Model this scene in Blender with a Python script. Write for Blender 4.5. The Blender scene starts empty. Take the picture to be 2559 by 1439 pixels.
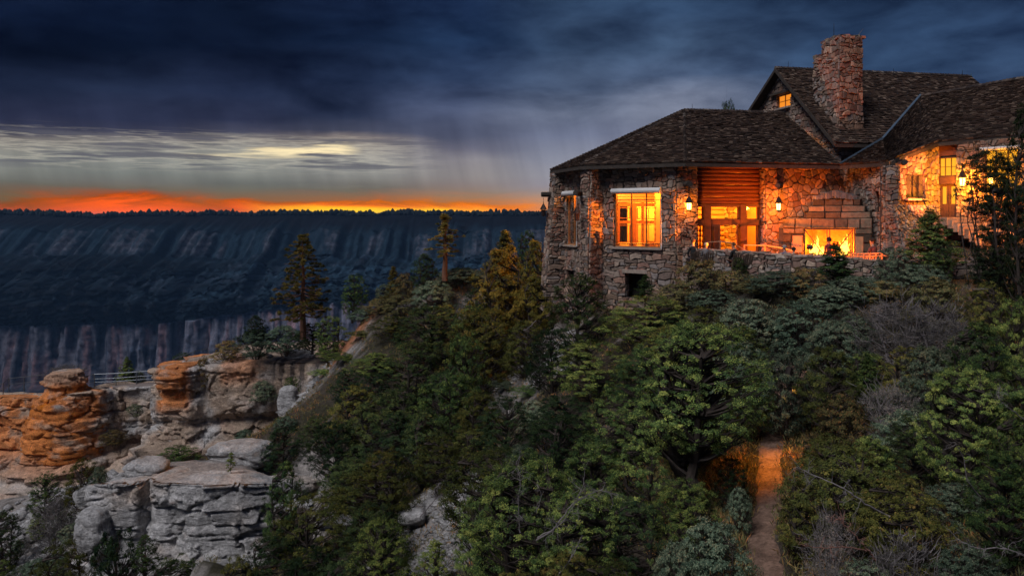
import bpy, math, random
import numpy as np
from math import radians, sin, cos, pi, sqrt, atan2
from mathutils import Vector, Matrix

# ------------------------------------------------------------------ camera, light, exposure
SC = bpy.context.scene
COL = SC.collection
FPX, U0, V0 = 1900.0, 1279.5, 540.0          # focal length in photo pixels, principal column, eye-level row

def P(u, v, Y):
    """point of the place seen at photo pixel (u, v) when it lies Y metres ahead of the camera"""
    return Vector(((u - U0) / FPX * Y, Y, (V0 - v) / FPX * Y))

cam_d = bpy.data.cameras.new('camera')
cam = bpy.data.objects.new('camera', cam_d)
COL.objects.link(cam)
cam.rotation_euler = (radians(90), 0, 0)
cam_d.sensor_width = 36.0
cam_d.lens = FPX / 2559 * 36.0
cam_d.shift_y = -(719.5 - V0) / 2559
cam_d.clip_start = 0.1
cam_d.clip_end = 60000
SC.camera = cam
SC.view_settings.view_transform = 'Standard'
SC.view_settings.look = 'None'
SC.view_settings.exposure = 0.6
SC.view_settings.gamma = 1.0
SC.view_settings.use_curve_mapping = False
SC.cycles.use_denoising = True
SC.cycles.max_bounces = 5
SC.cycles.diffuse_bounces = 2
SC.cycles.glossy_bounces = 2
SC.cycles.transparent_max_bounces = 8
SC.cycles.caustics_reflective = False
SC.cycles.caustics_refractive = False
SC.cycles.sample_clamp_indirect = 3.0

sun_d = bpy.data.lights.new('dusk_skylight', 'SUN')
sun_d.energy = 1.5
sun_d.angle = radians(26)
sun_d.color = (0.96, 0.95, 1.0)
sun = bpy.data.objects.new('dusk_skylight', sun_d)
COL.objects.link(sun)
sun.rotation_euler = Vector((0.52, 0.55, -0.95)).to_track_quat('-Z', 'Y').to_euler()

def lin(c):
    return tuple(((x / 255) / 12.92 if x / 255 <= 0.04045 else ((x / 255 + 0.055) / 1.055) ** 2.4) for x in c)

# ---- node helpers
class NT:
    def __init__(s, tree):
        s.t = tree
        s.n = tree.nodes
        s.l = tree.links
    def new(s, typ, **kw):
        n = s.n.new(typ)
        for k, v in kw.items():
            setattr(n, k, v)
        return n
    def link(s, a, b):
        s.l.new(a, b)
    def math(s, op, a, b=None, c=None, clamp=False):
        n = s.n.new('ShaderNodeMath')
        n.operation = op
        n.use_clamp = clamp
        for i, x in enumerate((a, b, c)):
            if x is None:
                continue
            if hasattr(x, 'is_output'):
                s.l.new(x, n.inputs[i])
            else:
                n.inputs[i].default_value = x
        return n.outputs[0]
    def smooth(s, x, a, b):
        n = s.n.new('ShaderNodeMapRange')
        n.interpolation_type = 'SMOOTHSTEP'
        s.l.new(x, n.inputs[0])
        n.inputs[1].default_value = a
        n.inputs[2].default_value = b
        return n.outputs[0]
    def lerp(s, x, a, b, c=0.0, d=1.0):
        n = s.n.new('ShaderNodeMapRange')
        s.l.new(x, n.inputs[0])
        n.inputs[1].default_value = a
        n.inputs[2].default_value = b
        n.inputs[3].default_value = c
        n.inputs[4].default_value = d
        return n.outputs[0]
    def mix(s, f, a, b, blend='MIX'):
        n = s.n.new('ShaderNodeMix')
        n.data_type = 'RGBA'
        n.blend_type = blend
        n.clamp_factor = True
        for idx, x in ((0, f), (6, a), (7, b)):
            if hasattr(x, 'is_output'):
                s.l.new(x, n.inputs[idx])
            elif idx == 0:
                n.inputs[0].default_value = x
            else:
                n.inputs[idx].default_value = (*x[:3], 1)
        return n.outputs[2]
    def ramp(s, x, stops, interp='LINEAR'):
        n = s.n.new('ShaderNodeValToRGB')
        cr = n.color_ramp
        cr.interpolation = interp
        stops = sorted(stops, key=lambda q: q[0])
        while len(cr.elements) < len(stops):
            cr.elements.new(0.5)
        for e, (p, c) in zip(cr.elements, stops):
            e.position = p
            e.color = (*c[:3], 1)
        if hasattr(x, 'is_output'):
            s.l.new(x, n.inputs[0])
        return n.outputs[0]
    def noise(s, vec, scale, detail=4, rough=0.55, dist=0.0, dim='3D'):
        n = s.n.new('ShaderNodeTexNoise')
        n.noise_dimensions = dim
        n.inputs['Scale'].default_value = scale
        n.inputs['Detail'].default_value = detail
        n.inputs['Roughness'].default_value = rough
        n.inputs['Distortion'].default_value = dist
        if vec is not None:
            s.l.new(vec, n.inputs['Vector'])
        return n.outputs['Fac']
    def comb(s, x, y, z):
        n = s.n.new('ShaderNodeCombineXYZ')
        for i, q in enumerate((x, y, z)):
            if hasattr(q, 'is_output'):
                s.l.new(q, n.inputs[i])
            else:
                n.inputs[i].default_value = q
        return n.outputs[0]

# ---- the dusk sky: storm deck, rain shafts, a lit gap and the afterglow on the horizon
def build_world():
    w = bpy.data.worlds.new('World')
    SC.world = w
    w.use_nodes = True
    w.node_tree.nodes.clear()
    T = NT(w.node_tree)
    tc = T.new('ShaderNodeTexCoord')
    sep = T.new('ShaderNodeSeparateXYZ')
    T.link(tc.outputs['Generated'], sep.inputs[0])
    x, y, z = sep.outputs
    el = T.math('MULTIPLY', T.math('ARCSINE', z), 180 / pi)
    az = T.math('MULTIPLY', T.math('ARCTAN2', x, y), 180 / pi)
    # cloud warps in (azimuth, elevation)
    nv = T.comb(T.math('MULTIPLY', az, 0.06), T.math('MULTIPLY', el, 0.30), 0.0)
    n1 = T.noise(nv, 1.0, 5, 0.6, 0.3)
    nv2 = T.comb(T.math('MULTIPLY', az, 0.14), T.math('MULTIPLY', el, 0.8), 3.0)
    n2 = T.noise(nv2, 1.0, 6, 0.6, 0.5)
    big = T.noise(T.comb(T.math('MULTIPLY', az, 0.05), T.math('MULTIPLY', el, 0.11), 9.0), 1.0, 4, 0.5, 0.2)
    med = T.noise(T.comb(T.math('MULTIPLY', az, 0.16), T.math('MULTIPLY', el, 0.42), 2.0), 1.0, 7, 0.56, 0.2)
    warp = T.math('MULTIPLY', T.math('SUBTRACT', n1, 0.5), 1.5)
    warp = T.math('MULTIPLY', warp, T.smooth(el, 0.6, 4.0))
    warpf = T.math('MULTIPLY', T.math('SUBTRACT', n2, 0.5), 2.6)
    warpf = T.math('MULTIPLY', warpf, T.math('SUBTRACT', 1.0, T.smooth(el, 1.2, 3.0)))
    warp = T.math('ADD', warp, warpf)
    elw = T.math('ADD', el, warp)
    # position on ramps: elevation -1..19 degrees
    pos = T.lerp(elw, -1.0, 19.0)
    def e2p(v, az_deg):
        t = math.degrees(math.atan((V0 - v) / FPX * cos(radians(az_deg))))
        return min(0.999, max(0.0, (t + 1) / 20.0))
    top = (12, 26, 52)
    cols = [
      (-34, [(560,(232,84,26)),(540,(232,84,26)),(525,(206,82,34)),(508,(130,82,62)),(490,(104,92,84)),(455,(104,104,98)),(425,(124,126,120)),(395,(134,136,130)),(365,(142,140,132)),(340,(120,114,110)),(326,(58,60,80)),(300,(38,44,70)),(230,(20,30,54)),(120,(6,17,38)),(20,(6,20,46)),(-80,top)]),
      (-27, [(560,(250,110,30)),(540,(250,106,30)),(505,(240,98,34)),(488,(150,82,60)),(470,(106,98,92)),(430,(116,120,116)),(400,(132,134,130)),(370,(140,138,132)),(345,(106,102,106)),(330,(56,58,80)),(300,(38,45,72)),(230,(22,33,58)),(120,(4,15,36)),(20,(5,19,44)),(-80,top)]),
      (-20.5,[(560,(246,104,44)),(540,(240,104,50)),(518,(178,96,70)),(500,(118,98,90)),(455,(104,106,102)),(420,(138,140,134)),(385,(144,144,138)),(352,(130,124,120)),(334,(66,68,88)),(300,(40,47,74)),(230,(24,35,62)),(120,(5,16,38)),(20,(4,15,36)),(-80,top)]),
      (-12.5,[(560,(255,190,40)),(540,(255,196,44)),(528,(255,176,30)),(516,(240,120,44)),(502,(150,104,88)),(470,(108,104,98)),(430,(140,140,136)),(395,(150,148,142)),(365,(152,144,134)),(345,(126,116,114)),(328,(62,66,86)),(290,(36,47,74)),(200,(22,36,64)),(100,(8,24,50)),(0,(10,26,54)),(-80,top)]),
      (-4,  [(560,(255,200,40)),(540,(255,196,40)),(531,(255,160,36)),(518,(232,128,60)),(500,(168,120,100)),(475,(138,122,116)),(440,(140,134,134)),(400,(136,132,138)),(370,(100,100,118)),(340,(74,80,104)),(290,(58,68,96)),(200,(34,52,84)),(100,(20,44,78)),(0,(16,38,72)),(-80,(20,40,70))]),
      (5,   [(560,(236,150,110)),(540,(230,150,120)),(515,(196,150,140)),(480,(150,142,152)),(440,(148,148,160)),(390,(130,134,152)),(340,(104,112,138)),(290,(90,100,124)),(220,(58,74,102)),(120,(42,64,94)),(20,(32,54,84)),(-80,(28,48,76))]),
      (13,  [(560,(170,150,150)),(520,(150,146,158)),(440,(140,144,162)),(360,(120,126,150)),(300,(104,112,134)),(240,(98,108,132)),(190,(58,76,106)),(120,(46,68,98)),(20,(34,58,90)),(-80,(28,48,76))]),
      (24,  [(560,(110,116,140)),(480,(104,114,142)),(340,(78,96,130)),(250,(52,76,110)),(180,(40,66,100)),(100,(34,60,94)),(0,(22,44,74)),(-80,(22,40,66))]),
      (60,  [(560,(80,90,116)),(420,(70,84,116)),(250,(46,68,106)),(100,(32,54,92)),(-80,(26,44,78))]),
    ]
    azw = T.math('ADD', az, T.math('MULTIPLY', T.math('SUBTRACT', big, 0.5), 9.0))
    out = None
    prev = None
    for a, st in cols:
        r = T.ramp(pos, [(e2p(v, a if abs(a) < 40 else 20), lin(c)) for v, c in st])
        if out is None:
            out = r
        else:
            out = T.mix(T.smooth(azw, prev, a), out, r)
        prev = a
    # far round to the other side the plain storm light goes on (same as the last column)
    out = T.mix(T.smooth(T.math('MULTIPLY', az, -1.0), 42.0, 75.0), out,
                T.ramp(pos, [(e2p(v, 20), lin(c)) for v, c in cols[-1][1]]))
    # broad light and dark in the deck
    deck = T.math('MULTIPLY', T.smooth(el, 5.0, 9.0), T.lerp(T.math('ADD', T.math('MULTIPLY', big, 0.5), T.math('MULTIPLY', med, 0.5)), 0.36, 0.64, -0.70, 0.95))
    out = T.mix(1.0, out, T.comb(*[T.math('ADD', 1.0, T.math('MULTIPLY', deck, k)) for k in (1.0, 0.9, 0.75)]), 'MULTIPLY')
    # rain shafts: vertical streaks hanging from the deck
    sv = T.comb(T.math('MULTIPLY', T.math('ADD', az, T.math('MULTIPLY', el, 0.25)), 0.55), T.math('MULTIPLY', el, 0.05), 5.0)
    sh = T.noise(sv, 1.0, 3, 0.5, 0.0)
    shm = T.math('MULTIPLY', T.smooth(el, 1.2, 3.2), T.math('SUBTRACT', 1.0, T.smooth(el, 5.5, 9.0)))
    shv = T.math('MULTIPLY', T.lerp(sh, 0.3, 0.7, -0.17, 0.15), shm)
    out = T.mix(1.0, out, T.comb(*[T.math('ADD', 1.0, T.math('MULTIPLY', shv, k)) for k in (1, 1, 0.9)]), 'MULTIPLY')
    # fine horizontal cloud banks in the lit gap
    cv = T.comb(T.math('MULTIPLY', az, 0.13), T.math('MULTIPLY', el, 2.3), 1.0)
    cn = T.noise(cv, 1.0, 7, 0.58, 0.1)
    gap = T.math('MULTIPLY', T.smooth(el, 2.8, 3.8), T.math('SUBTRACT', 1.0, T.smooth(elw, 5.2, 6.1)))
    gap = T.math('MULTIPLY', gap, T.math('SUBTRACT', 1.0, T.smooth(az, -11.0, -4.0)))
    gap = T.math('MULTIPLY', gap, T.smooth(az, -75.0, -45.0))
    dark = T.math('MULTIPLY', gap, T.smooth(cn, 0.50, 0.60))
    out = T.mix(T.math('MULTIPLY', dark, 0.80), out, lin((88, 88, 100)))
    brt = T.math('MULTIPLY', gap, T.math('SUBTRACT', 1.0, T.smooth(T.math('ABSOLUTE', T.math('SUBTRACT', cn, 0.475)), 0.0, 0.045)))
    out = T.mix(T.math('MULTIPLY', brt, 0.30), out, lin((206, 198, 180)))
    # the burning cloud edge low above the gap
    edge_el = T.math('ADD', T.math('ADD', 4.85, T.math('MULTIPLY', T.math('ADD', az, 12.0), 0.055)), T.math('MULTIPLY', T.math('SUBTRACT', cn, 0.5), 2.2))
    dd = T.math('ABSOLUTE', T.math('SUBTRACT', el, edge_el))
    ba = T.math('MULTIPLY', T.smooth(az, -25.0, -15.5), T.math('SUBTRACT', 1.0, T.smooth(az, -12.8, -10.9)))
    be = T.math('MULTIPLY', T.math('SUBTRACT', 1.0, T.smooth(dd, 0.08, 0.42)), ba)
    out = T.mix(T.math('MULTIPLY', be, T.lerp(cn, 0.35, 0.50, 0.35, 1.0)), out, lin((255, 232, 178)))
    # hot yellow core of the afterglow
    hot = T.math('MULTIPLY', T.math('MULTIPLY', T.smooth(azw, -20.0, -13.0), T.math('SUBTRACT', 1.0, T.smooth(azw, -6.5, -2.0))),
                 T.math('SUBTRACT', 1.0, T.smooth(T.math('ADD', el, T.math('MULTIPLY', T.math('SUBTRACT', n2, 0.5), 1.0)), 0.25, 0.85)))
    out = T.mix(T.math('MULTIPLY', hot, 0.9), out, lin((255, 214, 36)))
    # the ground-level half of the sphere stays dark like the land
    out = T.mix(T.math('SUBTRACT', 1.0, T.smooth(el, -4.0, -1.2)), out, lin((24, 26, 34)))
    hs = T.new('ShaderNodeHueSaturation')
    hs.inputs['Saturation'].default_value = 0.90
    T.link(T.mix(T.math('SUBTRACT', 1.0, T.smooth(el, 1.0, 2.5)), out, T.mix(1.0, out, (1.25, 1.08, 0.7), 'MULTIPLY')), hs.inputs['Color'])
    T.link(T.lerp(el, 1.0, 3.0, 1.12, 0.92), hs.inputs['Saturation'])
    bg = T.new('ShaderNodeBackground')
    T.link(hs.outputs[0], bg.inputs[0])
    bg.inputs[1].default_value = 0.68
    o = T.new('ShaderNodeOutputWorld')
    T.link(bg.outputs[0], o.inputs[0])
    w.cycles.sampling_method = 'MANUAL'
    w.cycles.sample_map_resolution = 512
build_world()

# ------------------------------------------------------------------ helpers
def setp(o, label=None, cat=None, group=None, kind=None):
    if label: o['label'] = label
    if cat: o['category'] = cat
    if group: o['group'] = group
    if kind: o['kind'] = kind
    return o

def link(o, parent=None):
    COL.objects.link(o)
    if parent is not None:
        o.parent = parent
    return o

def empty(name, loc=(0, 0, 0), rz=0.0, parent=None):
    o = bpy.data.objects.new(name, None)
    o.empty_display_size = 0.3
    o.location = loc
    o.rotation_euler = (0, 0, rz)
    return link(o, parent)

def mesh_np(name, V, F, col=None, smooth=False, mats=(), uv=None):
    """V (n,3); F (m,k) array of equal-sized faces"""
    V = np.asarray(V, dtype=np.float32)
    F = np.asarray(F, dtype=np.int32)
    m = bpy.data.meshes.new(name)
    m.vertices.add(len(V))
    m.vertices.foreach_set('co', V.ravel())
    k = F.shape[1]
    m.loops.add(F.size)
    m.loops.foreach_set('vertex_index', F.ravel())
    m.polygons.add(len(F))
    m.polygons.foreach_set('loop_start', np.arange(0, F.size, k, dtype=np.int32))
    if smooth:
        m.polygons.foreach_set('use_smooth', np.ones(len(F), dtype=bool))
    m.update(calc_edges=True)
    if col is not None:
        col = np.asarray(col, dtype=np.float32)
        if col.shape[1] == 3:
            col = np.concatenate([col, np.ones((len(col), 1), np.float32)], 1)
        a = m.color_attributes.new('col', 'FLOAT_COLOR', 'POINT')
        a.data.foreach_set('color', col.ravel())
    for q in mats:
        m.materials.append(q)
    return m

class MB:
    """collects polygons for one mesh"""
    def __init__(s):
        s.v = []; s.f = []; s.c = []
    def add(s, verts, faces, col=(0.5, 0.5, 0.5)):
        b = len(s.v)
        s.v += [tuple(p) for p in verts]
        s.f += [tuple(b + i for i in f) for f in faces]
        s.c += [tuple(col)] * len(verts)
    def box(s, c, sz, rz=0.0, col=(0.5, 0.5, 0.5), M=None):
        x, y, z = (q / 2 for q in sz)
        vs = []
        for dx, dy, dz in ((-1,-1,-1),(1,-1,-1),(1,1,-1),(-1,1,-1),(-1,-1,1),(1,-1,1),(1,1,1),(-1,1,1)):
            p = Vector((dx * x, dy * y, dz * z))
            if M is not None:
                p = M @ p
            elif rz:
                p = Vector((p.x * cos(rz) - p.y * sin(rz), p.x * sin(rz) + p.y * cos(rz), p.z))
            vs.append((p.x + c[0], p.y + c[1], p.z + c[2]))
        s.add(vs, [(0,3,2,1),(4,5,6,7),(0,1,5,4),(1,2,6,5),(2,3,7,6),(3,0,4,7)], col)
    def bar(s, a, b, w, h=None, col=(0.5, 0.5, 0.5), up=(0, 0, 1)):
        a = Vector(a); b = Vector(b); h = h or w
        d = (b - a).normalized()
        upv = Vector(up)
        if abs(d.dot(upv)) > 0.95:
            upv = Vector((0, 1, 0))
        sx = d.cross(upv).normalized() * (w / 2)
        sy = sx.cross(d).normalized() * (h / 2)
        vs = [a - sx - sy, a + sx - sy, a + sx + sy, a - sx + sy, b - sx - sy, b + sx - sy, b + sx + sy, b - sx + sy]
        s.add(vs, [(0,3,2,1),(4,5,6,7),(0,1,5,4),(1,2,6,5),(2,3,7,6),(3,0,4,7)], col)
    def tube(s, pts, rad, n=6, col=(0.5, 0.5, 0.5), cap=True):
        pts = [Vector(p) for p in pts]
        if not hasattr(rad, '__len__'):
            rad = [rad] * len(pts)
        vs = []
        prev = None
        for i, p in enumerate(pts):
            d = (pts[min(i + 1, len(pts) - 1)] - pts[max(i - 1, 0)]).normalized()
            if prev is None:
                ref = Vector((0, 0, 1)) if abs(d.z) < 0.9 else Vector((1, 0, 0))
                sx = d.cross(ref).normalized()
            else:
                sx = (prev - d * prev.dot(d)).normalized()
            prev = sx
            sy = d.cross(sx)
            for k in range(n):
                t = 2 * pi * k / n
                vs.append(p + (sx * cos(t) + sy * sin(t)) * rad[i])
        fs = []
        for i in range(len(pts) - 1):
            for k in range(n):
                k2 = (k + 1) % n
                fs.append((i * n + k, i * n + k2, (i + 1) * n + k2, (i + 1) * n + k))
        if cap:
            fs.append(tuple(range(n - 1, -1, -1)))
            fs.append(tuple((len(pts) - 1) * n + k for k in range(n)))
        s.add(vs, fs, col)
    def lathe(s, prof, n=12, c=(0, 0, 0), col=(0.5, 0.5, 0.5)):
        """prof: [(r, z)] bottom to top"""
        vs = []; fs = []
        for r, z in prof:
            for k in range(n):
                t = 2 * pi * k / n
                vs.append((c[0] + r * cos(t), c[1] + r * sin(t), c[2] + z))
        for i in range(len(prof) - 1):
            for k in range(n):
                k2 = (k + 1) % n
                fs.append((i * n + k, i * n + k2, (i + 1) * n + k2, (i + 1) * n + k))
        fs.append(tuple(range(n - 1, -1, -1)))
        fs.append(tuple((len(prof) - 1) * n + k for k in range(n)))
        s.add(vs, fs, col)
    def mesh(s, name, mats, smooth=False):
        m = bpy.data.meshes.new(name)
        m.from_pydata(s.v, [], s.f)
        a = m.color_attributes.new('col', 'FLOAT_COLOR', 'POINT')
        a.data.foreach_set('color', np.concatenate([np.array(s.c, np.float32).reshape(-1, 3), np.ones((len(s.c), 1), np.float32)], 1).ravel())
        for q in (mats if isinstance(mats, (list, tuple)) else [mats]):
            m.materials.append(q)
        if smooth:
            m.polygons.foreach_set('use_smooth', np.ones(len(m.polygons), dtype=bool))
        m.update()
        return m
    def build(s, name, mats, parent=None, smooth=False):
        return link(bpy.data.objects.new(name, s.mesh(name, mats, smooth)), parent)

def copy_tree(o, parent=None):
    c = o.copy()
    COL.objects.link(c)
    c.parent = parent
    for ch in KIDS.get(o.name, ()) or [k for k in o.children]:
        copy_tree(ch, c)
    return c
KIDS = {}

# ---- vectorised noise
_rng = np.random.default_rng(11)
_perm = _rng.permutation(256)
_perm = np.concatenate([_perm, _perm]).astype(np.int64)
_grad = _rng.normal(size=(256, 3))
_grad /= np.linalg.norm(_grad, axis=1)[:, None]
def perlin(x, y, z):
    x = np.asarray(x, float); y = np.broadcast_to(np.asarray(y, float), x.shape); z = np.broadcast_to(np.asarray(z, float), x.shape)
    xi = np.floor(x).astype(np.int64); yi = np.floor(y).astype(np.int64); zi = np.floor(z).astype(np.int64)
    xf = x - xi; yf = y - yi; zf = z - zi
    u = xf * xf * xf * (xf * (xf * 6 - 15) + 10)
    v = yf * yf * yf * (yf * (yf * 6 - 15) + 10)
    w = zf * zf * zf * (zf * (zf * 6 - 15) + 10)
    r = 0
    for a in (0, 1):
        for b in (0, 1):
            for c in (0, 1):
                h = _perm[(_perm[(_perm[(xi + a) & 255] + yi + b) & 255] + zi + c) & 255]
                g = _grad[h]
                d = g[..., 0] * (xf - a) + g[..., 1] * (yf - b) + g[..., 2] * (zf - c)
                r = r + d * (u if a else 1 - u) * (v if b else 1 - v) * (w if c else 1 - w)
    return r * 1.5
def fbm(x, y, z, oct=5, gain=0.5, lac=2.03):
    r = 0; a = 1.0; t = 0
    for i in range(oct):
        r = r + a * perlin(np.asarray(x) * lac ** i + 7.3 * i, np.asarray(y) * lac ** i + 3.1 * i, np.asarray(z) * lac ** i)
        t += a; a *= gain
    return r / t
def hash1(i, seed=0):
    i = np.asarray(i).astype(np.int64)
    return (np.sin(i * 127.1 + seed * 311.7 + 3.7) * 43758.5453) % 1.0
def hash2(i, j, seed=0):
    return (np.sin(np.asarray(i) * 127.1 + np.asarray(j) * 269.5 + seed * 97.3) * 43758.5453) % 1.0
def sstep(x, a, b):
    t = np.clip((x - a) / (b - a), 0, 1)
    return t * t * (3 - 2 * t)

# ---- materials
MATS = {}
def principled(name):
    m = bpy.data.materials.new(name)
    m.use_nodes = True
    T = NT(m.node_tree)
    b = m.node_tree.nodes['Principled BSDF']
    MATS[name] = m
    return m, T, b
def pin(b, k, v):
    if k in b.inputs:
        b.inputs[k].default_value = v
def solid(name, col, rough=0.7, metal=0.0, var=0.25, scale=6.0, bump=0.3, bscale=None, attr=False, objvar=0.0, stretch=None, spec=0.3):
    """base colour with procedural grain; attr=True multiplies by the mesh's 'col' attribute"""
    m, T, b = principled(name)
    tc = T.new('ShaderNodeTexCoord')
    vec = tc.outputs['Object']
    if stretch:
        mp = T.new('ShaderNodeMapping')
        mp.inputs['Scale'].default_value = stretch
        T.link(vec, mp.inputs[0]); vec = mp.outputs[0]
    n = T.noise(vec, scale, 5, 0.6)
    k = T.lerp(n, 0.25, 0.75, 1 - var, 1 + var)
    if attr:
        at = T.new('ShaderNodeAttribute', attribute_name='col')
        base = T.mix(1.0, at.outputs['Color'], col, 'MULTIPLY') if col != (1, 1, 1) else at.outputs['Color']
    else:
        base = col
    kk = k
    if objvar:
        oi = T.new('ShaderNodeObjectInfo')
        kk = T.math('MULTIPLY', k, T.lerp(oi.outputs['Random'], 0, 1, 1 - objvar, 1 + objvar))
    c = T.mix(1.0, base, T.comb(kk, kk, kk), 'MULTIPLY')
    T.link(c, b.inputs['Base Color'])
    b.inputs['Roughness'].default_value = rough
    b.inputs['Metallic'].default_value = metal
    pin(b, 'Specular IOR Level', spec)
    if bump:
        n2 = T.noise(vec, bscale or scale * 3, 6, 0.65)
        bp = T.new('ShaderNodeBump')
        bp.inputs['Strength'].default_value = bump
        bp.inputs['Distance'].default_value = 0.05
        T.link(n2, bp.inputs['Height'])
        T.link(bp.outputs[0], b.inputs['Normal'])
    return m
def emis(name, col, strength, base=(0, 0, 0)):
    m, T, b = principled(name)
    b.inputs['Base Color'].default_value = (*base, 1)
    pin(b, 'Emission Color', (*col, 1))
    pin(b, 'Emission Strength', strength)
    return m

M_STONE = solid('lodge_stone', (1, 1, 1), 0.92, var=0.38, scale=5, bump=0.7, bscale=14, attr=True, spec=0.15)
M_MORTAR = solid('mortar', (0.050, 0.040, 0.034), 0.95, var=0.3, scale=3, bump=0.3)
M_SHINGLE = solid('roof_shingle', (1, 1, 1), 0.85, var=0.35, scale=9, bump=0.4, attr=True, spec=0.15)
M_LOG = solid('log_wood', (0.13, 0.040, 0.020), 0.7, var=0.4, scale=1.5, bump=0.5, stretch=(1, 1, 8))
M_TIMBER = solid('dark_timber', (0.085, 0.034, 0.018), 0.7, var=0.35, scale=4, bump=0.3)
M_BEAM = solid('weathered_beam', (0.05, 0.038, 0.03), 0.85, var=0.4, scale=5, bump=0.5)
M_METAL = solid('dark_metal', (0.05, 0.04, 0.035), 0.5, 0.8, var=0.2, scale=8, bump=0.1)
M_RAIL = solid('pale_metal_rail', (0.15, 0.16, 0.17), 0.45, 0.6, var=0.2, scale=8, bump=0.1)
M_RUST = solid('rusty_metal_rail', (0.30, 0.17, 0.10), 0.6, 0.3, var=0.3, scale=8, bump=0.1)
M_SHADE = solid('white_roller_shade', (0.62, 0.60, 0.57), 0.6, var=0.08, scale=4, bump=0.05)
M_FLASH = solid('blue_grey_flashing', (0.16, 0.22, 0.28), 0.45, 0.5, var=0.2, scale=4, bump=0.1)
M_DARK = solid('dark_interior', (0.02, 0.016, 0.014), 0.9, var=0.3, bump=0)
M_PLASTER = solid('warm_interior_wall', (0.55, 0.33, 0.14), 0.8, var=0.2, scale=2, bump=0.2)
M_FLAG = solid('terrace_flagstone', (0.30, 0.22, 0.17), 0.85, var=0.35, scale=2.5, bump=0.4)
M_BARK = solid('tree_bark', (0.055, 0.042, 0.034), 0.95, var=0.45, scale=9, bump=0.8, stretch=(1, 1, 0.25))
M_PBARK = solid('pine_bark', (0.16, 0.075, 0.045), 0.95, var=0.45, scale=7, bump=0.8, stretch=(1, 1, 0.25))
M_DEAD = solid('dead_wood', (0.20, 0.175, 0.17), 0.9, var=0.35, scale=9, bump=0.5, stretch=(1, 1, 0.25))
M_REDDEAD = solid('reddish_dead_wood', (0.24, 0.12, 0.09), 0.9, var=0.35, scale=9, bump=0.5)

def glass_mat():
    m = bpy.data.materials.new('window_glass')
    m.use_nodes = True
    T = NT(m.node_tree)
    m.node_tree.nodes.clear()
    tr = T.new('ShaderNodeBsdfTransparent')
    tr.inputs[0].default_value = (0.95, 0.93, 0.88, 1)
    gl = T.new('ShaderNodeBsdfGlossy')
    gl.inputs['Roughness'].default_value = 0.03
    fr = T.new('ShaderNodeFresnel')
    fr.inputs[0].default_value = 1.45
    mx = T.new('ShaderNodeMixShader')
    T.link(fr.outputs[0], mx.inputs[0])
    T.link(tr.outputs[0], mx.inputs[1])
    T.link(gl.outputs[0], mx.inputs[2])
    o = T.new('ShaderNodeOutputMaterial')
    T.link(mx.outputs[0], o.inputs[0])
    return m
M_GLASS = glass_mat()
AMBER = (1.0, 0.40, 0.06)
M_LITGLASS = emis('lit_amber_glass', (1.0, 0.30, 0.02), 0.6)
def lit_glass(name, col, s):
    m = bpy.data.materials.new(name); m.use_nodes = True
    T = NT(m.node_tree); m.node_tree.nodes.clear()
    tr = T.new('ShaderNodeBsdfTransparent'); em = T.new('ShaderNodeEmission')
    em.inputs[0].default_value = (*col, 1); em.inputs[1].default_value = s
    ad = T.new('ShaderNodeAddShader'); T.link(tr.outputs[0], ad.inputs[0]); T.link(em.outputs[0], ad.inputs[1])
    o = T.new('ShaderNodeOutputMaterial'); T.link(ad.outputs[0], o.inputs[0])
    return m
M_LANTGLASS = lit_glass('lantern_glass', (1.0, 0.56, 0.12), 3.0)
M_BULB = emis('warm_bulb', (1.0, 0.6, 0.2), 4.0)

def lamp(name, loc, power, color=AMBER, radius=0.15, target=None, cone=60, blend=0.5):
    if target is None:
        d = bpy.data.lights.new(name, 'POINT')
    else:
        d = bpy.data.lights.new(name, 'SPOT')
        d.spot_size = radians(cone)
        d.spot_blend = blend
    d.energy = power
    d.color = color
    d.shadow_soft_size = radius
    o = bpy.data.objects.new(name, d)
    o.location = loc
    if target is not None:
        o.rotation_euler = (Vector(target) - Vector(loc)).to_track_quat('-Z', 'Y').to_euler()
    COL.objects.link(o)
    return o
# ------------------------------------------------------------------ land
def rock_mat(name, bump=1.0, scale=1.0, dist=0.12):
    m, T, b = principled(name)
    tc = T.new('ShaderNodeTexCoord')
    at = T.new('ShaderNodeAttribute', attribute_name='col')
    n = T.noise(tc.outputs['Object'], 1.7 * scale, 8, 0.68)
    n2 = T.noise(tc.outputs['Object'], 9.0 * scale, 5, 0.7)
    k = T.math('MULTIPLY', T.lerp(n, 0.3, 0.7, 0.55, 1.42), T.lerp(n2, 0.3, 0.7, 0.58, 1.38))
    T.link(T.mix(1.0, at.outputs['Color'], T.comb(k, k, k), 'MULTIPLY'), b.inputs['Base Color'])
    b.inputs['Roughness'].default_value = 0.95
    pin(b, 'Specular IOR Level', 0.1)
    mp = T.new('ShaderNodeMapping')
    mp.inputs['Scale'].default_value = (1, 1, 2.6)
    T.link(tc.outputs['Object'], mp.inputs[0])
    h = T.math('ADD', T.math('MULTIPLY', T.noise(mp.outputs[0], 1.6 * scale, 9, 0.72), 1.2), T.math('MULTIPLY', T.noise(tc.outputs['Object'], 7.0 * scale, 6, 0.7), 0.45))
    bp = T.new('ShaderNodeBump')
    bp.inputs['Strength'].default_value = bump
    bp.inputs['Distance'].default_value = dist
    T.link(h, bp.inputs['Height'])
    T.link(bp.outputs[0], b.inputs['Normal'])
    return m
M_ROCK = rock_mat('canyon_rim_rock', 1.0, 1.0, 0.30)
M_GROUND = rock_mat('forest_soil', 0.7, 1.0, 0.15)
M_FAR = rock_mat('far_canyon_wall', 0.0, 0.02, 2.0)

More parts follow.
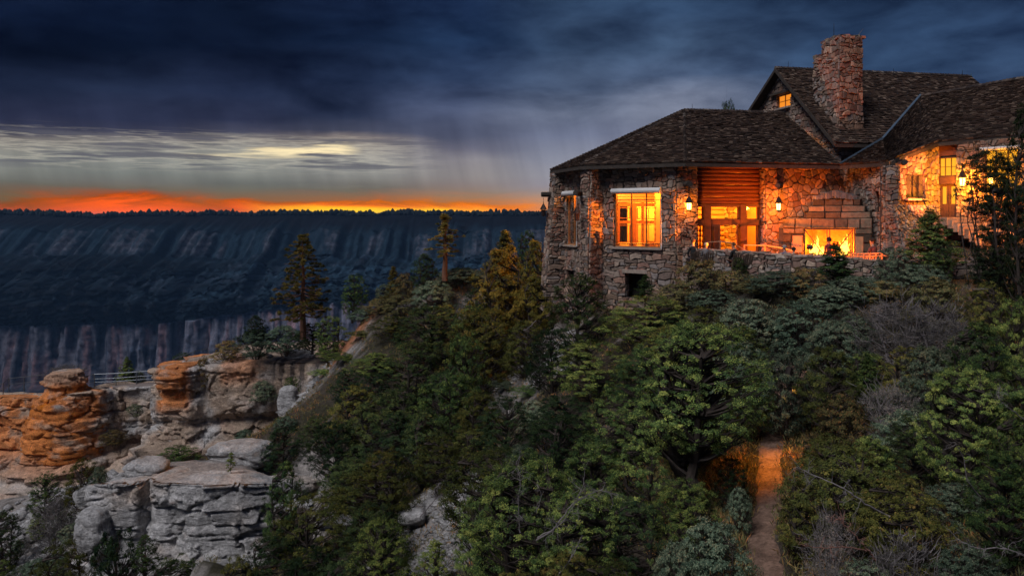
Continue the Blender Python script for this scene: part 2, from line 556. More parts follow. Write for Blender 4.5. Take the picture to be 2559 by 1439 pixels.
_ctl = [ # (u, v, Y) of bare ground
 (1400,800,46),(1500,790,44),(1600,778,43),(1700,762,42),(1900,718,39),(2130,720,37),(2300,720,35.5),(2450,690,36),(2559,620,38),
 (1450,965,36),(1700,950,33),(1930,995,32),(2150,960,30),(2400,930,27),(2559,880,26),
 (1400,1150,30),(1650,1200,27),(1920,1130,28),(2150,1150,25),(2400,1150,22),(2559,1100,20.5),
 (1250,1400,25),(1500,1439,22.5),(1760,1439,20),(1940,1439,19.5),(2200,1439,18),(2559,1439,15.8),
 (1100,1250,32),(1000,1420,29),(900,1300,36),(700,1439,34),(800,1150,44),(1000,1060,46),(1250,958,50),(1310,950,51),(1200,1090,43),(1010,1240,37),
 (1100,870,54),(1250,820,56),(1340,800,54),(1150,692,60),(1230,690,61),(1000,755,63),(900,800,64),(870,852,64),(1050,720,61),
 (300,1190,60),(0,1439,50),(0,1250,60),(150,1350,52),(500,1175,60),(700,1050,62),(620,1130,58),(200,1439,46),(450,1172,49),(600,1170,48),(330,1178,49),(500,1165,55),(100,1447,43),(300,1447,37.5),(450,1470,34.5),(240,1500,40),(330,1500,40.3),(450,1620,39.5),(600,1640,40.0),(540,1720,37.5),
]
_xyz = [tuple(P(*c)) for c in _ctl] + [
 (0,0,-1.7),(-2,-10,-2),(12,-10,-1),(-20,-10,-8),(40,-10,6),(-60,-10,-20),
 (0,5,-4.6),(0,10,-8.2),(7,10,-5.6),(-8,10,-10),(12,8,-4.4),(-15,20,-18),(-25,33,-25),(-16,34,-23),(-12,30,-19.5),(-40,30,-32),(-60,45,-30),
 (20,10,-3),(24,20,-2.5),(28,30,-1),(34,45,0),(45,20,3),(50,60,2),
 (8,48,-6.5),(10,46,-5.6),(15,48,-4),(17,43,-3.6),(20,44,-3.2),(24,48,-1),(26,44,-1),(28,50,-1),(5,56,-7),(12,62,-5),(20,64,-3),(30,65,-2),
 (-4,66,-5.5),(2,66,-5),(-10,70,-8),(5,75,-9),(25,80,-6),(45,85,-4),
 (-20,92,-50),(0,92,-38),(-45,92,-60),(20,95,-25),(-70,70,-40),(-10,84,-26),
]
_C = np.array(_xyz)
def _kern(a, b):
    return np.sqrt(((a[:, None, :2] - b[None, :, :2]) ** 2).sum(-1) + 2.0)
_W = np.linalg.solve(_kern(_C, _C) + np.eye(len(_C)) * -0.05, _C[:, 2])
def low_ground(x, y):
    s = np.shape(x)
    q = np.stack([np.ravel(x), np.ravel(y)], 1)
    out = np.empty(len(q))
    for i in range(0, len(q), 20000):
        out[i:i + 20000] = _kern(q[i:i + 20000], _C) @ _W
    return out.reshape(s)

# promontory (left, far) and foreground ledge: plan of the cliff edges, left to right, with the height of the brink
EDGE1 = [(-60,69,-16.6),(-52,67.6,-16.2),(-45.1,67.2,-15.9),(-42.2,66.6,-15.9),(-40.5,65.4,-15.6),(-38.6,65.2,-15.4),(-37.0,66.4,-15.2),(-36.2,68.6,-15.4),(-33.5,69.2,-15.4),
         (-31.3,68.6,-15.2),(-30.8,66.2,-13.1),(-29.6,65.0,-12.9),(-27.8,65.0,-12.9),(-26.9,66.2,-12.9),(-24.6,66.0,-12.8),(-21.5,66.5,-12.8),(-18.6,66.3,-12.7),(-16.4,65.2,-12.6),(-15.0,63.2,-12.6),(-13.6,61.2,-12.6)]
EDGE2 = [(-24.6,47.6,-16.5),(-24.2,45.0,-16.0),(-23.6,42.6,-15.3),(-22.6,41.4,-14.45),(-21.2,40.9,-14.25),(-19.9,40.9,-14.2),(-19.5,41.5,-14.15),(-18.9,40.7,-14.15),(-16.6,40.4,-14.15),(-14.6,40.8,-14.2),(-13.2,41.3,-14.4),(-12.0,42.3,-14.8),(-11.0,44.0,-15.0)]
def _inside(edge, back, x, y):
    poly = [(a, b) for a, b, _ in edge] + back
    ins = np.zeros(np.shape(x), bool)
    j = len(poly) - 1
    for i in range(len(poly)):
        xi, yi = poly[i]; xj, yj = poly[j]
        c = ((yi > y) != (yj > y)) & (x < (xj - xi) * (y - yi) / (yj - yi + 1e-9) + xi)
        ins ^= c
        j = i
    return ins
def _dist(edge, x, y):
    d = np.full(np.shape(x), 1e9); zt = np.zeros(np.shape(x))
    for (ax, ay, az), (bx, by, bz) in zip(edge[:-1], edge[1:]):
        L = (bx - ax) ** 2 + (by - ay) ** 2
        t = np.clip(((x - ax) * (bx - ax) + (y - ay) * (by - ay)) / L, 0, 1)
        dd = np.hypot(x - ax - t * (bx - ax), y - ay - t * (by - ay))
        m = dd < d
        d = np.where(m, dd, d); zt = np.where(m, az + t * (bz - az), zt)
    return d, zt
def ground_z(x, y, fine=True):
    x = np.asarray(x, float); y = np.asarray(y, float)
    z = low_ground(x, y)
    for edge, back, dep in ((EDGE1, [(-12.5,64),(-11.5,70),(-14,80),(-30,80),(-60,80)], 80), (EDGE2, [(-11.5,45.2),(-24.6,46.4)], 49)):
        ins = _inside(edge, back, x, y)
        d, zt = _dist(edge, x, y)
        if dep == 80:
            top = zt + 0.09 * np.clip(d, 0, 6) + 0.25 * fbm(x * 0.4, y * 0.4, 0.0, 3)
            top = np.where(y > 74, top - (y - 74) * 1.6, top)
            top = top - np.where(x < -30.5, 0.6 * np.clip(d - 1.5, 0, 30), 0)
            # the shelf ramps up into the hill at its right end
            k = sstep(x, -17.0, -12.0)
            top = top * (1 - k) + np.maximum(z, top) * k
        else:
            top = zt - 0.25 - 0.05 * np.clip(d, 0, 6) + 0.12 * fbm(x * 0.6, y * 0.6, 3.0, 3)
        m = sstep(d, 0.7, 1.7) * ins
        z = z * (1 - m) + top * m
    if fine:
        r = sstep(np.hypot(x, y), 3, 12)
        z = z + r * (0.35 * fbm(x * 0.35, y * 0.35, 1.0, 4) + 0.10 * fbm(x * 1.6, y * 1.6, 5.0, 3))
    # level pads: the lodge, the terrace
    return z

TRAIL = [P(1950,1600,17), P(1925,1439,19.6), P(1905,1360,21.3), P(1900,1290,22.9), P(1925,1220,24.6), P(1922,1150,26.5), P(1925,1090,28.8), P(1940,1040,30.6), P(1952,1005,32), P(2010,960,33.5)]
def _trail_d(x, y, tr):
    d = np.full(np.shape(x), 1e9)
    for a, b in zip(tr[:-1], tr[1:]):
        L = (b.x - a.x) ** 2 + (b.y - a.y) ** 2
        t = np.clip(((x - a.x) * (b.x - a.x) + (y - a.y) * (b.y - a.y)) / L, 0, 1)
        d = np.minimum(d, np.hypot(x - a.x - t * (b.x - a.x), y - a.y - t * (b.y - a.y)))
    return d

def build_ground():
    st = 0.5
    xs = np.arange(-78, 62, st); ys = np.arange(-14, 104, st)
    X, Y = np.meshgrid(xs, ys)
    Z = ground_z(X, Y)
    td = _trail_d(X, Y, TRAIL)
    Zs = ground_z(X, Y, False)
    k = 1 - sstep(td, 0.5, 1.3)
    Z = Z * (1 - k) + (Zs - 0.15) * k
    n = fbm(X * 0.12, Y * 0.12, 2.0, 4); n2 = fbm(X * 0.9, Y * 0.9, 8.0, 4)
    gy, gx = np.gradient(Z, st)
    slope = np.hypot(gx, gy)
    soil = np.array([0.060, 0.048, 0.036]); litter = np.array([0.040, 0.036, 0.022]); rock = np.array([0.26, 0.235, 0.215]); red = np.array([0.34, 0.145, 0.075])
    C = soil[None, None] * (1 + 0.5 * n2[..., None]) + 0 * X[..., None]
    C = C * (1 - sstep(n, -0.1, 0.3)[..., None]) + litter * sstep(n, -0.1, 0.3)[..., None]
    # bare rock where steep, on the two shelves and on the scree chutes
    rk = np.maximum(sstep(slope + 0.35 * n2, 0.75, 1.1), sstep(n2, 0.25, 0.5) * 0.8)
    d1, _ = _dist(EDGE1, X, Y)
    ins1 = _inside(EDGE1, [(-12.5,64),(-11.5,70),(-14,80),(-30,80),(-60,80)], X, Y)
    ins2 = _inside(EDGE2, [(-11.5,45.2),(-24.6,46.4)], X, Y)
    rk = np.maximum(rk, np.where(ins1 & (X < -14.5), sstep(n2, -0.5, 0.1), 0))
    rk = np.maximum(rk, np.where(ins2, 1.0, 0))
    rk = np.maximum(rk, np.where((X < -22), sstep(n2, -0.6, 0.2), 0))
    for (u, v, yy, r) in ((1060,1290,31,2.2),(1130,1400,28,1.6),(1010,1150,41,1.5),(1395,935,42,1.4),(960,1160,42,1.2)):
        p = P(u, v, yy)
        rk = np.maximum(rk, 1 - sstep(np.hypot(X - p.x, (Y - p.y) * 0.6) + n2 * 1.2, r * 0.7, r * 1.2))
    C = C * (1 - rk[..., None]) + rock * rk[..., None] * (1 + 0.35 * n2[..., None])
    # red earth bank on the shoulder of the hill
    p = P(872, 840, 64)
    rd = 1 - sstep(np.hypot((X - p.x) * 1.0, (Y - p.y) * 0.6) + n2 * 0.8, 2.0, 3.4)
    rd = np.maximum(rd, np.where(ins1 & (X > -19), (1 - sstep(np.abs(X + 15.5) + n2, 1.5, 3)) * 0.9, 0))
    C = C * (1 - rd[..., None]) + red * rd[..., None]
    sand = np.where(ins1 & (X < -16.5) & (d1 > 1.2), 0.75, 0) * sstep(n2, -0.7, 0)
    C = C * (1 - sand[..., None]) + np.array([0.40, 0.285, 0.20]) * sand[..., None]
    V = np.stack([X, Y, Z], -1).reshape(-1, 3)
    ny, nx = X.shape
    i = np.arange(ny * nx).reshape(ny, nx)
    F = np.stack([i[:-1, :-1], i[:-1, 1:], i[1:, 1:], i[1:, :-1]], -1).reshape(-1, 4)
    o = link(bpy.data.objects.new('ground', mesh_np('ground', V, F, np.clip(C, 0.01, 1).reshape(-1, 3), smooth=True, mats=[M_GROUND])))
    setp(o, kind='structure')
build_ground()

def build_trail():
    pts = TRAIL
    dense = []
    for a, b in zip(pts[:-1], pts[1:]):
        for k in range(8):
            dense.append(a.lerp(b, k / 8))
    dense.append(pts[-1])
    # smooth plan line
    arr = np.array([(p.x, p.y) for p in dense])
    for _ in range(6):
        arr[1:-1] = (arr[:-2] + arr[1:-1] * 2 + arr[2:]) / 4
    d = np.gradient(arr, axis=0)
    d /= np.linalg.norm(d, axis=1)[:, None]
    nrm = np.stack([-d[:, 1], d[:, 0]], 1)
    K = 13
    off = np.linspace(-1, 1, K)
    w = 0.48 + 0.18 * fbm(np.arange(len(arr)) * 0.22, 0.0, 0.0, 3)
    X = arr[:, 0][:, None] + nrm[:, 0][:, None] * off * w[:, None]
    Y = arr[:, 1][:, None] + nrm[:, 1][:, None] * off * w[:, None]
    Z = ground_z(X, Y, False) - 0.15 + 0.05 + 0.07 * fbm(X * 2, Y * 2, 0.0, 4) + 0.03 * fbm(X * 7, Y * 7, 2.0, 3) - 0.10 * np.abs(off) ** 6
    C = np.array([0.20, 0.125, 0.09]) * (1 + 0.6 * fbm(X * 1.5, Y * 1.5, 4.0, 4)[..., None])
    i = np.arange(X.size).reshape(X.shape)
    F = np.stack([i[:-1, :-1], i[:-1, 1:], i[1:, 1:], i[1:, :-1]], -1).reshape(-1, 4)
    o = link(bpy.data.objects.new('path', mesh_np('path', np.stack([X, Y, Z], -1).reshape(-1, 3), F, C.reshape(-1, 3), smooth=True, mats=[M_GROUND])))
    setp(o, kind='structure')
build_trail()

# ---- layered limestone cliffs
GREY = np.array([0.52, 0.50, 0.48]); TAN = np.array([0.48, 0.355, 0.26]); PINK = np.array([0.40, 0.26, 0.20]); ORANGE_GLOW = np.array([0.80, 0.27, 0.07]); VARN = np.array([0.09, 0.075, 0.07])  # the strong orange is warm lodge glow painted as rock colour
def strata(z, s, seed, tmin=0.4, tmax=1.3, amp=1.0, joint=2.6):
    """outward offset of a bedded cliff at height z and run s"""
    rs = np.random.default_rng(seed)
    th = rs.uniform(tmin, tmax, 80) * np.where(rs.random(80) < 0.3, 0.5, 1)
    b = -40 + np.concatenate([[0], np.cumsum(th)])
    zz = z + 0.30 * fbm(s * 0.13, z * 0.1, seed, 3) + 0.10 * fbm(s * 0.6, z * 0.5, seed + 5.0, 3)
    L = np.clip(np.searchsorted(b, zz) - 1, 0, 79)
    f = (zz - b[L]) / th[L]
    lay = rs.uniform(-0.24, 0.24, 80)[L]
    cw = rs.uniform(0.6, 1.5, 80)[L] * joint
    sj = s / cw + hash1(L, seed) * 9 + 0.25 * fbm(s * 0.8, z * 0.9, seed + 2.0, 3)
    ci = np.floor(sj); cf = sj - ci
    blk = (hash2(L, ci, seed) - 0.5) * 0.50 + (hash2(L, ci, seed + 8) - 0.5) * (cf - 0.5) * 0.9 + (hash2(L, ci, seed + 6) - 0.5) * (f - 0.5) * 0.35
    e = np.minimum(cf, 1 - cf) * cw
    crack = -0.24 * np.exp(-(e / 0.055) ** 2) * (hash2(L, ci + 0 * cf, seed + 3) > 0.35)
    eb = np.minimum(f, 1 - f) * th[L]
    bed = -0.26 * np.exp(-(eb / 0.05) ** 2) * sstep(fbm(s * 0.35, L * 3.7, seed + 3.0, 3), -0.35, 0.05)
    bulge = 0.07 * np.clip(np.sin(pi * np.clip(f, 0, 1)), 0, 1) ** 0.5
    return amp * (lay + blk + crack + bed + bulge), L, ci, np.minimum(eb, e)

def vor(s, z, seed):
    """jittered-cell pattern: id hashes, offset inside the cell and distance to the nearest joint"""
    s = np.asarray(s, float); z = np.asarray(z, float) + 0 * s; s = s + 0 * z
    i0 = np.floor(s); j0 = np.floor(z)
    f1 = np.full(s.shape, 9.0); f2 = np.full(s.shape, 9.0); h1 = np.zeros(s.shape); ds = np.zeros(s.shape); dz = np.zeros(s.shape)
    for a in (-1, 0, 1):
        for b in (-1, 0, 1):
            ci = i0 + a; cj = j0 + b
            ps = ci + 0.1 + 0.8 * hash2(ci, cj, seed) - s; pz = cj + 0.1 + 0.8 * hash2(ci, cj, seed + 1) - z
            d = np.sqrt(ps * ps + pz * pz)
            m = d < f1
            f2 = np.where(m, f1, np.minimum(f2, d))
            h1 = np.where(m, hash2(ci, cj, seed + 2), h1); ds = np.where(m, ps, ds); dz = np.where(m, pz, dz)
            f1 = np.where(m, d, f1)
    return h1, ds, dz, f2 - f1
def fractures(s, z, seed, k=1.0):
    r = 0
    for sc_s, sc_z, amp in ((3.1, 1.7, 0.55), (1.15, 0.62, 0.13), (0.42, 0.24, 0.06)):
        ws = s / sc_s + 0.25 * fbm(s * 0.7, z * 0.9, seed, 3); wz = z / sc_z + 0.22 * fbm(s * 0.6, z * 0.8, seed + 4.0, 3)
        h, a, b, e = vor(ws, wz, seed)
        g = (h * 7.13) % 1.0; g2 = (h * 13.7) % 1.0
        r = r + amp * k * ((h - 0.5) + (g - 0.5) * a * 1.1 + (g2 - 0.35) * b * 1.0 - 0.45 * np.exp(-(e / 0.07) ** 2))
        seed += 11
    return r
def cliff(name, edge, zbot, batter, seed, res=0.11, amp=1.0, cap=5.0, capslope=0.07, ampf=None, colfn=None, joint=2.6, tmax=1.3, over=None):
    E = np.array(edge, float)
    seg = np.hypot(*(np.diff(E[:, :2], axis=0).T))
    S = np.concatenate([[0], np.cumsum(seg)])
    s = np.arange(0, S[-1], res)
    x = np.interp(s, S, E[:, 0]); y = np.interp(s, S, E[:, 1]); zt = np.interp(s, S, E[:, 2])
    k = max(1, int(0.35 / res)); ker = np.ones(2 * k + 1) / (2 * k + 1)
    pad = lambda q: np.convolve(np.pad(q, k, mode='edge'), ker, 'valid')
    x, y, zt = pad(x), pad(y), pad(zt)
    dx, dy = np.gradient(x), np.gradient(y)
    kk = int(1.2 / res); ker2 = np.ones(2 * kk + 1) / (2 * kk + 1)
    sm = lambda q: np.convolve(np.pad(q, kk, mode='edge'), ker2, 'valid')
    dx, dy = sm(dx), sm(dy)
    l = np.hypot(dx, dy); nx, ny = dy / l, -dx / l
    flip = np.mean(ny) > 0
    if flip: nx, ny = -nx, -ny
    nc = int(cap / (res * 2)); H = np.max(zt) - zbot
    nr = int(H / res)
    S2 = s[None, :]
    # cap rows run inward over the top, then the face rows go down
    tin = np.linspace(cap, 0.0, nc, endpoint=False)
    depth = np.linspace(0, 1, nr) ** 1.0
    rowsX = []; rowsY = []; rowsZ = []; rowsC = []
    base = 0.45
    zface0 = zt
    offtop, L0, c0, e0 = strata(zface0 - 0.06 + 0 * s, s, seed, amp=amp, joint=joint, tmax=tmax)
    for t in tin:
        kf = 1 - sstep(t, 0.0, 1.2)
        off = base + offtop * kf - t
        X = x + nx * off; Y = y + ny * off
        Z = zt + np.where(x < -31, -0.12, capslope) * t + 0.12 * fbm(X * 0.9, Y * 0.9, seed, 4) - 0.06 * kf + 0.12 * (hash2(np.floor(X * 0.7 + 0.4 * fbm(X, Y, 1.0, 2)), np.floor(Y * 0.8), seed) - 0.5) * sstep(t, 0.3, 0.8)
        rowsX.append(X); rowsY.append(Y); rowsZ.append(Z)
    for q in depth:
        z = zt + (zbot - zt) * q
        h = zt - z
        so, L, ci, e = strata(z, s, seed, amp=amp, joint=joint, tmax=tmax)
        if ampf is not None: so = so * ampf(s, z)
        off = base + so * 0.6 + batter(h, s) + 0.35 * fbm(s * 0.35, z * 0.35, seed + 1.0, 4) + fractures(s, z, seed, 0.7 if ampf is None else 0.35 + 0.65 * ampf(s, z)) + 0.05 * fbm(s * 1.5, z * 2.2, seed + 9.0, 4) + 0.07 * fbm(s * 3.2, z * 5, seed + 4.0, 4) - 0.10 * np.abs(fbm(s * 2.1, z * 2.6, seed + 15.0, 4))
        # flaking: the face breaks back in flat plates
        ph = 0.8 * fbm(s * 0.5, z * 0.5, seed + 21.0, 2)
        v_ = off / 0.34 + ph; fl_ = np.floor(v_); off = off * 0.35 + 0.65 * 0.34 * (fl_ + sstep(v_ - fl_, 0.36, 0.64) - ph)
        off = off - 0.22 * np.exp(-(h / 0.10))
        rowsX.append(x + nx * off); rowsY.append(y + ny * off); rowsZ.append(z - 0.10 * 0)
    X = np.array(rowsX); Y = np.array(rowsY); Z = np.array(rowsZ)
    SS = np.broadcast_to(s, X.shape)
    so, L, ci, e = strata(Z, SS, seed, amp=amp, joint=joint, tmax=tmax)
    C = colfn(SS, X, Y, Z, np.broadcast_to(zt, X.shape) - Z, L, ci, e)
    i = np.arange(X.size).reshape(X.shape)
    F = np.stack([i[:-1, :-1], i[1:, :-1], i[1:, 1:], i[:-1, 1:]], -1).reshape(-1, 4)
    if flip: F = F[:, ::-1]
    o = link(bpy.data.objects.new(name, mesh_np(name, np.stack([X, Y, Z], -1).reshape(-1, 3), F, np.clip(C, 0.015, 1).reshape(-1, 3), smooth=False, mats=[M_ROCK])))
    return o

def mixc(a, b, k):
    return a * (1 - k[..., None]) + b * k[..., None]
def cliff_cols(glow_fn, grey_bias, streak_fn):
    def f(S, X, Y, Z, h, L, ci, e):
        n = fbm(S * 0.25, Z * 0.35, 3.0, 4); n2 = fbm(S * 0.9, Z * 1.3, 6.0, 4)
        C = mixc(np.broadcast_to(TAN, X.shape + (3,)), GREY, sstep(n + grey_bias, -0.15, 0.35))
        C = mixc(C, PINK, sstep(n2 - grey_bias * 0.5, 0.1, 0.5) * 0.7)
        C = C * (0.80 + 0.42 * hash2(L, ci, 2)[..., None])
        glow = glow_fn(X, Y, Z) * sstep(fbm(S * 0.45 + Z * 0.35, Z * 0.55, 17.0, 4) + 0.25 * n2 + (hash2(L, ci, 7) - 0.5) * 0.35, -0.42, -0.02)
        C = mixc(C, (ORANGE_GLOW * 0.8 + PINK * 0.2) * (0.8 + 0.35 * hash2(L, ci, 4)[..., None]), glow)  # warm glow put into the rock colour
        st = streak_fn(X, Z) * sstep(fbm(S * 1.9, Z * 0.12, 12.0, 4), -0.05, 0.25)
        C = mixc(C, VARN, st * 0.85)
        lich = sstep(fbm(S * 1.7, Z * 1.7, 20.0, 4), 0.25, 0.4) * 0.35
        return mixc(C, VARN * 1.3, lich)
    return f
def in_uv(X, Y, Z):
    return U0 + X / Y * FPX, V0 - Z / Y * FPX
def glow1(X, Y, Z):
    """orange glow painted into the rock: the outer tower, its flank, and the head of the second tower"""
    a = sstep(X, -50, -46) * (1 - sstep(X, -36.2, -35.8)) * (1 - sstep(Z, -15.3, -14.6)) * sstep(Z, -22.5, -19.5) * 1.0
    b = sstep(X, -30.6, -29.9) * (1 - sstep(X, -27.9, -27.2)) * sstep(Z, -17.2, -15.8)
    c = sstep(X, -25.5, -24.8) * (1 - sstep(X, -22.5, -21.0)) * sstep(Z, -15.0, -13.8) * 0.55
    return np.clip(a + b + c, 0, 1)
def streak1(X, Z):
    return sstep(X, -24, -21) * sstep(Z, -18.5, -15.5)
def batter1(h, s):
    # steep wall, then broken ledges that step out into the ravine
    left = 1 - sstep(s, 20, 34)
    g = 0.10 * h + 0.25 * fbm(s * 0.3, h * 0.3, 1.0, 3) * h * 0.2
    hn = h + 0.5 * fbm(s * 0.5, h * 0.4, 3.0, 3)
    st = lambda q, k: k * (np.floor(q / k) + sstep(q / k - np.floor(q / k), 0.62, 1.0))
    return g + left * (st(np.maximum(0, hn - 3.6), 1.15) * 0.75) + (1 - left) * (st(np.maximum(0, hn - 5.9), 0.85) * 1.25) - (1 - left) * 0.9 * np.exp(-((h - 4.9) / 0.6) ** 2)
def amp1(s, z):
    # the streaked face right of the pillar is massive, the rest is bedded
    k = sstep(s, 37.5, 39.5) * (1 - sstep(s, 50, 52)) * sstep(z, -17.6, -16.6)
    k2 = sstep(s, 27.5, 29) * (1 - sstep(s, 32, 33.5)) * sstep(z, -18.2, -17.6)
    return 1 - 0.8 * np.maximum(k, k2)
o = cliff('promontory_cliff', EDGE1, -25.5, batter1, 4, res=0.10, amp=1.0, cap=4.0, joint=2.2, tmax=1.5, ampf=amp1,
          colfn=cliff_cols(glow1, -0.05, streak1))
setp(o, kind='structure')
def batter2(h, s):
    return 0.07 * h + 0.30 * fbm(s * 0.35, h * 0.5, 7.0, 3) * np.clip(h, 0, 3) * 0.5 + 0.35 * sstep(h, 3.2, 4.2)
o = cliff('ledge_cliff', EDGE2, -24.5, batter2, 9, res=0.06, amp=0.95, cap=3.2, capslope=-0.09, joint=3.0, tmax=1.9,
          colfn=cliff_cols(lambda X, Y, Z: 0 * X, 0.32, lambda X, Z: 0 * X))
setp(o, kind='structure')

def pinnacle(name, c, ztop, zbot, rfun, seed, cols, res=0.09, squash=1.0):
    n = int(2 * pi * 2.2 / res); H = ztop - zbot; nr = int(H / res)
    ph = np.linspace(0, 2 * pi, n, endpoint=False)[None, :]
    z = np.linspace(ztop, zbot, nr)[:, None]
    S = ph * 2.6 + 0 * z; Z = z + 0 * ph
    Sx = np.cos(ph) * 2.2 + 0 * z; Sy = np.sin(ph) * 2.2 + 0 * z
    so, L, ci, e = strata(Z, S, seed, tmin=0.25, tmax=0.75, amp=0.75, joint=1.8)
    r = rfun(ztop - Z) + so * 0.5 + fractures(S, Z, seed, 0.75) + 0.15 * fbm(Sx * 0.5, Sy * 0.5, Z * 0.5 + seed, 4) + 0.10 * fbm(Sx * 2, Sy * 2, Z * 3, 4)
    v_ = r / 0.34; fl_ = np.floor(v_); r = r * 0.4 + 0.6 * 0.34 * (fl_ + sstep(v_ - fl_, 0.36, 0.64))
    r = np.maximum(r, 0.2)
    X = c[0] + np.cos(ph) * r; Y = c[1] + np.sin(ph) * r * squash
    # cap disc rows
    rr = np.linspace(0.02, 1, 12, endpoint=False)[:, None]
    Xc = c[0] + (X[:1] - c[0]) * rr; Yc = c[1] + (Y[:1] - c[1]) * rr
    Zc = ztop + 0.05 + 0.10 * fbm(Xc * 1.5, Yc * 1.5, 1.0, 3) - 0.08 * rr ** 4
    X = np.concatenate([Xc, X]); Y = np.concatenate([Yc, Y]); Z = np.concatenate([Zc, Z])
    S = np.concatenate([np.repeat(S[:1], 12, 0), S])
    so, L, ci, e = strata(Z, S, seed, tmin=0.25, tmax=0.75, amp=0.75, joint=1.8)
    C = cols(S, X, Y, Z, ztop - Z, L, ci, e)
    i = np.arange(X.size).reshape(X.shape); j = np.roll(i, -1, axis=1)
    F = np.stack([i[:-1], i[1:], j[1:], j[:-1]], -1).reshape(-1, 4)
    return link(bpy.data.objects.new(name, mesh_np(name, np.stack([X, Y, Z], -1).reshape(-1, 3), F, np.clip(C, 0.015, 1).reshape(-1, 3), smooth=True, mats=[M_ROCK])))
def prof(pts):
    a = np.array(pts, float)
    return lambda h: np.interp(h, a[:, 0], a[:, 1])
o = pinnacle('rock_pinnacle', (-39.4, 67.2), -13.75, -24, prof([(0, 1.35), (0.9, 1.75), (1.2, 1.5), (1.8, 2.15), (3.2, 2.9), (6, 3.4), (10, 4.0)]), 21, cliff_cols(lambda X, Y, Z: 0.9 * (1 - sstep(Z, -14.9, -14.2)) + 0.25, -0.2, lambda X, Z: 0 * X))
setp(o, 'stacked rock pinnacle painted with orange glow at the canyon viewpoint, capped by a flat-topped slab', 'rock pinnacle')
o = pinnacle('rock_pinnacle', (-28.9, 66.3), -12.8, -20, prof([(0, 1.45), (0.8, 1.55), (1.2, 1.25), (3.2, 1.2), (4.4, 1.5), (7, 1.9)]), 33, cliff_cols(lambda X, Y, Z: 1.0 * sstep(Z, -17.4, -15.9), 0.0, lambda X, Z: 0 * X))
setp(o, 'squared rock pillar painted with orange glow at the right end of the footbridge', 'rock pinnacle')

# boulders on the foreground shelf and broken blocks in the ravine
def boulder(c, dims, seed, label, group=None, rz=0.0, name='boulder', grey=0.35, flat=0.0, sub=40):
    n1, n2 = sub, sub * 2
    th = np.linspace(0.02, pi - 0.02, n1)[:, None]; ph = np.linspace(0, 2 * pi, n2, endpoint=False)[None, :]
    x = np.sin(th) * np.cos(ph); y = np.sin(th) * np.sin(ph); z = np.cos(th) + 0 * ph
    p = 3.2   # squarish
    k = (np.abs(x) ** p + np.abs(y) ** p + np.abs(z) ** p) ** (-1 / p)
    x, y, z = x * k, y * k, z * k
    X = x * dims[0]; Y = y * dims[1]; Z = z * dims[2]
    lay = np.floor(Z * 3.0 + 0.5 * fbm(X, Y, seed, 2)); fr = Z * 3.0 + 0.5 * fbm(X, Y, seed, 2) - lay
    w = 1 + 0.16 * fbm(X * 0.8 + seed, Y * 0.8, Z * 1.2, 4) + 0.05 * (hash1(lay, seed) - 0.5) + 0.04 * fbm(X * 3, Y * 3, Z * 5, 3) - 0.04 * np.exp(-(np.minimum(fr, 1 - fr) / 0.12) ** 2)
    phs = (np.arctan2(y, x) + pi) * (dims[0] + dims[1]) / 2
    w = w + fractures(phs, Z * 1.0, int(seed), 0.55) * sstep(1 - np.abs(np.cos(th)), 0.02, 0.3) / max(0.6, min(dims[0], dims[1]))
    X, Y, Z = X * w, Y * w, Z * (1 + 0.10 * fbm(X * 0.9, Y * 0.9, seed + 3.0, 3))
    cr, sr = cos(rz), sin(rz)
    X, Y = X * cr - Y * sr, X * sr + Y * cr
    m = fbm(X * 1.2, Y * 1.2, Z * 1.5 + seed, 4)
    C = mixc(np.broadcast_to(TAN, X.shape + (3,)), GREY, sstep(m + grey, -0.2, 0.3)) * (0.9 + 0.35 * m[..., None])
    i = np.arange(X.size).reshape(X.shape); j = np.roll(i, -1, axis=1)
    F = np.stack([i[:-1], i[1:], j[1:], j[:-1]], -1).reshape(-1, 4)
    o = link(bpy.data.objects.new(name, mesh_np(name, np.stack([X, Y, Z], -1).reshape(-1, 3), F, np.clip(C, 0.02, 1).reshape(-1, 3), smooth=True, mats=[M_ROCK])))
    o.location = c
    setp(o, label, 'boulder', group)
    return o
boulder(P(606, 1134, 46.5), (1.85, 1.3, 0.78), 3.0, 'long pale flat-topped boulder lying on the foreground rock shelf', grey=0.5)
boulder(P(372, 1168, 43.2), (1.05, 0.9, 0.55), 5.0, 'small rough pyramid-shaped boulder at the shelf edge', grey=0.4)
boulder(P(238, 1330, 40.2), (0.95, 1.0, 1.35), 8.0, 'upright grey block leaning at the left foot of the foreground ledge', grey=0.5)
boulder(P(720, 1010, 60.5), (0.75, 0.7, 1.5), 9.0, 'upright grey slab at the right end of the streaked cliff', grey=0.6)
boulder(P(852, 1310, 33.5), (0.75, 0.6, 0.35), 10.0, 'flat dark boulder in the shaded ravine under the junipers', grey=0.6)
boulder(P(1180, 1085, 40.5), (0.5, 0.4, 0.3), 11.0, 'small pale boulder beside the scree chute in mid ravine', grey=0.6)
boulder(P(640, 892, 68), (1.3, 0.7, 0.32), 12.0, 'low tan ledge boulder under the bushes left of the tall pine', grey=-0.1)
boulder(P(745, 885, 68), (1.5, 0.8, 0.42), 13.0, 'grey layered boulder on the shelf below the tall pine', grey=0.4)
boulder(P(830, 878, 65), (1.0, 0.6, 0.35), 14.0, 'reddish boulder beside the twisted juniper trunk', grey=-0.4)

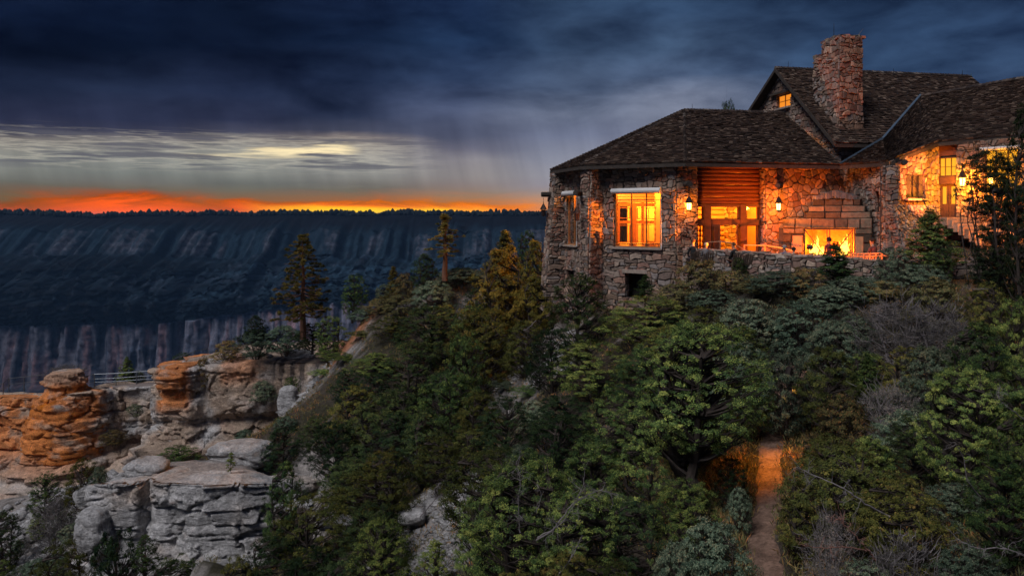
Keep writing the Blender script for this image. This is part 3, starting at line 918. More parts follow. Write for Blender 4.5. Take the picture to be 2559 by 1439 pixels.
boulder(P(1035, 1290, 31.0), (0.55, 0.4, 0.3), 15.0, 'pale broken block in the middle of the scree chute', grey=0.5, sub=26)
boulder(P(1085, 1262, 32.0), (0.4, 0.35, 0.25), 16.0, 'small pale block high in the scree chute', grey=0.5, sub=26)
boulder(P(1000, 1150, 41.0), (1.0, 0.5, 0.35), 17.0, 'pale rock step showing through the dark ravine trees', grey=0.5, sub=30)
boulder(P(1385, 925, 42.3), (0.7, 0.5, 0.7), 18.0, 'pale jagged rock below the lodge beside the small path', grey=0.5, sub=30)
boulder(P(1420, 880, 43.0), (0.5, 0.45, 0.6), 19.0, 'small pale rock just above the jagged one', grey=0.4, sub=26)
boulder(P(735, 1265, 37.0), (0.8, 0.5, 0.3), 20.0, 'blue-grey slab in the shade right of the foreground ledge', grey=0.7, sub=26)
# rubble that nobody could count: one joined mesh of angular chips
def rubble():
    rs = np.random.default_rng(5)
    V = []; F = []; C = []
    spots = [(1060,1290,31,2.4,900,0.10),(1130,1400,28,1.8,500,0.09),(1290,1000,47,1.6,300,0.10),(1010,1150,41,2.0,400,0.12),(1395,925,42,1.6,300,0.12),
             (100,1340,54,5,600,0.28),(40,1430,49,4,400,0.26),(300,1160,61,5,500,0.30),(760,960,61,2.4,200,0.2),(1890,1380,21,1.6,260,0.03),(1830,1330,22,1.2,300,0.05),(960,1165,42,1.2,200,0.12)]
    for (u, v, yy, r, n, sz) in spots:
        c = P(u, v, yy)
        a = rs.uniform(0, 2 * pi, n); q = r * np.sqrt(rs.random(n))
        x = c.x + np.cos(a) * q; y = c.y + np.sin(a) * q * 1.4
        z = ground_z(x, y)
        tdd = _trail_d(x, y, TRAIL)
        for i in range(n):
            if tdd[i] < 0.75: continue
            s = sz * math.exp(rs.normal(0, 0.5))
            p = rs.normal(size=(6, 3)) * 0.15 + np.array([(1,0,0),(0,1,0),(-1,0,0),(0,-1,0),(0,0,0.8),(0,0,-0.8)])
            b = len(V) * 0 + i
            V.append(p * s * np.array([1, 1, 0.6]) + [x[i], y[i], z[i] + s * 0.1])
            C.append(np.repeat([GREY * rs.uniform(0.6, 1.15)], 6, 0))
    n = len(V)
    V = np.concatenate(V); C = np.concatenate(C)
    f = np.array([(0,1,4),(1,2,4),(2,3,4),(3,0,4),(1,0,5),(2,1,5),(3,2,5),(0,3,5)])
    F = (f[None] + (np.arange(n) * 6)[:, None, None]).reshape(-1, 3)
    o = link(bpy.data.objects.new('rubble', mesh_np('rubble', V, F, C, mats=[M_ROCK])))
    setp(o, 'pale angular rubble strewn down the ravine chutes', 'rubble', kind='stuff')
rubble()

# ---- the far wall of the canyon
def far_wall():
    xs = np.concatenate([np.arange(-9000, -1700, 120), np.arange(-1700, 420, 4.2), np.arange(420, 9000, 120)])
    x = xs[None, :]
    # rows: (base Y, z) profile with growing texture
    prof_ = [(30000, 3), (6000, 3), (2600, 3), (2150, 2), (2030, 1), (2000, 0)]
    n1, n2, n3, n4, n5 = 26, 34, 76, 60, 14
    rows = []
    for Yb, zz in prof_: rows.append((Yb, zz, 0.0, 0))
    for k in range(1, n1 + 1): t = k / n1; rows.append((2000 - 60 * t, 0 - 52 * t, t, 1))
    for k in range(1, n2 + 1): t = k / n2; rows.append((1940 - 14 * t, -52 - 58 * t, t, 2))
    for k in range(1, n3 + 1): t = k / n3; rows.append((1926 - 290 * t, -110 - 95 * t - 25 * t * t, t, 3))
    for k in range(1, n4 + 1): t = k / n4; rows.append((1636 - 16 * t, -230 - 125 * t, t, 4))
    for k in range(1, n5 + 1): t = k / n5; rows.append((1620 - 420 * t, -355 - 190 * t, t, 5))
    rows.append((300, -620, 1, 6)); rows.append((110, -560, 1, 6))
    X = []; Y = []; Z = []; C = []
    spur = fbm(x * 0.0062, 0.0 * x, 3.0, 4)                       # big ridges and gullies
    spur2 = np.abs(fbm(x * 0.016, 0.0 * x, 8.0, 4))
    tilt = np.interp(x, [-1100, -760, -400, 0], [-6, 0, 44, 62])  # the bench climbs to the right
    DARKF = np.array([0.0025, 0.0035, 0.006]); FOR = np.array([0.009, 0.021, 0.033]); ROCKF = np.array([0.125, 0.125, 0.155]); RED = np.array([0.17, 0.10, 0.105]); PALE = np.array([0.12, 0.155, 0.22])
    ridge = 1 - 2.2 * np.abs(fbm(x * 0.0065, 0.0 * x, 31.0, 5)); ridge2 = 1 - 2.4 * np.abs(fbm(x * 0.02, 0.0 * x, 37.0, 4))
    bnd = 26 * ridge + 12 * ridge2                               # how high the cliff bands reach on each spur
    for (Yb, zz, t, band) in rows:
        yy = Yb + 0 * x; z = zz + 0 * x
        if band == 0:
            z = z + (13 * fbm(x * 0.0032, 0.0 * x, 1.0, 5)) * (1 if Yb < 7000 else 0) - 3 * (Yb == 2000)
            c = DARKF + 0 * x[..., None]
        else:
            w = {1: t * 0.5, 2: 0.5 + 0.5 * t, 3: 1.0, 4: 1.0, 5: 1.0, 6: 0.0}[band]
            fade3 = (1 - t) ** 0.7 if band == 3 else 1.0
            yy = yy - w * (95 * ridge + 38 * ridge2) * (fade3 if band <= 3 else 0.0)
            z = z + (13 * fbm(x * 0.0032, 0.0 * x, 1.0, 5)) * max(0, 1 - t if band == 1 else 0)
            zb = z / 60.0
            up = {1: t, 2: 1.0, 3: (1 - t) ** 1.5}.get(band, 0.0)
            z = z + (bnd - 14 + 14 * fbm(x * 0.05, 0 * x, 61.0, 4)) * up
            if band == 1:
                n_ = fbm(x * 0.03, zb * 1.5, 5.0, 5)
                yy = yy + 16 * n_
                c = DARKF + (FOR - DARKF) * sstep(t + 0.5 * n_, 0.5, 1.1)[..., None] * 0.8
            elif band == 2:
                cut = fbm(x * 0.045, zb * 0.6, 4.0, 5); fine = fbm(x * 0.14, zb * 5, 6.0, 4)
                sp = sstep(0.40 * ridge + 0.45 * ridge2 + 1.5 * fbm(x * 0.011 + 4, zb * 0.25, 44.0, 3) + 0.5 * fbm(x * 0.05, zb * 1.2, 47.0, 3) - 0.5, 0.10, 0.42)
                stepz = np.floor(t * 6 + 1.2 * fbm(x * 0.02, 0.0 * x, 2.0, 3))
                yy = yy + 22 * cut + 8 * fine - 3.0 * stepz * sp - 10 * (1 - sp) * t
                rk = sp * sstep(cut + 1.0 * fine, -0.40, 0.25) * (1 - sstep(np.array(t), 0.8, 1.0) * 0.6)
                strat = 0.6 + 0.75 * hash1(np.floor((z + 3 * fine) * 0.30), 3)
                c = mixc(np.broadcast_to(FOR, x.shape + (3,)), ROCKF * 0.50, rk * 0.8) * np.where(rk > 0.3, strat, 1)[..., None]
            elif band == 3:
                xw = x + 80 * fbm(x * 0.006, zz * 0.010 + 0 * x, 81.0, 4)
                yy = yy - 85 * (1 - 2.3 * np.abs(fbm(xw * 0.0105, zz * 0.003 + 0 * x, 71.0, 5))) * math.sin(pi * min(1, t * 0.9 + 0.12))
                gul = fbm(xw * 0.019 + zz * 0.010, zz * 0.022 + 0 * x, 6.0, 5)
                gul2 = fbm(xw * 0.019 - zz * 0.013, zz * 0.022 + 0 * x, 16.0, 5)
                fine = fbm(x * 0.11, zz * 0.13 + 0 * x, 7.0, 4); vf = fbm(x * 0.33, zz * 0.3 + 0 * x, 27.0, 3)
                z = z + tilt * t + 10 * gul + 6 * fine
                lay3 = hash1(np.floor((zz + 22 * gul2 + 9 * fine) * 0.075), 9)
                yy = yy + 42 * gul2 * math.sin(pi * min(1, t + 0.1)) + 24 * fine + 11 * vf + 16 * (lay3 - 0.5)
                rk = sstep(np.maximum(gul, gul2) * 1.0 + fine * 0.7, 0.12, 0.5)
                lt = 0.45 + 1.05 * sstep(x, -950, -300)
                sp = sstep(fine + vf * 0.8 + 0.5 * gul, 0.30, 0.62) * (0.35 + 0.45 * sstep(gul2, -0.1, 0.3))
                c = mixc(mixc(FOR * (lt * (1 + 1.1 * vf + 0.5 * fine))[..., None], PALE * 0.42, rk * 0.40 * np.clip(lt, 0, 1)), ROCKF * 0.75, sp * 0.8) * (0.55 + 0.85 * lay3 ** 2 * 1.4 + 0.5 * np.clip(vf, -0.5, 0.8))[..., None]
            elif band == 4:
                z = z + tilt * (1 - t * 0.25) + 3 * fbm(x * 0.02, 0 * x, 51.0, 3) * (1 - t)
                fl = fbm(x * 0.03, t * 0.4 + 0 * x, 9.0, 5); fl2 = np.abs(fbm(x * 0.09, t * 1.0 + 0 * x, 13.0, 4))
                yy = yy + 40 * fl + 26 * fl2 + 4 * fbm(x * 0.3, t * 8 + 0 * x, 3.0, 3)
                stk = fbm(x * 0.05, t * 0.45 + 0 * x, 19.0, 5); stk2 = fbm(x * 0.15, t * 1.0 + 0 * x, 29.0, 5)
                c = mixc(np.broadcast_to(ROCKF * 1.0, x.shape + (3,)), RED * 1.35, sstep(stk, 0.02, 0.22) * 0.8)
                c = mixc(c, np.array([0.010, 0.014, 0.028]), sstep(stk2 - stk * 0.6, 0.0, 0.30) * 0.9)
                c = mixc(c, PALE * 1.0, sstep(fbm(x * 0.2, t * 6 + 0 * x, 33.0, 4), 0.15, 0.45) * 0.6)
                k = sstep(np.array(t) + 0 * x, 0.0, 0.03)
                c = mixc(np.broadcast_to(PALE * 1.3, x.shape + (3,)), c, k)  # pale brink: thin rim light put into the colour
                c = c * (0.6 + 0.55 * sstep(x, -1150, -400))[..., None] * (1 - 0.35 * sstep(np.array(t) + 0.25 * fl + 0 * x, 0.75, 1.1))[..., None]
            else:
                z = z + tilt * 0.7 * (1 - t)
                c = FOR * 0.7 * (1 + 0.5 * fbm(x * 0.05, zb, 2.0, 3))[..., None]
        # beyond the framed stretch the same wall goes on
        X.append(x[0]); Y.append(np.broadcast_to(yy, x.shape)[0]); Z.append(np.broadcast_to(z, x.shape)[0]); C.append(np.broadcast_to(c, x.shape + (3,))[0])
    X, Y, Z, C = map(np.array, (X, Y, Z, C))
    # fan the coarse wings out with distance so the sheet reaches the horizon
    i = np.arange(X.size).reshape(X.shape)
    F = np.stack([i[:-1, :-1], i[1:, :-1], i[1:, 1:], i[:-1, 1:]], -1).reshape(-1, 4)
    C = np.clip(C, 0.004, 1)
    X = X * np.where(Y > 2100, 1 + (Y - 2100) / 9000, 1)
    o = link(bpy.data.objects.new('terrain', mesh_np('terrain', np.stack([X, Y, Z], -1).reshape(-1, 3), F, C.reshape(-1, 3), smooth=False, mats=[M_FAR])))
    o.data.polygons.foreach_set('use_smooth', np.ones(len(o.data.polygons), dtype=bool))
    setp(o, kind='structure')
    # forest along the far rim: seen only as one ragged line
    M_RIM = solid('rim_forest', (0.010, 0.014, 0.012), 0.95, var=0.3, bump=0)
    rs = np.random.default_rng(3)
    n = 3600
    tx = rs.uniform(-1600, 500, n); ty = rs.uniform(1990, 2110, n)
    dens = fbm(tx * 0.012, ty * 0.0, 3.0, 3)
    th = (7 + 8 * rs.random(n) + 7 * np.maximum(0, rs.normal(0, 1, n)) * 0.6 + 9 * dens) * 0.95
    th = np.clip(th, 5, 26)
    tz = 13 * fbm(tx * 0.0032, 0.0 * tx, 1.0, 5) - 2.5
    K = 6
    ang = np.arange(K) * 2 * pi / K
    lv = [(0.10, 0.15), (0.55, 0.30), (0.75, 0.42), (1.0, 0.62), (0.62, 0.80), (0.25, 0.95)]
    Vs = []
    rr = th * rs.uniform(0.20, 0.42, n)
    for (r, h) in lv:
        j = rs.uniform(0.6, 1.4, (n, K))
        Vs.append(np.stack([tx[:, None] + np.cos(ang) * rr[:, None] * r * j, ty[:, None] + np.sin(ang) * rr[:, None] * r * j, (tz + th * h)[:, None] + 0 * j + rs.normal(0, 0.5, (n, K))], -1))
    V = np.stack(Vs, 1).reshape(n, -1, 3)          # n, levels*K, 3
    f = []
    for l in range(len(lv) - 1):
        for k in range(K):
            f.append((l * K + k, l * K + (k + 1) % K, (l + 1) * K + (k + 1) % K, (l + 1) * K + k))
    F = (np.array(f)[None] + (np.arange(n) * V.shape[1])[:, None, None]).reshape(-1, 4)
    o = link(bpy.data.objects.new('rim_forest', mesh_np('rim_forest', V.reshape(-1, 3), F, mats=[M_RIM])))
    setp(o, 'ragged black treeline along the far canyon rim', 'forest', kind='stuff')
far_wall()
# ------------------------------------------------------------------ the lodge
LODGE = empty('stone_lodge', (9.4, 43.6, -6.0))
setp(LODGE, 'large rustic stone lodge with shingled hip roofs, tall chimney and glowing windows', 'lodge')
LO = Vector((9.4, 43.6, -6.0))
def lodge_part(mb, name, mats, parent=LODGE, smooth=False):
    """mesh given in world coordinates, stored relative to the lodge's base"""
    mb.v = [(p[0] - LO.x, p[1] - LO.y, p[2] - LO.z) for p in mb.v]
    return mb.build(name, mats, parent, smooth)

STONES = []      # (verts world, faces, colour, parent, centre)
def clip_poly(poly, a, b, c):
    """keep a*x+b*y<=c"""
    out = []
    n = len(poly)
    for i in range(n):
        p, q = poly[i], poly[(i + 1) % n]
        dp = a * p[0] + b * p[1] - c; dq = a * q[0] + b * q[1] - c
        if dp <= 0: out.append(p)
        if (dp < 0) != (dq < 0) and abs(dp - dq) > 1e-12:
            t = dp / (dp - dq)
            out.append((p[0] + (q[0] - p[0]) * t, p[1] + (q[1] - p[1]) * t))
    return out
STONE_COLS = [(0.33,0.23,0.17),(0.30,0.23,0.185),(0.36,0.245,0.175),(0.28,0.235,0.21),(0.34,0.205,0.15),(0.25,0.18,0.145),(0.38,0.285,0.22),(0.30,0.17,0.13)]
def stones_on(poly, holes, mapf, size=(0.62, 0.42), parent=LODGE, seed=0, gap=0.014, proud=(0.05, 0.13), tint=(1, 1, 1), store=None, jitter=0.30, block=True):
    """rubble masonry: cells of a jittered, weighted Voronoi diagram on a flat wall polygon (s, z); mapf(s, z, out) -> world"""
    rs = random.Random(seed)
    store = STONES if store is None else store
    size = (size[0] * 0.60, size[1] * 0.60)
    s0 = min(p[0] for p in poly); s1 = max(p[0] for p in poly); z0 = min(p[1] for p in poly); z1 = max(p[1] for p in poly)
    seeds = []
    z = z0 - size[1]; row = 0
    while z < z1 + size[1]:
        h = size[1] * rs.uniform(0.65, 1.35)
        s = s0 - size[0] * rs.random() * 1.5
        while s < s1 + size[0]:
            w = size[0] * rs.choice((0.55, 0.8, 1.0, 1.2, 1.6))
            seeds.append((s + w / 2 + rs.uniform(-1, 1) * jitter * w * 0.5, z + h / 2 + rs.uniform(-1, 1) * jitter * h, (w + h) / 4))
            s += w
        z += h; row += 1
    grid = {}
    G = 1.3
    for i, q in enumerate(seeds):
        grid.setdefault((int(q[0] // G), int(q[1] // G)), []).append(i)
    n = len(poly)
    area = sum(poly[i][0] * poly[(i + 1) % n][1] - poly[(i + 1) % n][0] * poly[i][1] for i in range(n))
    P2 = poly if area > 0 else poly[::-1]
    edges = []
    for i in range(n):
        (ax, ay), (bx, by) = P2[i], P2[(i + 1) % n]
        l = math.hypot(bx - ax, by - ay)
        a, b = (by - ay) / l, -(bx - ax) / l
        edges.append((a, b, a * ax + b * ay))
    blocks = []
    if block:
        seeds = []; z = z0 - 0.05; row = 0
        jit = lambda a, b: (a + 0.07 * math.sin(a * 9.1 + b * 5.3 + seed) + 0.05 * math.sin(b * 11.7 + a * 3.1), b + 0.06 * math.sin(a * 4.3 + b * 2.1 + seed * 2) + 0.045 * math.sin(a * 9.7 - b * 3.3))
        while z < z1 + 0.05:
            h = size[1] * rs.choice((0.7, 0.9, 1.1, 1.4)); s = s0 - size[0] * rs.random()
            while s < s1:
                w = size[0] * rs.choice((0.5, 0.8, 1.0, 1.3, 1.9))
                parts = [(s, z, s + w, z + h)]
                q = rs.random()
                if q < 0.22: m_ = z + h * rs.uniform(0.4, 0.6); parts = [(s, z, s + w, m_), (s, m_, s + w, z + h)]
                elif q < 0.34: m_ = s + w * rs.uniform(0.35, 0.65); k_ = z + h * rs.uniform(0.4, 0.6); parts = [(s, z, m_, z + h), (m_, z, s + w, k_), (m_, k_, s + w, z + h)]
                for (a0, b0, a1, b1) in parts:
                    g = gap
                    cs = [jit(a0, b0), jit((a0 + a1) / 2, b0), jit(a1, b0), jit(a1, b1), jit((a0 + a1) / 2, b1), jit(a0, b1)]
                    cx = sum(p[0] for p in cs) / 6; cz = sum(p[1] for p in cs) / 6
                    blocks.append([(p[0] + (g if p[0] < cx - 0.01 else -g if p[0] > cx + 0.01 else 0), p[1] + (g if p[1] < cz else -g)) for p in cs])
                s += w
            z += h
    for i, (sx, sz, r) in (enumerate(seeds) if not block else ((k, (None, None, 0)) for k in range(len(blocks)))):
        if block: cell = list(blocks[i])
        else: cell = [(sx - 1.2, sz - 1.0), (sx + 1.2, sz - 1.0), (sx + 1.2, sz + 1.0), (sx - 1.2, sz + 1.0)]
        if not block: gx, gz = int(sx // G), int(sz // G)
        for u in (() if block else (-1, 0, 1)):
            for v in (-1, 0, 1):
                for j in grid.get((gx + u, gz + v), ()):
                    if j == i: continue
                    tx, tz, tr = seeds[j]
                    dx, dz = tx - sx, tz - sz
                    d2 = dx * dx + dz * dz
                    if d2 > 4: continue
                    d = math.sqrt(d2)
                    dx /= d; dz /= d
                    off = d / 2 + (r * r - tr * tr) / (2 * d) * 0.9 - gap
                    cell = clip_poly(cell, dx, dz, dx * sx + dz * sz + off)
                    if len(cell) < 3: break
                if len(cell) < 3: break
            if len(cell) < 3: break
        if len(cell) < 3: continue
        for a, b, c in edges:
            cell = clip_poly(cell, a, b, c - 0.004)
            if len(cell) < 3: break
        if len(cell) < 3: continue
        for (h0, h1, k0, k1) in holes:
            cx = sum(p[0] for p in cell) / len(cell); cz = sum(p[1] for p in cell) / len(cell)
            if min(p[0] for p in cell) > h1 or max(p[0] for p in cell) < h0 or min(p[1] for p in cell) > k1 or max(p[1] for p in cell) < k0: continue
            cand = [(h0 - cx, (1, 0, h0)), (cx - h1, (-1, 0, -h1)), (k0 - cz, (0, 1, k0)), (cz - k1, (0, -1, -k1))]
            cand.sort(key=lambda q: -q[0])
            cell = clip_poly(cell, *cand[0][1])
            if len(cell) < 3: break
        if len(cell) < 3: continue
        ar = 0.5 * abs(sum(cell[k][0] * cell[(k + 1) % len(cell)][1] - cell[(k + 1) % len(cell)][0] * cell[k][1] for k in range(len(cell))))
        if ar < 0.006: continue
        # drop very short edges
        cc = [cell[0]]
        for q in cell[1:]:
            if math.hypot(q[0] - cc[-1][0], q[1] - cc[-1][1]) > 0.03: cc.append(q)
        if len(cc) < 3: continue
        cell = cc
        cx = sum(p[0] for p in cell) / len(cell); cz = sum(p[1] for p in cell) / len(cell)
        pr = rs.uniform(*proud)
        m = len(cell)
        tsx, tsz = rs.uniform(-0.05, 0.05), rs.uniform(-0.05, 0.05)
        vs = []
        for q in cell: vs.append(mapf(q[0], q[1], -0.01))
        for q in cell:
            jx = rs.uniform(-1, 1) * 0.012
            vs.append(mapf(cx + (q[0] - cx) * 0.95 + jx, cz + (q[1] - cz) * 0.95, pr * 0.72))
        for q in cell:
            f = rs.uniform(0.72, 0.82)
            vs.append(mapf(cx + (q[0] - cx) * f, cz + (q[1] - cz) * f, pr + tsx * (q[0] - cx) + tsz * (q[1] - cz)))
        fs = []
        for l in (0, 1):
            for k in range(m):
                k2 = (k + 1) % m
                fs.append((l * m + k, l * m + k2, (l + 1) * m + k2, (l + 1) * m + k))
        fs.append(tuple(2 * m + k for k in range(m)))
        col = rs.choice(STONE_COLS); g = rs.uniform(0.48, 1.15)
        col = tuple(min(0.6, c * g * t) for c, t in zip(col, tint))
        store.append((vs, fs, col, parent, mapf(cx, cz, 0), ar))

class Wall:
    """a wall standing on the plan line p0-p1; outward is to the right of p0->p1 turned towards the viewer"""
    def __init__(s, p0, p1, out=None):
        s.p0 = Vector((p0[0], p0[1], 0)); s.p1 = Vector((p1[0], p1[1], 0))
        s.L = (s.p1 - s.p0).length
        s.d = (s.p1 - s.p0) / s.L
        s.n = Vector((s.d.y, -s.d.x, 0))
        if out is not None and s.n.dot(Vector((out[0], out[1], 0))) < 0: s.n = -s.n
        s.bat = 0.0; s.zt = 0.0
    def at(s, x, z, out=0.0):
        return s.p0 + s.d * x + s.n * (out + s.bat * max(0.0, s.zt - z)) + Vector((0, 0, z))
    def s_of(s, u):
        """run along the wall at which photo column u meets it"""
        k = (u - U0) / FPX
        # (p0.x + d.x t) = k (p0.y + d.y t)
        return (k * s.p0.y - s.p0.x) / (s.d.x - k * s.d.y)
    def z_of(s, u, v):
        t = s.s_of(u)
        return (V0 - v) / FPX * (s.p0.y + s.d.y * t)
    def hole(s, u0, u1, v0, v1):
        a, b = s.s_of(u0), s.s_of(u1)
        um = (u0 + u1) / 2
        return (min(a, b), max(a, b), s.z_of(um, v1), s.z_of(um, v0))

def slab_wall(w, poly, holes, thick=0.45, name='wall', mat=M_MORTAR, reveal=None):
    """backing of a wall with real openings: poly is a rectangle or a trapezoid given as zb, ztop(s)"""
    zb, ztf = poly
    mb = MB()
    ss = sorted(set([0.0, w.L] + [min(max(h[k], 0), w.L) for h in holes for k in (0, 1)]))
    for a, b in zip(ss[:-1], ss[1:]):
        if b - a < 1e-4: continue
        hz = sorted([(h[2], h[3]) for h in holes if h[0] < (a + b) / 2 < h[1]])
        segs = []; cur = zb
        for k0, k1 in hz:
            segs.append((cur, k0, False)); cur = k1
        segs.append((cur, None, True))
        for (k0, k1, top) in segs:
            za, zc = (ztf(a), ztf(b)) if top else (k1, k1)
            if max(za, zc) - k0 < 1e-3: continue
            q = [w.at(a, k0), w.at(b, k0), w.at(b, zc), w.at(a, za)]
            r = [w.at(a, k0, -thick), w.at(b, k0, -thick), w.at(b, zc, -thick), w.at(a, za, -thick)]
            mb.add(q + r, [(0,1,2,3),(7,6,5,4),(3,2,6,7),(0,4,5,1)])
    mb2 = mb
    for x0, x1, k0, k1 in holes:
        x0, x1 = max(x0, 0), min(x1, w.L)
        for sx in (x0, x1):
            mb2.add([w.at(sx, k0), w.at(sx, k1), w.at(sx, k1, -thick), w.at(sx, k0, -thick)], [(0,1,2,3)])
    for sx in (0.0, w.L):
        mb2.add([w.at(sx, zb), w.at(sx, ztf(sx)), w.at(sx, ztf(sx), -thick), w.at(sx, zb, -thick)], [(0,1,2,3)])
    return lodge_part(mb2, name, mat)

def stone_wall(w, zb, ztf, holes=(), seed=0, size=(0.62, 0.42), thick=0.45, tint=(1, 1, 1), jitter=0.32, block=True):
    o = slab_wall(w, (zb, ztf), holes, thick)
    z0, z1 = ztf(0), ztf(w.L)
    # joined trapezoid polygon for the stones
    stones_on([(0, zb), (w.L, zb), (w.L, z1), (0, z0)], holes, w.at, size, o, seed, tint=tint, jitter=jitter, block=block)
    # stones turned into the reveals of each opening
    for k, (x0, x1, k0, k1) in enumerate(holes):
        for sx, sg in ((x0, 1), (x1, -1)):
            if sx < 0.02 or sx > w.L - 0.02: continue
            stones_on([(0, k0), (thick, k0), (thick, k1), (0, k1)], [], lambda a, z, out, sx=sx, sg=sg: w.at(sx + sg * out * 0.5, z, -a), (0.4, size[1]), o, seed * 7 + k, tint=tint, proud=(0.03, 0.06))
    return o

def pier(c, ang, wd, dp, zb, zt, seed, bat=0.0, tint=(1, 1, 1), size=(0.6, 0.42)):
    """a square buttress centred (in plan) on c whose front faces direction ang (degrees)"""
    f = Vector((cos(radians(ang)), sin(radians(ang)), 0)); r = Vector((-f.y, f.x, 0))
    c = Vector((c[0], c[1], 0))
    A = c + f * dp / 2 - r * wd / 2; B = c + f * dp / 2 + r * wd / 2
    C_ = c - f * dp / 2 + r * wd / 2; D = c - f * dp / 2 - r * wd / 2
    mb = MB()
    def bp(p, z):
        k = 1 + bat * (zt - z)
        q = c + (p - c) * 1.0
        return q + f * bat * (zt - z) * (1 if (p - c).dot(f) > 0 else 0) + Vector((0, 0, z))
    vs = [bp(p, zb) for p in (A, B, C_, D)] + [bp(p, zt) for p in (A, B, C_, D)]
    mb.add(vs, [(0,1,5,4),(1,2,6,5),(2,3,7,6),(3,0,4,7),(4,5,6,7)])
    o = lodge_part(mb, 'buttress', M_MORTAR)
    for i, (p, q) in enumerate(((A, B), (B, C_), (D, A))):
        d = (q - p); L = d.length; d = d / L
        n = Vector((d.y, -d.x, 0))
        if n.dot((p + q) / 2 - c) < 0: n = -n
        def mp(s, z, out, p=p, q=q, L=L, n=n):
            a = bp(p, z); b = bp(q, z)
            return a.lerp(b, s / L) + n * out
        stones_on([(0, zb), (L, zb), (L, zt), (0, zt)], [], mp, size, o, seed + i, tint=tint)
    return o

# plan of the outer walls
W0 = (4.6, 57.0); W1 = (3.35, 51.8); W2 = (5.2, 46.6); W3 = (9.45, 43.7)
AX = Vector((0.981, 0.194, 0)); DX = Vector((-0.194, 0.981, 0))
def along(p, a, d=0.0):
    return (p[0] + AX.x * a + DX.x * d, p[1] + AX.y * a + DX.y * d)
EAVE = 3.05
flat = lambda z: (lambda s: z)

# sunroom: three faces of the octagon
wA = Wall(W0, W1, (-1, 0)); wA.bat, wA.zt = 0.05, EAVE
stone_wall(wA, -8.0, flat(3.3), [(1.2, 3.4, -1.8, 1.4)], 11)
wB = Wall(W1, W2, (-1, -0.4))
hB = wB.hole(1416, 1446, 484, 612)
hB2 = wB.hole(1417, 1437, 675, 710)
stone_wall(wB, -8.0, flat(3.3), [hB, hB2], 12, size=(0.6, 0.45))
wC = Wall(W2, W3, (-0.5, -0.8))
hC = wC.hole(1535, 1651, 478, 618)
hC2 = wC.hole(1563, 1614, 683, 745)
stone_wall(wC, -7.5, flat(3.3), [hC, hC2], 13, size=(0.72, 0.5))
# battered buttresses on the two corners (the left one flares wide at its foot)
pier((W1[0] - 0.10, W1[1] - 0.30), 197, 0.9, 0.9, -8.5, 2.92, 31, bat=0.095)
pier((W2[0] - 0.24, W2[1] - 0.24), 218, 0.74, 1.25, -7.5, 2.80, 35, bat=0.02)
# rough battered foot of the outer corner
for k, (zz, r) in enumerate(((-5.6, 0.8), (-6.6, 1.25), (-7.6, 1.7))):
    pier((W1[0] - 0.55 - 0.35 * k, W1[1] - 1.2 - 0.1 * k), 215, 1.1 + 0.3 * k, 1.2 + 0.5 * k, zz - 2.2, zz, 60 + 5 * k, bat=0.06)

# terrace front: pier with lantern, recessed log bay, rubble wall to the inner corner
T3 = Wall(W3, along(W3, 10.9), (0, -1))
tA = Wall(W3, along(W3, T3.s_of(1741)), (0, -1))
stone_wall(tA, -4.6, flat(3.3), [], 14, size=(0.55, 0.4), tint=(1.1, 1.0, 0.9))
# return of the pier into the bay
tAr = Wall(along(W3, tA.L), along(W3, tA.L, 0.75), (1, 0))
stone_wall(tAr, -3.1, flat(3.3), [], 15, thick=0.3)
s1912 = T3.s_of(1912)
tC = Wall(along(W3, s1912), along(W3, 10.9), (0, -1))
stone_wall(tC, -4.6, flat(3.3), [], 16, block=False, size=(0.66, 0.5), tint=(1.15, 1.0, 0.85), jitter=0.62)
tCl = Wall(along(W3, s1912, 0.75), along(W3, s1912), (-1, 0))
stone_wall(tCl, -3.1, flat(3.3), [], 17, thick=0.3)
# inner corner wall that runs towards the viewer, with the slit window
K0 = along(W3, 10.9); K1 = (20.25, 41.0)
wD = Wall(K0, K1, (-1, 0))
hD = wD.hole(2186, 2201, 478, 530)
stone_wall(wD, -4.6, lambda s: 3.15 - 0.2 * s / wD.L, [hD], 18, size=(0.6, 0.46))
# lit wall under the raking eave
K2 = (24.15, 43.15)
wE = Wall(K1, K2, (0.5, -1))
hE = wE.hole(2262, 2309, 436, 496)
stone_wall(wE, -4.6, lambda s: 2.95 + (4.05 - 2.95) * s / wE.L, [hE], 19, block=False, size=(0.6, 0.48), tint=(1.1, 1.0, 0.9))
# door wall and window wall beyond
K3 = (28.6, 36.2)
wF = Wall(K2, K3, (-1, -0.6))
hF1 = wF.hole(2344, 2391, 362, 543)
hF2 = wF.hole(2458, 2548, 372, 480)
stone_wall(wF, -4.0, flat(4.1), [hF1, hF2], 20, size=(0.55, 0.45), tint=(1.1, 1.0, 0.9))
# cobbled battered foot below the lit wall
wG = Wall((K1[0] + 0.05, K1[1] - 0.35), (23.6, 42.35), (0.5, -1)); wG.bat, wG.zt = 0.28, 0.7
gt = wG.z_of(2260, 512)
stone_wall(wG, -4.2, flat(gt), [], 21, block=False, size=(0.34, 0.34), thick=0.5, jitter=0.8)
pier((K1[0] + 0.22, K1[1] + 0.14), 262, 0.66, 0.50, -4.6, 2.72, 26, size=(0.5, 0.4))
_ge = Wall((wG.at(0, 0, 0)).to_2d(), (wG.at(0, 0, -0.5)).to_2d())
stones_on([(0, -4.2), (0.5, -4.2), (0.5, gt), (0, gt)], [], lambda a, z, out: wG.at(-out, z, -a), (0.34, 0.34), LODGE, 27)
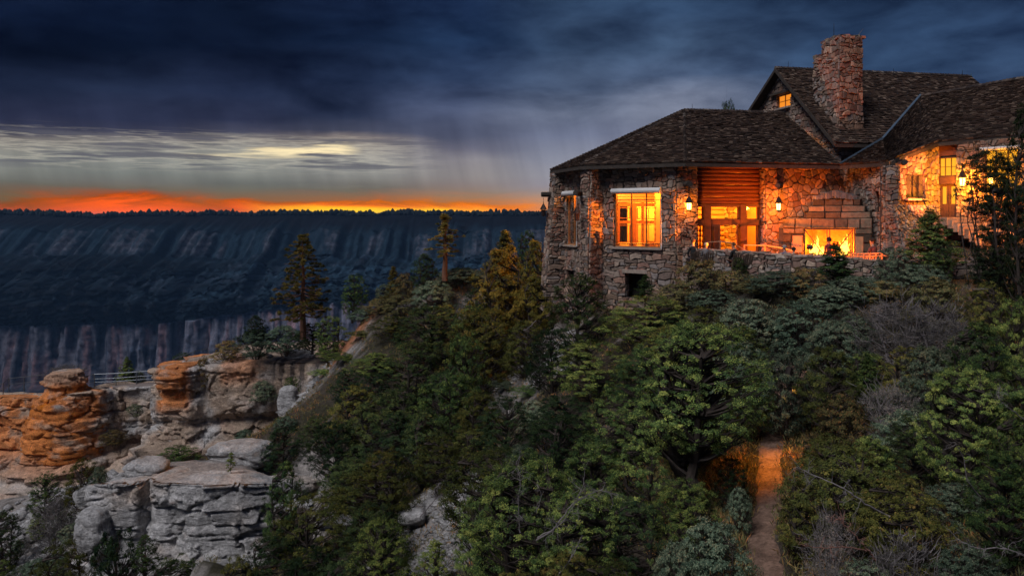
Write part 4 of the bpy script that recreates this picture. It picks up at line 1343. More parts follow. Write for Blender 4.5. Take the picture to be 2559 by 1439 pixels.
# great hall gable, its lower front wall, closing walls out of sight
PK = Vector((18.0, 52.0, 10.12)); FR = Vector((19.35, 45.5, 4.38)); BK = Vector((16.9, 56.4, 6.9))
def gable():
    w = Wall((BK.x + 0.75, BK.y), (FR.x + 0.55, FR.y + 0.5), (-1, 0))
    sp = (Vector((PK.x, PK.y, 0)) - Vector((BK.x, BK.y, 0))).length
    zr = lambda s: (BK.z + (PK.z - BK.z) * s / sp) if s < sp else (PK.z + (FR.z - PK.z) * (s - sp) / (w.L - sp + 0.4))
    h = w.hole(1943, 1977, 236, 269)
    mb = MB()
    zb = 2.0
    T = 0.35
    # a fan of quads round the small window
    xs = [0, h[0], h[1], sp, w.L]
    xs = sorted(xs)
    for a, b in zip(xs[:-1], xs[1:]):
        if b - a < 1e-3: continue
        if abs(a - h[0]) < 1e-6 or (h[0] - 1e-6 <= a and b <= h[1] + 1e-6):
            mb.add([w.at(a, zb), w.at(b, zb), w.at(b, h[2]), w.at(a, h[2])], [(0,1,2,3)])
            mb.add([w.at(a, h[3]), w.at(b, h[3]), w.at(b, zr(b) - 0.2), w.at(a, zr(a) - 0.2)], [(0,1,2,3)])
        else:
            mb.add([w.at(a, zb), w.at(b, zb), w.at(b, zr(b) - 0.2), w.at(a, zr(a) - 0.2)], [(0,1,2,3)])
    for sx in (h[0], h[1]):
        mb.add([w.at(sx, h[2]), w.at(sx, h[3]), w.at(sx, h[3], -T), w.at(sx, h[2], -T)], [(0,1,2,3)])
    for k in (h[2], h[3]):
        mb.add([w.at(h[0], k), w.at(h[1], k), w.at(h[1], k, -T), w.at(h[0], k, -T)], [(0,1,2,3)])
    o = lodge_part(mb, 'gable_wall', M_MORTAR)
    stones_on([(0, zb), (w.L, zb), (w.L, zr(w.L) - 0.2), (sp, zr(sp) - 0.2), (0, zr(0) - 0.2)], [h], w.at, (0.6, 0.45), o, 23)
    return w, h
wGab, hGab = gable()
wH = Wall(along((19.9, 46.3), 0), along((19.9, 46.3), 5.0), (0, -1))
stone_wall(wH, 2.0, flat(4.5), [], 24, size=(0.55, 0.42))
# back and side walls, floors: plain masonry nobody sees from the viewpoint
for a, b, zb, zt in ((W0, (8.5, 60.0), -8, 3.2), ((8.5, 60.0), (17.0, 61.5), -7, 3.2), ((17.0, 57.0), (16.0, 62.0), -5, 7), ((16.0, 62.0), (34.0, 65.5), -5, 5), ((34.0, 65.5), (36.0, 52.0), -4, 5), ((36.0, 52.0), (34.5, 38.5), -3, 4.2), ((34.5, 38.5), K3, -3, 4.1)):
    w = Wall(a, b); w2 = Wall(a, b, ((a[0] + b[0]) / 2 - 18, (a[1] + b[1]) / 2 - 50))
    slab_wall(w2, (zb, flat(zt)), [], 0.4)

# ---- roofs: slab, hand-laid shingle courses, caps
SHING = []      # (verts, colour, centre)
SH_COLS = [(0.050,0.034,0.027),(0.036,0.026,0.021),(0.066,0.048,0.038),(0.028,0.020,0.017),(0.115,0.092,0.076),(0.044,0.029,0.023),(0.030,0.022,0.019),(0.052,0.038,0.031)]
def roof(a, b, c, d, seed, exposure=0.20, wmin=0.16, wmax=0.34, thick=0.22, shingles=True, fascia=True):
    """bilinear roof face: a-b the eave (left to right), d-c the top edge above it"""
    a, b, c, d = map(Vector, (a, b, c, d))
    n = ((b - a).cross(d - a) + (c - b).cross(c - d) * -1 * 0).normalized()
    if n.length < 0.5: n = (b - a).cross(c - a).normalized()
    if n.z < 0: n = -n
    mb = MB()
    K = 6
    g = [[(a.lerp(b, i / K)).lerp(d.lerp(c, i / K), j / K) for i in range(K + 1)] for j in range(K + 1)]
    vs = [p for r in g for p in r] + [p - n * thick for r in g for p in r]
    N = (K + 1) ** 2
    fs = []
    for j in range(K):
        for i in range(K):
            q = (j * (K + 1) + i, j * (K + 1) + i + 1, (j + 1) * (K + 1) + i + 1, (j + 1) * (K + 1) + i)
            fs.append(q); fs.append(tuple(N + t for t in q[::-1]))
    for j in range(K):
        for i0 in (0, K):
            q0 = j * (K + 1) + i0; q1 = (j + 1) * (K + 1) + i0
            fs.append((q0, q1, N + q1, N + q0))
    for i in range(K):
        for j0 in (0, K):
            q0 = j0 * (K + 1) + i; q1 = q0 + 1
            fs.append((q0, q1, N + q1, N + q0))
    mb.add(vs, fs)
    o = lodge_part(mb, 'roof', M_BEAM)
    if not shingles: return o
    rs = random.Random(seed)
    H = max((d - a).length, (c - b).length)
    rows = int(H / exposure)
    wave = lambda t, j: 0.0
    for j in range(rows):
        t0 = j / rows; t1 = min(1, (j + 1.35) / rows)
        L0, R0 = a.lerp(d, t0), b.lerp(c, t0)
        L1, R1 = a.lerp(d, t1), b.lerp(c, t1)
        W = (R0 - L0).length
        if W < 0.2: continue
        x = -rs.random() * 0.1
        sag = 0.03 * math.sin(j * 0.7 + seed)
        while x < W:
            w = rs.uniform(wmin, wmax)
            f0 = max(0, x / W); f1 = min(1, (x + w - 0.012) / W)
            x += w
            if f1 - f0 < 0.002: continue
            lift = rs.uniform(0.05, 0.10); drop = rs.uniform(-0.035, 0.03) * H / rows / exposure
            p0 = L0.lerp(R0, f0); p1 = L0.lerp(R0, f1); q0 = L1.lerp(R1, f0); q1 = L1.lerp(R1, f1)
            dn = (p0 - q0)
            if dn.length > 1e-6: dn = dn.normalized() * drop
            else: dn = Vector((0, 0, 0))
            p0 = p0 + dn; p1 = p1 + dn
            col = rs.choice(SH_COLS); g_ = rs.uniform(0.75, 1.3)
            vs = [p0 + n * 0.0, p1 + n * 0.0, p1 + n * lift, p0 + n * (lift + rs.uniform(-0.01, 0.01)), q1 + n * 0.02, q0 + n * 0.02]
            SHING.append((vs, [(0,1,2,3),(3,2,4,5),(0,3,5),(1,4,2)], tuple(min(0.5, k * g_ * t_) for k, t_ in zip(col, (1.12, 0.97, 0.86))), o, (p0 + q1) / 2))
    return o
def caps(a, b, seed, w=0.17, step=0.22, parent=None, roof_o=None):
    """ridge or hip caps: short lapped pieces straddling the line a-b"""
    a = Vector(a); b = Vector(b)
    d = (b - a); L = d.length; d /= L
    side = d.cross(Vector((0, 0, 1))).normalized()
    up = side.cross(d).normalized()
    rs = random.Random(seed)
    n = int(L / step)
    for i in range(n):
        p = a + d * (i * step); q = a + d * ((i + 1.3) * step)
        l0 = 0.13 + rs.uniform(0, 0.02); l1 = 0.08
        vs = [p + side * w - up * 0.02, p + up * l0, p - side * w - up * 0.02, q + side * w - up * 0.05, q + up * l1, q - side * w - up * 0.05]
        vs += [p + side * w - up * 0.06, p - side * w - up * 0.06]
        col = rs.choice(SH_COLS); g_ = rs.uniform(0.9, 1.5)
        SHING.append((vs, [(0,1,4,3),(1,2,5,4),(0,6,7,2,1)], tuple(k * g_ for k in col), roof_o, (p + q) / 2))

E0 = (3.6, 58.2, 3.1); E1 = (2.62, 52.0, 3.12); E2 = (4.1, 45.85, 3.05); E3 = (9.79, 42.9, 3.05)
CC = (11.42, 50.4, 7.02); GG = (18.5, 51.8, 7.03); E4 = (19.45, 44.95, 3.03)
r1 = roof(E0, E1, CC, CC, 1)
r2 = roof(E1, E2, CC, CC, 2)
r3 = roof(E2, E3, CC, CC, 3)
r4 = roof(E3, E4, GG, CC, 4)
roof((8.0, 60.5, 3.0), E0, CC, CC, 5, shingles=False)
roof((17.0, 61.5, 3.0), (8.0, 60.5, 3.0), CC, GG, 6, shingles=False)
for k, (p, q, ro) in enumerate(((E1, CC, r2), (E2, CC, r3), (E3, CC, r4), (CC, GG, r4))):
    caps(p, q, 40 + k, roof_o=ro)
RE = Vector((33.2, 55.05, 10.1)); FE = Vector((34.4, 48.4, 4.4))
r5 = roof(FR, FE, RE, PK, 7)
roof(Vector((32.0, 62.0, 4.4)), BK, PK, RE, 8, shingles=False)
caps(PK, RE, 50, roof_o=r5)
# right wing, its eave sweeping up from the inner corner
L0_ = Vector((19.35, 45.05, 3.02)); L1_ = Vector((20.15, 40.9, 2.93)); L2_ = Vector((24.1, 42.95, 4.2)); L2b = L2_; L4_ = Vector((26.7, 39.4, 4.25)); L5_ = Vector((28.6, 35.4, 4.25))
V1_ = Vector((22.5, 46.1, 4.62)); V2_ = Vector((27.7, 51.5, 8.12)); R1_ = Vector((30.1, 44.5, 8.1)); R2_ = Vector((32.4, 37.8, 8.1))
r6 = roof(L0_, L1_, L1_.lerp(V1_, 0.999), V1_, 9)
MIDV = V1_.lerp(V2_, 0.5)
r7 = roof(L1_, L2b, V2_, V1_, 10)
r8 = roof(L2_, L4_, R1_, V2_, 11)
r9 = roof(L4_, L5_, R2_, R1_, 12)
roof(R2_ + Vector((5.0, 1.5, -4.0)), R1_ + Vector((5.0, 3, -4)), R1_, R2_, 13, shingles=False)
roof(R1_ + Vector((5.0, 3, -4)), V2_ + Vector((6.0, 2, -4)), V2_, R1_, 14, shingles=False)
caps(V2_, R1_, 52, roof_o=r8); caps(R1_, R2_, 53, roof_o=r9)
# bluish metal in the valley and at the low meeting of the roofs
mb = MB()
up = Vector((0, 0, 0.14))
for p, q in ((V1_, V2_), (Vector(E4), V1_)):
    sd = Vector((0.09, 0.03, 0))
    mb.add([p - sd + up, p + sd + up, q + sd + up, q - sd + up, p - sd, p + sd, q + sd, q - sd], [(0,1,2,3),(0,4,5,1),(1,5,6,2),(3,2,6,7),(0,3,7,4)])
lodge_part(mb, 'valley_flashing', M_FLASH)
# fascia boards and soffit trim along the eaves and rakes
for p, q in ((E1, E2), (E2, E3), (E3, E4), (PK, FR), (PK, BK), (L1_, L2_), (L2_, L4_), (L4_, L5_), (FR, FE), (L0_, L1_)):
    mb = MB(); p = Vector(p); q = Vector(q)
    mb.bar(p + Vector((0, 0, -0.16)), q + Vector((0, 0, -0.16)), 0.07, 0.20)
    lodge_part(mb, 'fascia_board', M_BEAM)

# ---- chimney
def chimney():
    A = Vector((20.16, 46.8, 0)); W = 1.56; D = 2.65
    mb = MB()
    a, d = AX, DX
    zb = 3.0
    def blk(x0, x1, y0, y1, z0, z1, fl=0.0):
        c = [A + a * x0 + d * y0, A + a * x1 + d * y0, A + a * x1 + d * y1, A + a * x0 + d * y1]
        e = [A + a * (x0 - fl) + d * (y0 - fl), A + a * (x1 + fl) + d * (y0 - fl), A + a * (x1 + fl) + d * (y1 + fl), A + a * (x0 - fl) + d * (y1 + fl)]
        vs = [p + Vector((0, 0, z0)) for p in e] + [p + Vector((0, 0, z1)) for p in c]
        mb.add(vs, [(0,1,5,4),(1,2,6,5),(2,3,7,6),(3,0,4,7),(4,5,6,7)])
    blk(0, W, 0.0, 1.75, zb, 11.0)
    blk(0.02, W - 0.02, 1.76, D, zb, 10.25)
    blk(0.1, W - 0.1, -0.0, 0.9, 11.0, 11.18)
    o = lodge_part(mb, 'chimney', M_MORTAR)
    fl = lambda z: 0.035 * max(0, 7.5 - z)
    wf = lambda s, z, out: A + a * (s * (1 + 2 * fl(z) / W) - fl(z)) + d * (-out) + Vector((0, 0, z))
    stones_on([(0, zb + 1.2), (W, zb + 1.2), (W, 11.1), (0, 11.1)], [], wf, (0.50, 0.50), o, 71, tint=(1.0, 0.82, 0.74), proud=(0.04, 0.14), jitter=0.3)
    wl = lambda s, z, out: A + a * (-out - fl(z)) + d * (s * (1 + 0.02 * max(0, 7.5 - z))) + Vector((0, 0, z))
    stones_on([(0, zb), (1.75, zb), (1.75, 11.05), (0, 11.05)], [], wl, (0.55, 0.5), o, 72, proud=(0.04, 0.13), jitter=0.7)
    stones_on([(1.77, zb + 2), (D + 0.02, zb + 2), (D, 10.2), (1.77, 10.2)], [], wl, (0.5, 0.48), o, 73, proud=(0.04, 0.16), jitter=0.7)
    # rough coping stones on top
    rs = random.Random(4)
    for x in np.arange(0.0, W, 0.36):
        for y in np.arange(0.0, D, 0.40):
            z = 11.02 if y < 1.7 else 10.25
            c = A + a * (x + 0.2) + d * (y + 0.2) + Vector((0, 0, z + 0.05))
            h = rs.uniform(0.10, 0.2); w = rs.uniform(0.17, 0.22)
            vs = [c + Vector((sx * w * rs.uniform(0.8, 1.15), sy * w * rs.uniform(0.8, 1.15), sz * h)) for sx, sy, sz in ((-1,-1,-0.5),(1,-1,-0.5),(1,1,-0.5),(-1,1,-0.5),(-1,-1,0.8),(1,-1,0.8),(1,1,0.8),(-1,1,0.8))]
            STONES.append((vs, [(4,5,6,7),(0,1,5,4),(1,2,6,5),(2,3,7,6),(3,0,4,7)], tuple(k * rs.uniform(0.6, 1.0) for k in rs.choice(STONE_COLS)), o, c, w * h * 2))
    return o
chimney()
def rod(p, h, r=0.02, lean=(0, 0)):
    mb = MB(); p = Vector(p)
    mb.tube([p, p + Vector((lean[0], lean[1], h))], [r, r * 0.5], 5)
    lodge_part(mb, 'lightning_rod', M_METAL)
rod(P(2084, 92, 48.0), 0.85); rod(P(2142, 92, 48.0), 0.5, lean=(0.4, 0)); rod(P(1970, 172, 52.5), 0.5); rod(P(1730, 276, 50.5), 0.42); rod(P(2233, 184, 53.5), 0.35); rod(P(2405, 190, 54.8), 0.4); rod(P(1878, 281, 51.2), 0.3)

# ---- joinery
def frame_rect(w, h, out, fw, dp, parent_mb, mull=(), trans=()):
    """timber frame in hole h=(s0,s1,z0,z1) of wall w at depth out"""
    s0, s1, z0, z1 = h
    def br(a, b, cw=fw):
        parent_mb.bar(w.at(a[0], a[1], out), w.at(b[0], b[1], out), cw, dp, up=tuple(w.n)) if False else bar_w(parent_mb, w, a, b, cw, dp, out)
    br((s0 + fw / 2, z0), (s0 + fw / 2, z1)); br((s1 - fw / 2, z0), (s1 - fw / 2, z1))
    br((s0 + fw, z0 + fw / 2), (s1 - fw, z0 + fw / 2)); br((s0 + fw, z1 - fw / 2), (s1 - fw, z1 - fw / 2))
    for m in mull: br((s0 + (s1 - s0) * m, z0 + fw), (s0 + (s1 - s0) * m, z1 - fw), fw * 0.5)
    for m in trans: br((s0 + fw, z0 + (z1 - z0) * m), (s1 - fw, z0 + (z1 - z0) * m), fw * 0.45)
def bar_w(mb, w, a, b, cw, dp, out, col=(0.5, 0.5, 0.5)):
    """bar in the wall plane from (s,z) to (s,z), cw wide, dp deep, centred at depth out"""
    ax, az = a; bx, bz = b
    l = math.hypot(bx - ax, bz - az); tx, tz = (bx - ax) / l, (bz - az) / l
    px, pz = -tz * cw / 2, tx * cw / 2
    vs = []
    for o_ in (out - dp / 2, out + dp / 2):
        for (x, z) in ((ax - px, az - pz), (bx - px, bz - pz), (bx + px, bz + pz), (ax + px, az + pz)):
            vs.append(w.at(x, z, o_))
    mb.add(vs, [(0,1,2,3),(7,6,5,4),(0,4,5,1),(1,5,6,2),(2,6,7,3),(3,7,4,0)], col)
def pane(w, s0, s1, z0, z1, out, parent, mat=M_GLASS, name='pane'):
    mb = MB()
    bar_w(mb, w, ((s0 + s1) / 2, z0), ((s0 + s1) / 2, z1), s1 - s0, 0.012, out)
    return lodge_part(mb, name, mat, parent)
def window(w, h, out, fw=0.09, dp=0.10, mull=(), trans=(), mat=M_TIMBER, glass=M_GLASS, name='window', label=None):
    mb = MB()
    frame_rect(w, h, out, fw, dp, mb, mull, trans)
    o = lodge_part(mb, name, mat)
    s0, s1, z0, z1 = h
    ms = [0] + list(mull) + [1]
    for a, b in zip(ms[:-1], ms[1:]):
        pane(w, s0 + (s1 - s0) * a + 0.02, s0 + (s1 - s0) * b - 0.02, z0 + 0.03, z1 - 0.03, out - 0.02, o, glass)
    if label: o['label'] = label
    return o
def sill(w, h, parent, d=0.12, t=0.12, out=0.10):
    mb = MB()
    bar_w(mb, w, (h[0] - d, h[2] - t / 2), (h[1] + d, h[2] - t / 2), t, 0.30, out)
    return lodge_part(mb, 'sill', M_STONEPLAIN, parent)
M_STONEPLAIN = solid('dressed_stone', (0.32, 0.25, 0.20), 0.9, var=0.3, scale=5, bump=0.5)
def shade(w, h, parent, r=0.17):
    mb = MB()
    z = h[3] + 0.02
    pts = [w.at(h[0] - 0.08, z, 0.20), w.at(h[1] + 0.08, z, 0.20)]
    mb.tube(pts, r, 12)
    o = lodge_part(mb, 'roller_shade', M_SHADE, parent, smooth=False)
    mb = MB()
    mb.tube([w.at(h[1] + 0.12, z, 0.20), w.at(h[1] + 0.12, h[2] + 0.05, 0.20)], 0.012, 5)
    mb.box(w.at(h[1] + 0.12, h[2] + 0.1, 0.20), (0.07, 0.07, 0.32))
    lodge_part(mb, 'shade_cord', M_SHADE, parent)
M_WARMWOOD = solid('varnished_window_timber', (0.34, 0.15, 0.055), 0.55, var=0.3, scale=5, bump=0.2)
o = window(wC, hC, -0.16, 0.07, 0.12, mull=(0.36, 0.68), mat=M_WARMWOOD, label='big lit sunroom window'); sill(wC, hC, o); shade(wC, hC, o)
# thin horizontal glazing bar near the top
mb = MB(); bar_w(mb, wC, (hC[0] + 0.07, hC[2] + (hC[3] - hC[2]) * 0.84), (hC[1] - 0.07, hC[2] + (hC[3] - hC[2]) * 0.84), 0.035, 0.06, -0.12); lodge_part(mb, 'glazing_bar', M_WARMWOOD, o)
o = window(wB, hB, -0.16, 0.07, 0.12, mull=(0.5,), mat=M_WARMWOOD, label='narrow lit sunroom window'); sill(wB, hB, o); shade(wB, hB, o)
o = window(wA, (1.2, 3.4, -1.8, 1.4), -0.16, 0.07, 0.12, mat=M_WARMWOOD)
# cellar opening and the small dark one
mb = MB(); bar_w(mb, wC, ((hC2[0] + hC2[1]) / 2, hC2[2]), ((hC2[0] + hC2[1]) / 2, hC2[3]), hC2[1] - hC2[0], 0.06, -0.9); o = lodge_part(mb, 'cellar_door', M_DARK)
mb = MB(); bar_w(mb, wC, (hC2[0] - 0.15, hC2[3] + 0.12), (hC2[1] + 0.15, hC2[3] + 0.12), 0.22, 0.3, 0.02); lodge_part(mb, 'lintel', M_STONEPLAIN)
o = window(wB, hB2, -0.3, 0.06, 0.08, glass=M_DARK)
# gable window, lit
o = window(wGab, hGab, -0.12, 0.07, 0.1, mull=(0.5,), trans=(0.5,), mat=M_WARMWOOD, glass=M_LITGLASS, label='small lit window high in the gable'); sill(wGab, hGab, o, 0.05)
mb = MB(); bar_w(mb, wGab, (hGab[0] - 0.5, hGab[3] + 0.1), (hGab[1] + 0.4, hGab[3] + 0.1), 0.14, 0.5, 0.1); lodge_part(mb, 'lintel_log', M_BEAM)
# slit window, shuttered window
o = window(wD, hD, -0.2, 0.05, 0.08, glass=M_DARK)
M_DIMGLASS = emis('dim_amber_glass', (1.0, 0.30, 0.05), 0.10, (0.03, 0.015, 0.01))
o = window(wE, hE, -0.15, 0.10, 0.12, mull=(0.5,), trans=(0.5,), mat=M_BEAM, glass=M_DIMGLASS, label='dark-framed window in the lit wall'); sill(wE, hE, o)
for sx in (hE[0] + 0.30, hE[1] - 0.28):
    mb = MB(); bar_w(mb, wE, (sx, hE[2] + 0.06), (sx, hE[3] - 0.06), 0.34, 0.05, -0.04); lodge_part(mb, 'shutter', M_BEAM, o)

# double door with tall transom
def doorbay():
    s0, s1, z0, z1 = hF1
    z_sill = wF.z_of(2367, 543); zt0 = wF.z_of(2367, 441); zt1 = wF.z_of(2367, 393)
    mb = MB()
    bar_w(mb, wF, ((s0 + s1) / 2, zt1 + 0.1), ((s0 + s1) / 2, z1), s1 - s0, 0.12, -0.15)
    lodge_part(mb, 'gable_panel', M_LOG)
    o = window(wF, (s0 + 0.02, s1 - 0.02, zt0, zt1), -0.15, 0.06, 0.1, mull=(0.33, 0.66), trans=(0.5,), mat=M_TIMBER, glass=M_LIT2, label='bright transom window over the double door')
    mb = MB(); bar_w(mb, wF, (s0, zt0 - 0.22), (s1, zt0 - 0.22), 0.42, 0.2, -0.12); lodge_part(mb, 'door_lintel', M_TIMBER)
    mid = (s0 + s1) / 2; zdt = zt0 - 0.45
    for a, b in ((s0 + 0.05, mid - 0.01), (mid + 0.01, s1 - 0.05)):
        mb = MB()
        bar_w(mb, wF, (a + 0.06, z_sill), (a + 0.06, zdt), 0.12, 0.07, -0.2); bar_w(mb, wF, (b - 0.06, z_sill), (b - 0.06, zdt), 0.12, 0.07, -0.2)
        bar_w(mb, wF, (a + 0.12, zdt - 0.06), (b - 0.12, zdt - 0.06), 0.12, 0.07, -0.2)
        zm = z_sill + 0.75
        bar_w(mb, wF, ((a + b) / 2, z_sill), ((a + b) / 2, zm), b - a - 0.24, 0.05, -0.2)
        d_ = lodge_part(mb, 'door', M_TIMBER)
        pane(wF, a + 0.12, b - 0.12, zm, zdt - 0.12, -0.2, d_, M_LIT2)
        mb = MB(); mb.tube([wF.at((b if a < mid - 0.3 else a) - 0.0, zm + 0.2, -0.12), wF.at((b if a < mid - 0.3 else a), zm + 0.45, -0.12)], 0.018, 6); lodge_part(mb, 'handle', M_METAL, d_)
M_LIT2 = emis('bright_yellow_glass', (1.0, 0.42, 0.02), 0.8)
doorbay()
o = window(wF, hF2, -0.15, 0.10, 0.12, mull=(0.33, 0.66), trans=(0.42,), mat=M_TIMBER, glass=M_LIT2, label='wide lit window behind the dark branches'); shade(wF, hF2, o, 0.1)
# a short stone porch landing before the doors, and its steps down to the terrace
def steps():
    c = wF.at((hF1[0] + hF1[1]) / 2, 0, 0)
    zt = wF.z_of(2367, 543)
    f = Vector((0.14, -0.99, 0)); r = Vector((0.99, 0.14, 0))
    root = empty('stone_steps', (c.x, c.y, -3))
    setp(root, 'orange-lit stone stairs climbing to the double door', 'steps')
    n = 13
    for i in range(n):
        z = zt - 0.17 * i
        y0 = 0.25 if i == 0 else 1.1 + 0.33 * (i - 1)
        y1 = 1.1 + 0.33 * i
        off = 0.06 * i + 0.1
        mb = MB()
        rs = random.Random(i)
        x = -1.0
        while x < 1.9:
            wd = rs.uniform(0.4, 0.8)
            M = Matrix((r, f, Vector((0, 0, 1)))).transposed()
            q = c + r * (x + wd / 2 + off) + f * ((y0 + y1) / 2)
            g = rs.uniform(0.7, 1.2)
            mb.box((q.x - c.x, q.y - c.y, z - 0.22 + 3 + rs.uniform(-0.01, 0.01)), (wd - 0.02, (y1 - y0) + 0.04, 0.44), col=(0.34 * g, 0.24 * g, 0.17 * g), M=M.to_3x3())
            x += wd
        mb.build('step', M_STONE, root)
    return
steps()

# ---- log bay: logs above, posts, beams, glazed screens, open double door
def logbay():
    b0, b1 = tA.L, s1912
    bw = Wall(along(W3, b0, 0.55), along(W3, b1, 0.55), (0, -1))
    L = bw.L
    z_beam = bw.z_of(1820, 512); ztop = 3.25
    n = 11
    h = (ztop - z_beam) / n
    for i in range(n):
        mb = MB()
        z = z_beam + h * (i + 0.5)
        rs = random.Random(i)
        mb.tube([bw.at(0.0, z, -0.02), bw.at(L * 0.33, z + rs.uniform(-0.015, 0.015), 0), bw.at(L * 0.66, z + rs.uniform(-0.015, 0.015), 0), bw.at(L, z, -0.02)], [h * 0.53, h * 0.56, h * 0.52, h * 0.54], 10)
        lodge_part(mb, 'log', M_LOG, smooth=True)
    # frame
    zb = -3.0
    zl0 = bw.z_of(1820, 561); zl1 = bw.z_of(1820, 550); 
    mb = MB(); bar_w(mb, bw, (0, (zl0 + zl1) / 2), (L, (zl0 + zl1) / 2), zl1 - zl0 + 0.06, 0.30, 0.05); lodge_part(mb, 'beam', M_TIMBER)
    mb = MB(); bar_w(mb, bw, (0, z_beam - 0.05), (L, z_beam - 0.05), 0.16, 0.28, 0.04); lodge_part(mb, 'beam', M_TIMBER)
    for u0, u1 in ((1757, 1773), (1846, 1861), (1894, 1912)):
        a, b = bw.s_of(u0), bw.s_of(u1)
        mb = MB(); bar_w(mb, bw, ((a + b) / 2, zb), ((a + b) / 2, z_beam), b - a, 0.34, 0.06); lodge_part(mb, 'post', M_TIMBER)
    T_ = lambda u: bw.s_of(u)
    zt = bw.z_of(1820, 515); zt2 = bw.z_of(1820, 549)
    for u0, u1 in ((1741, 1756), (1774, 1845), (1862, 1893)):
        window(bw, (T_(u0), T_(u1), zt2, zt), 0.0, 0.06, 0.09, mat=M_TIMBER)
    for u0, u1 in ((1741, 1751), (1864, 1892)):
        window(bw, (T_(u0), T_(u1), zb + 0.5, zl0 - 0.02), 0.0, 0.07, 0.09, mat=M_TIMBER)
        mb = MB(); bar_w(mb, bw, ((T_(u0) + T_(u1)) / 2, zb), ((T_(u0) + T_(u1)) / 2, zb + 0.5), T_(u1) - T_(u0), 0.1, 0); lodge_part(mb, 'low_panel', M_TIMBER)
    # door leaves standing open
    for u, ang in ((1776, -70), (1843, -112)):
        s = T_(u)
        p = bw.at(s, 0, 0.1)
        dr = Vector((cos(radians(ang)) * 0.85, sin(radians(ang)) * 0.85, 0))
        lw = Wall((p.x, p.y), (p.x + dr.x, p.y + dr.y))
        mb = MB()
        for x in (0.06, lw.L - 0.06): bar_w(mb, lw, (x, zb + 0.03), (x, zl0), 0.12, 0.05, 0)
        for z, t in ((zl0 - 0.06, 0.12), (zb + 0.4, 0.7)): bar_w(mb, lw, (0.12, z), (lw.L - 0.12, z), t, 0.045, 0)
        o = lodge_part(mb, 'door', M_TIMBER)
        pane(lw, 0.12, lw.L - 0.12, zb + 0.75, zl0 - 0.12, 0, o)
    # room behind: side and back walls, floor, ceiling beams
    back = 4.2
    R = lambda a, d, z: Vector((*along(W3, a, 0.75 + d), z))
    mb = MB()
    mb.add([R(b0 - 0.6, 0, zb), R(b1 + 1.5, 0, zb), R(b1 + 1.5, back, zb), R(b0 - 0.6, back, zb)], [(0,1,2,3)])
    lodge_part(mb, 'hall_floor', M_FLAG)
    mb = MB()
    mb.add([R(b0 - 0.6, 0.4, 2.9), R(b1 + 1.5, 0.4, 2.9), R(b1 + 1.5, back, 2.9), R(b0 - 0.6, back, 2.9)], [(3,2,1,0)])
    lodge_part(mb, 'hall_ceiling', M_LOG)
    wb = Wall(along(W3, b0 - 0.6, 0.75 + back), along(W3, b1 + 1.5, 0.75 + back), (0, -1))
    sp = wb.s_of(1806)
    # half log wall, half rubble
    i = 0; z = zb
    while z < 2.9:
        mb = MB(); mb.tube([wb.at(0, z + 0.16, 0.1), wb.at(sp, z + 0.16, 0.1)], 0.17, 8); lodge_part(mb, 'interior_log', M_PLASTLOG, smooth=True)
        z += 0.34
    w2 = Wall((wb.at(sp, 0)).to_2d(), (wb.at(wb.L, 0)).to_2d(), (0, -1))
    o = slab_wall(w2, (zb, flat(2.9)), [], 0.3, 'interior_wall', M_MORTAR)
    stones_on([(0, zb), (w2.L, zb), (w2.L, 2.9), (0, 2.9)], [], w2.at, (0.7, 0.42), o, 81, tint=(1.5, 1.45, 1.2), proud=(0.03, 0.07))
    for a in (b0 - 0.6, b1 + 1.5):
        mb = MB()
        mb.add([R(a, 0, zb), R(a, back, zb), R(a, back, 2.9), R(a, 0, 2.9)], [(0,1,2,3)])
        lodge_part(mb, 'interior_wall', M_PLASTER)
    return R
M_PLASTLOG = solid('warm_log', (0.50, 0.30, 0.14), 0.75, var=0.3, scale=1.5, bump=0.3)
RR = logbay()
lamp('hall_lamp', RR(3.2, 2.0, 1.6), 1000, (1.0, 0.32, 0.02), 0.25)
lamp('hall_lamp', RR(5.6, 2.6, 0.6), 350, (1.0, 0.32, 0.02), 0.2)

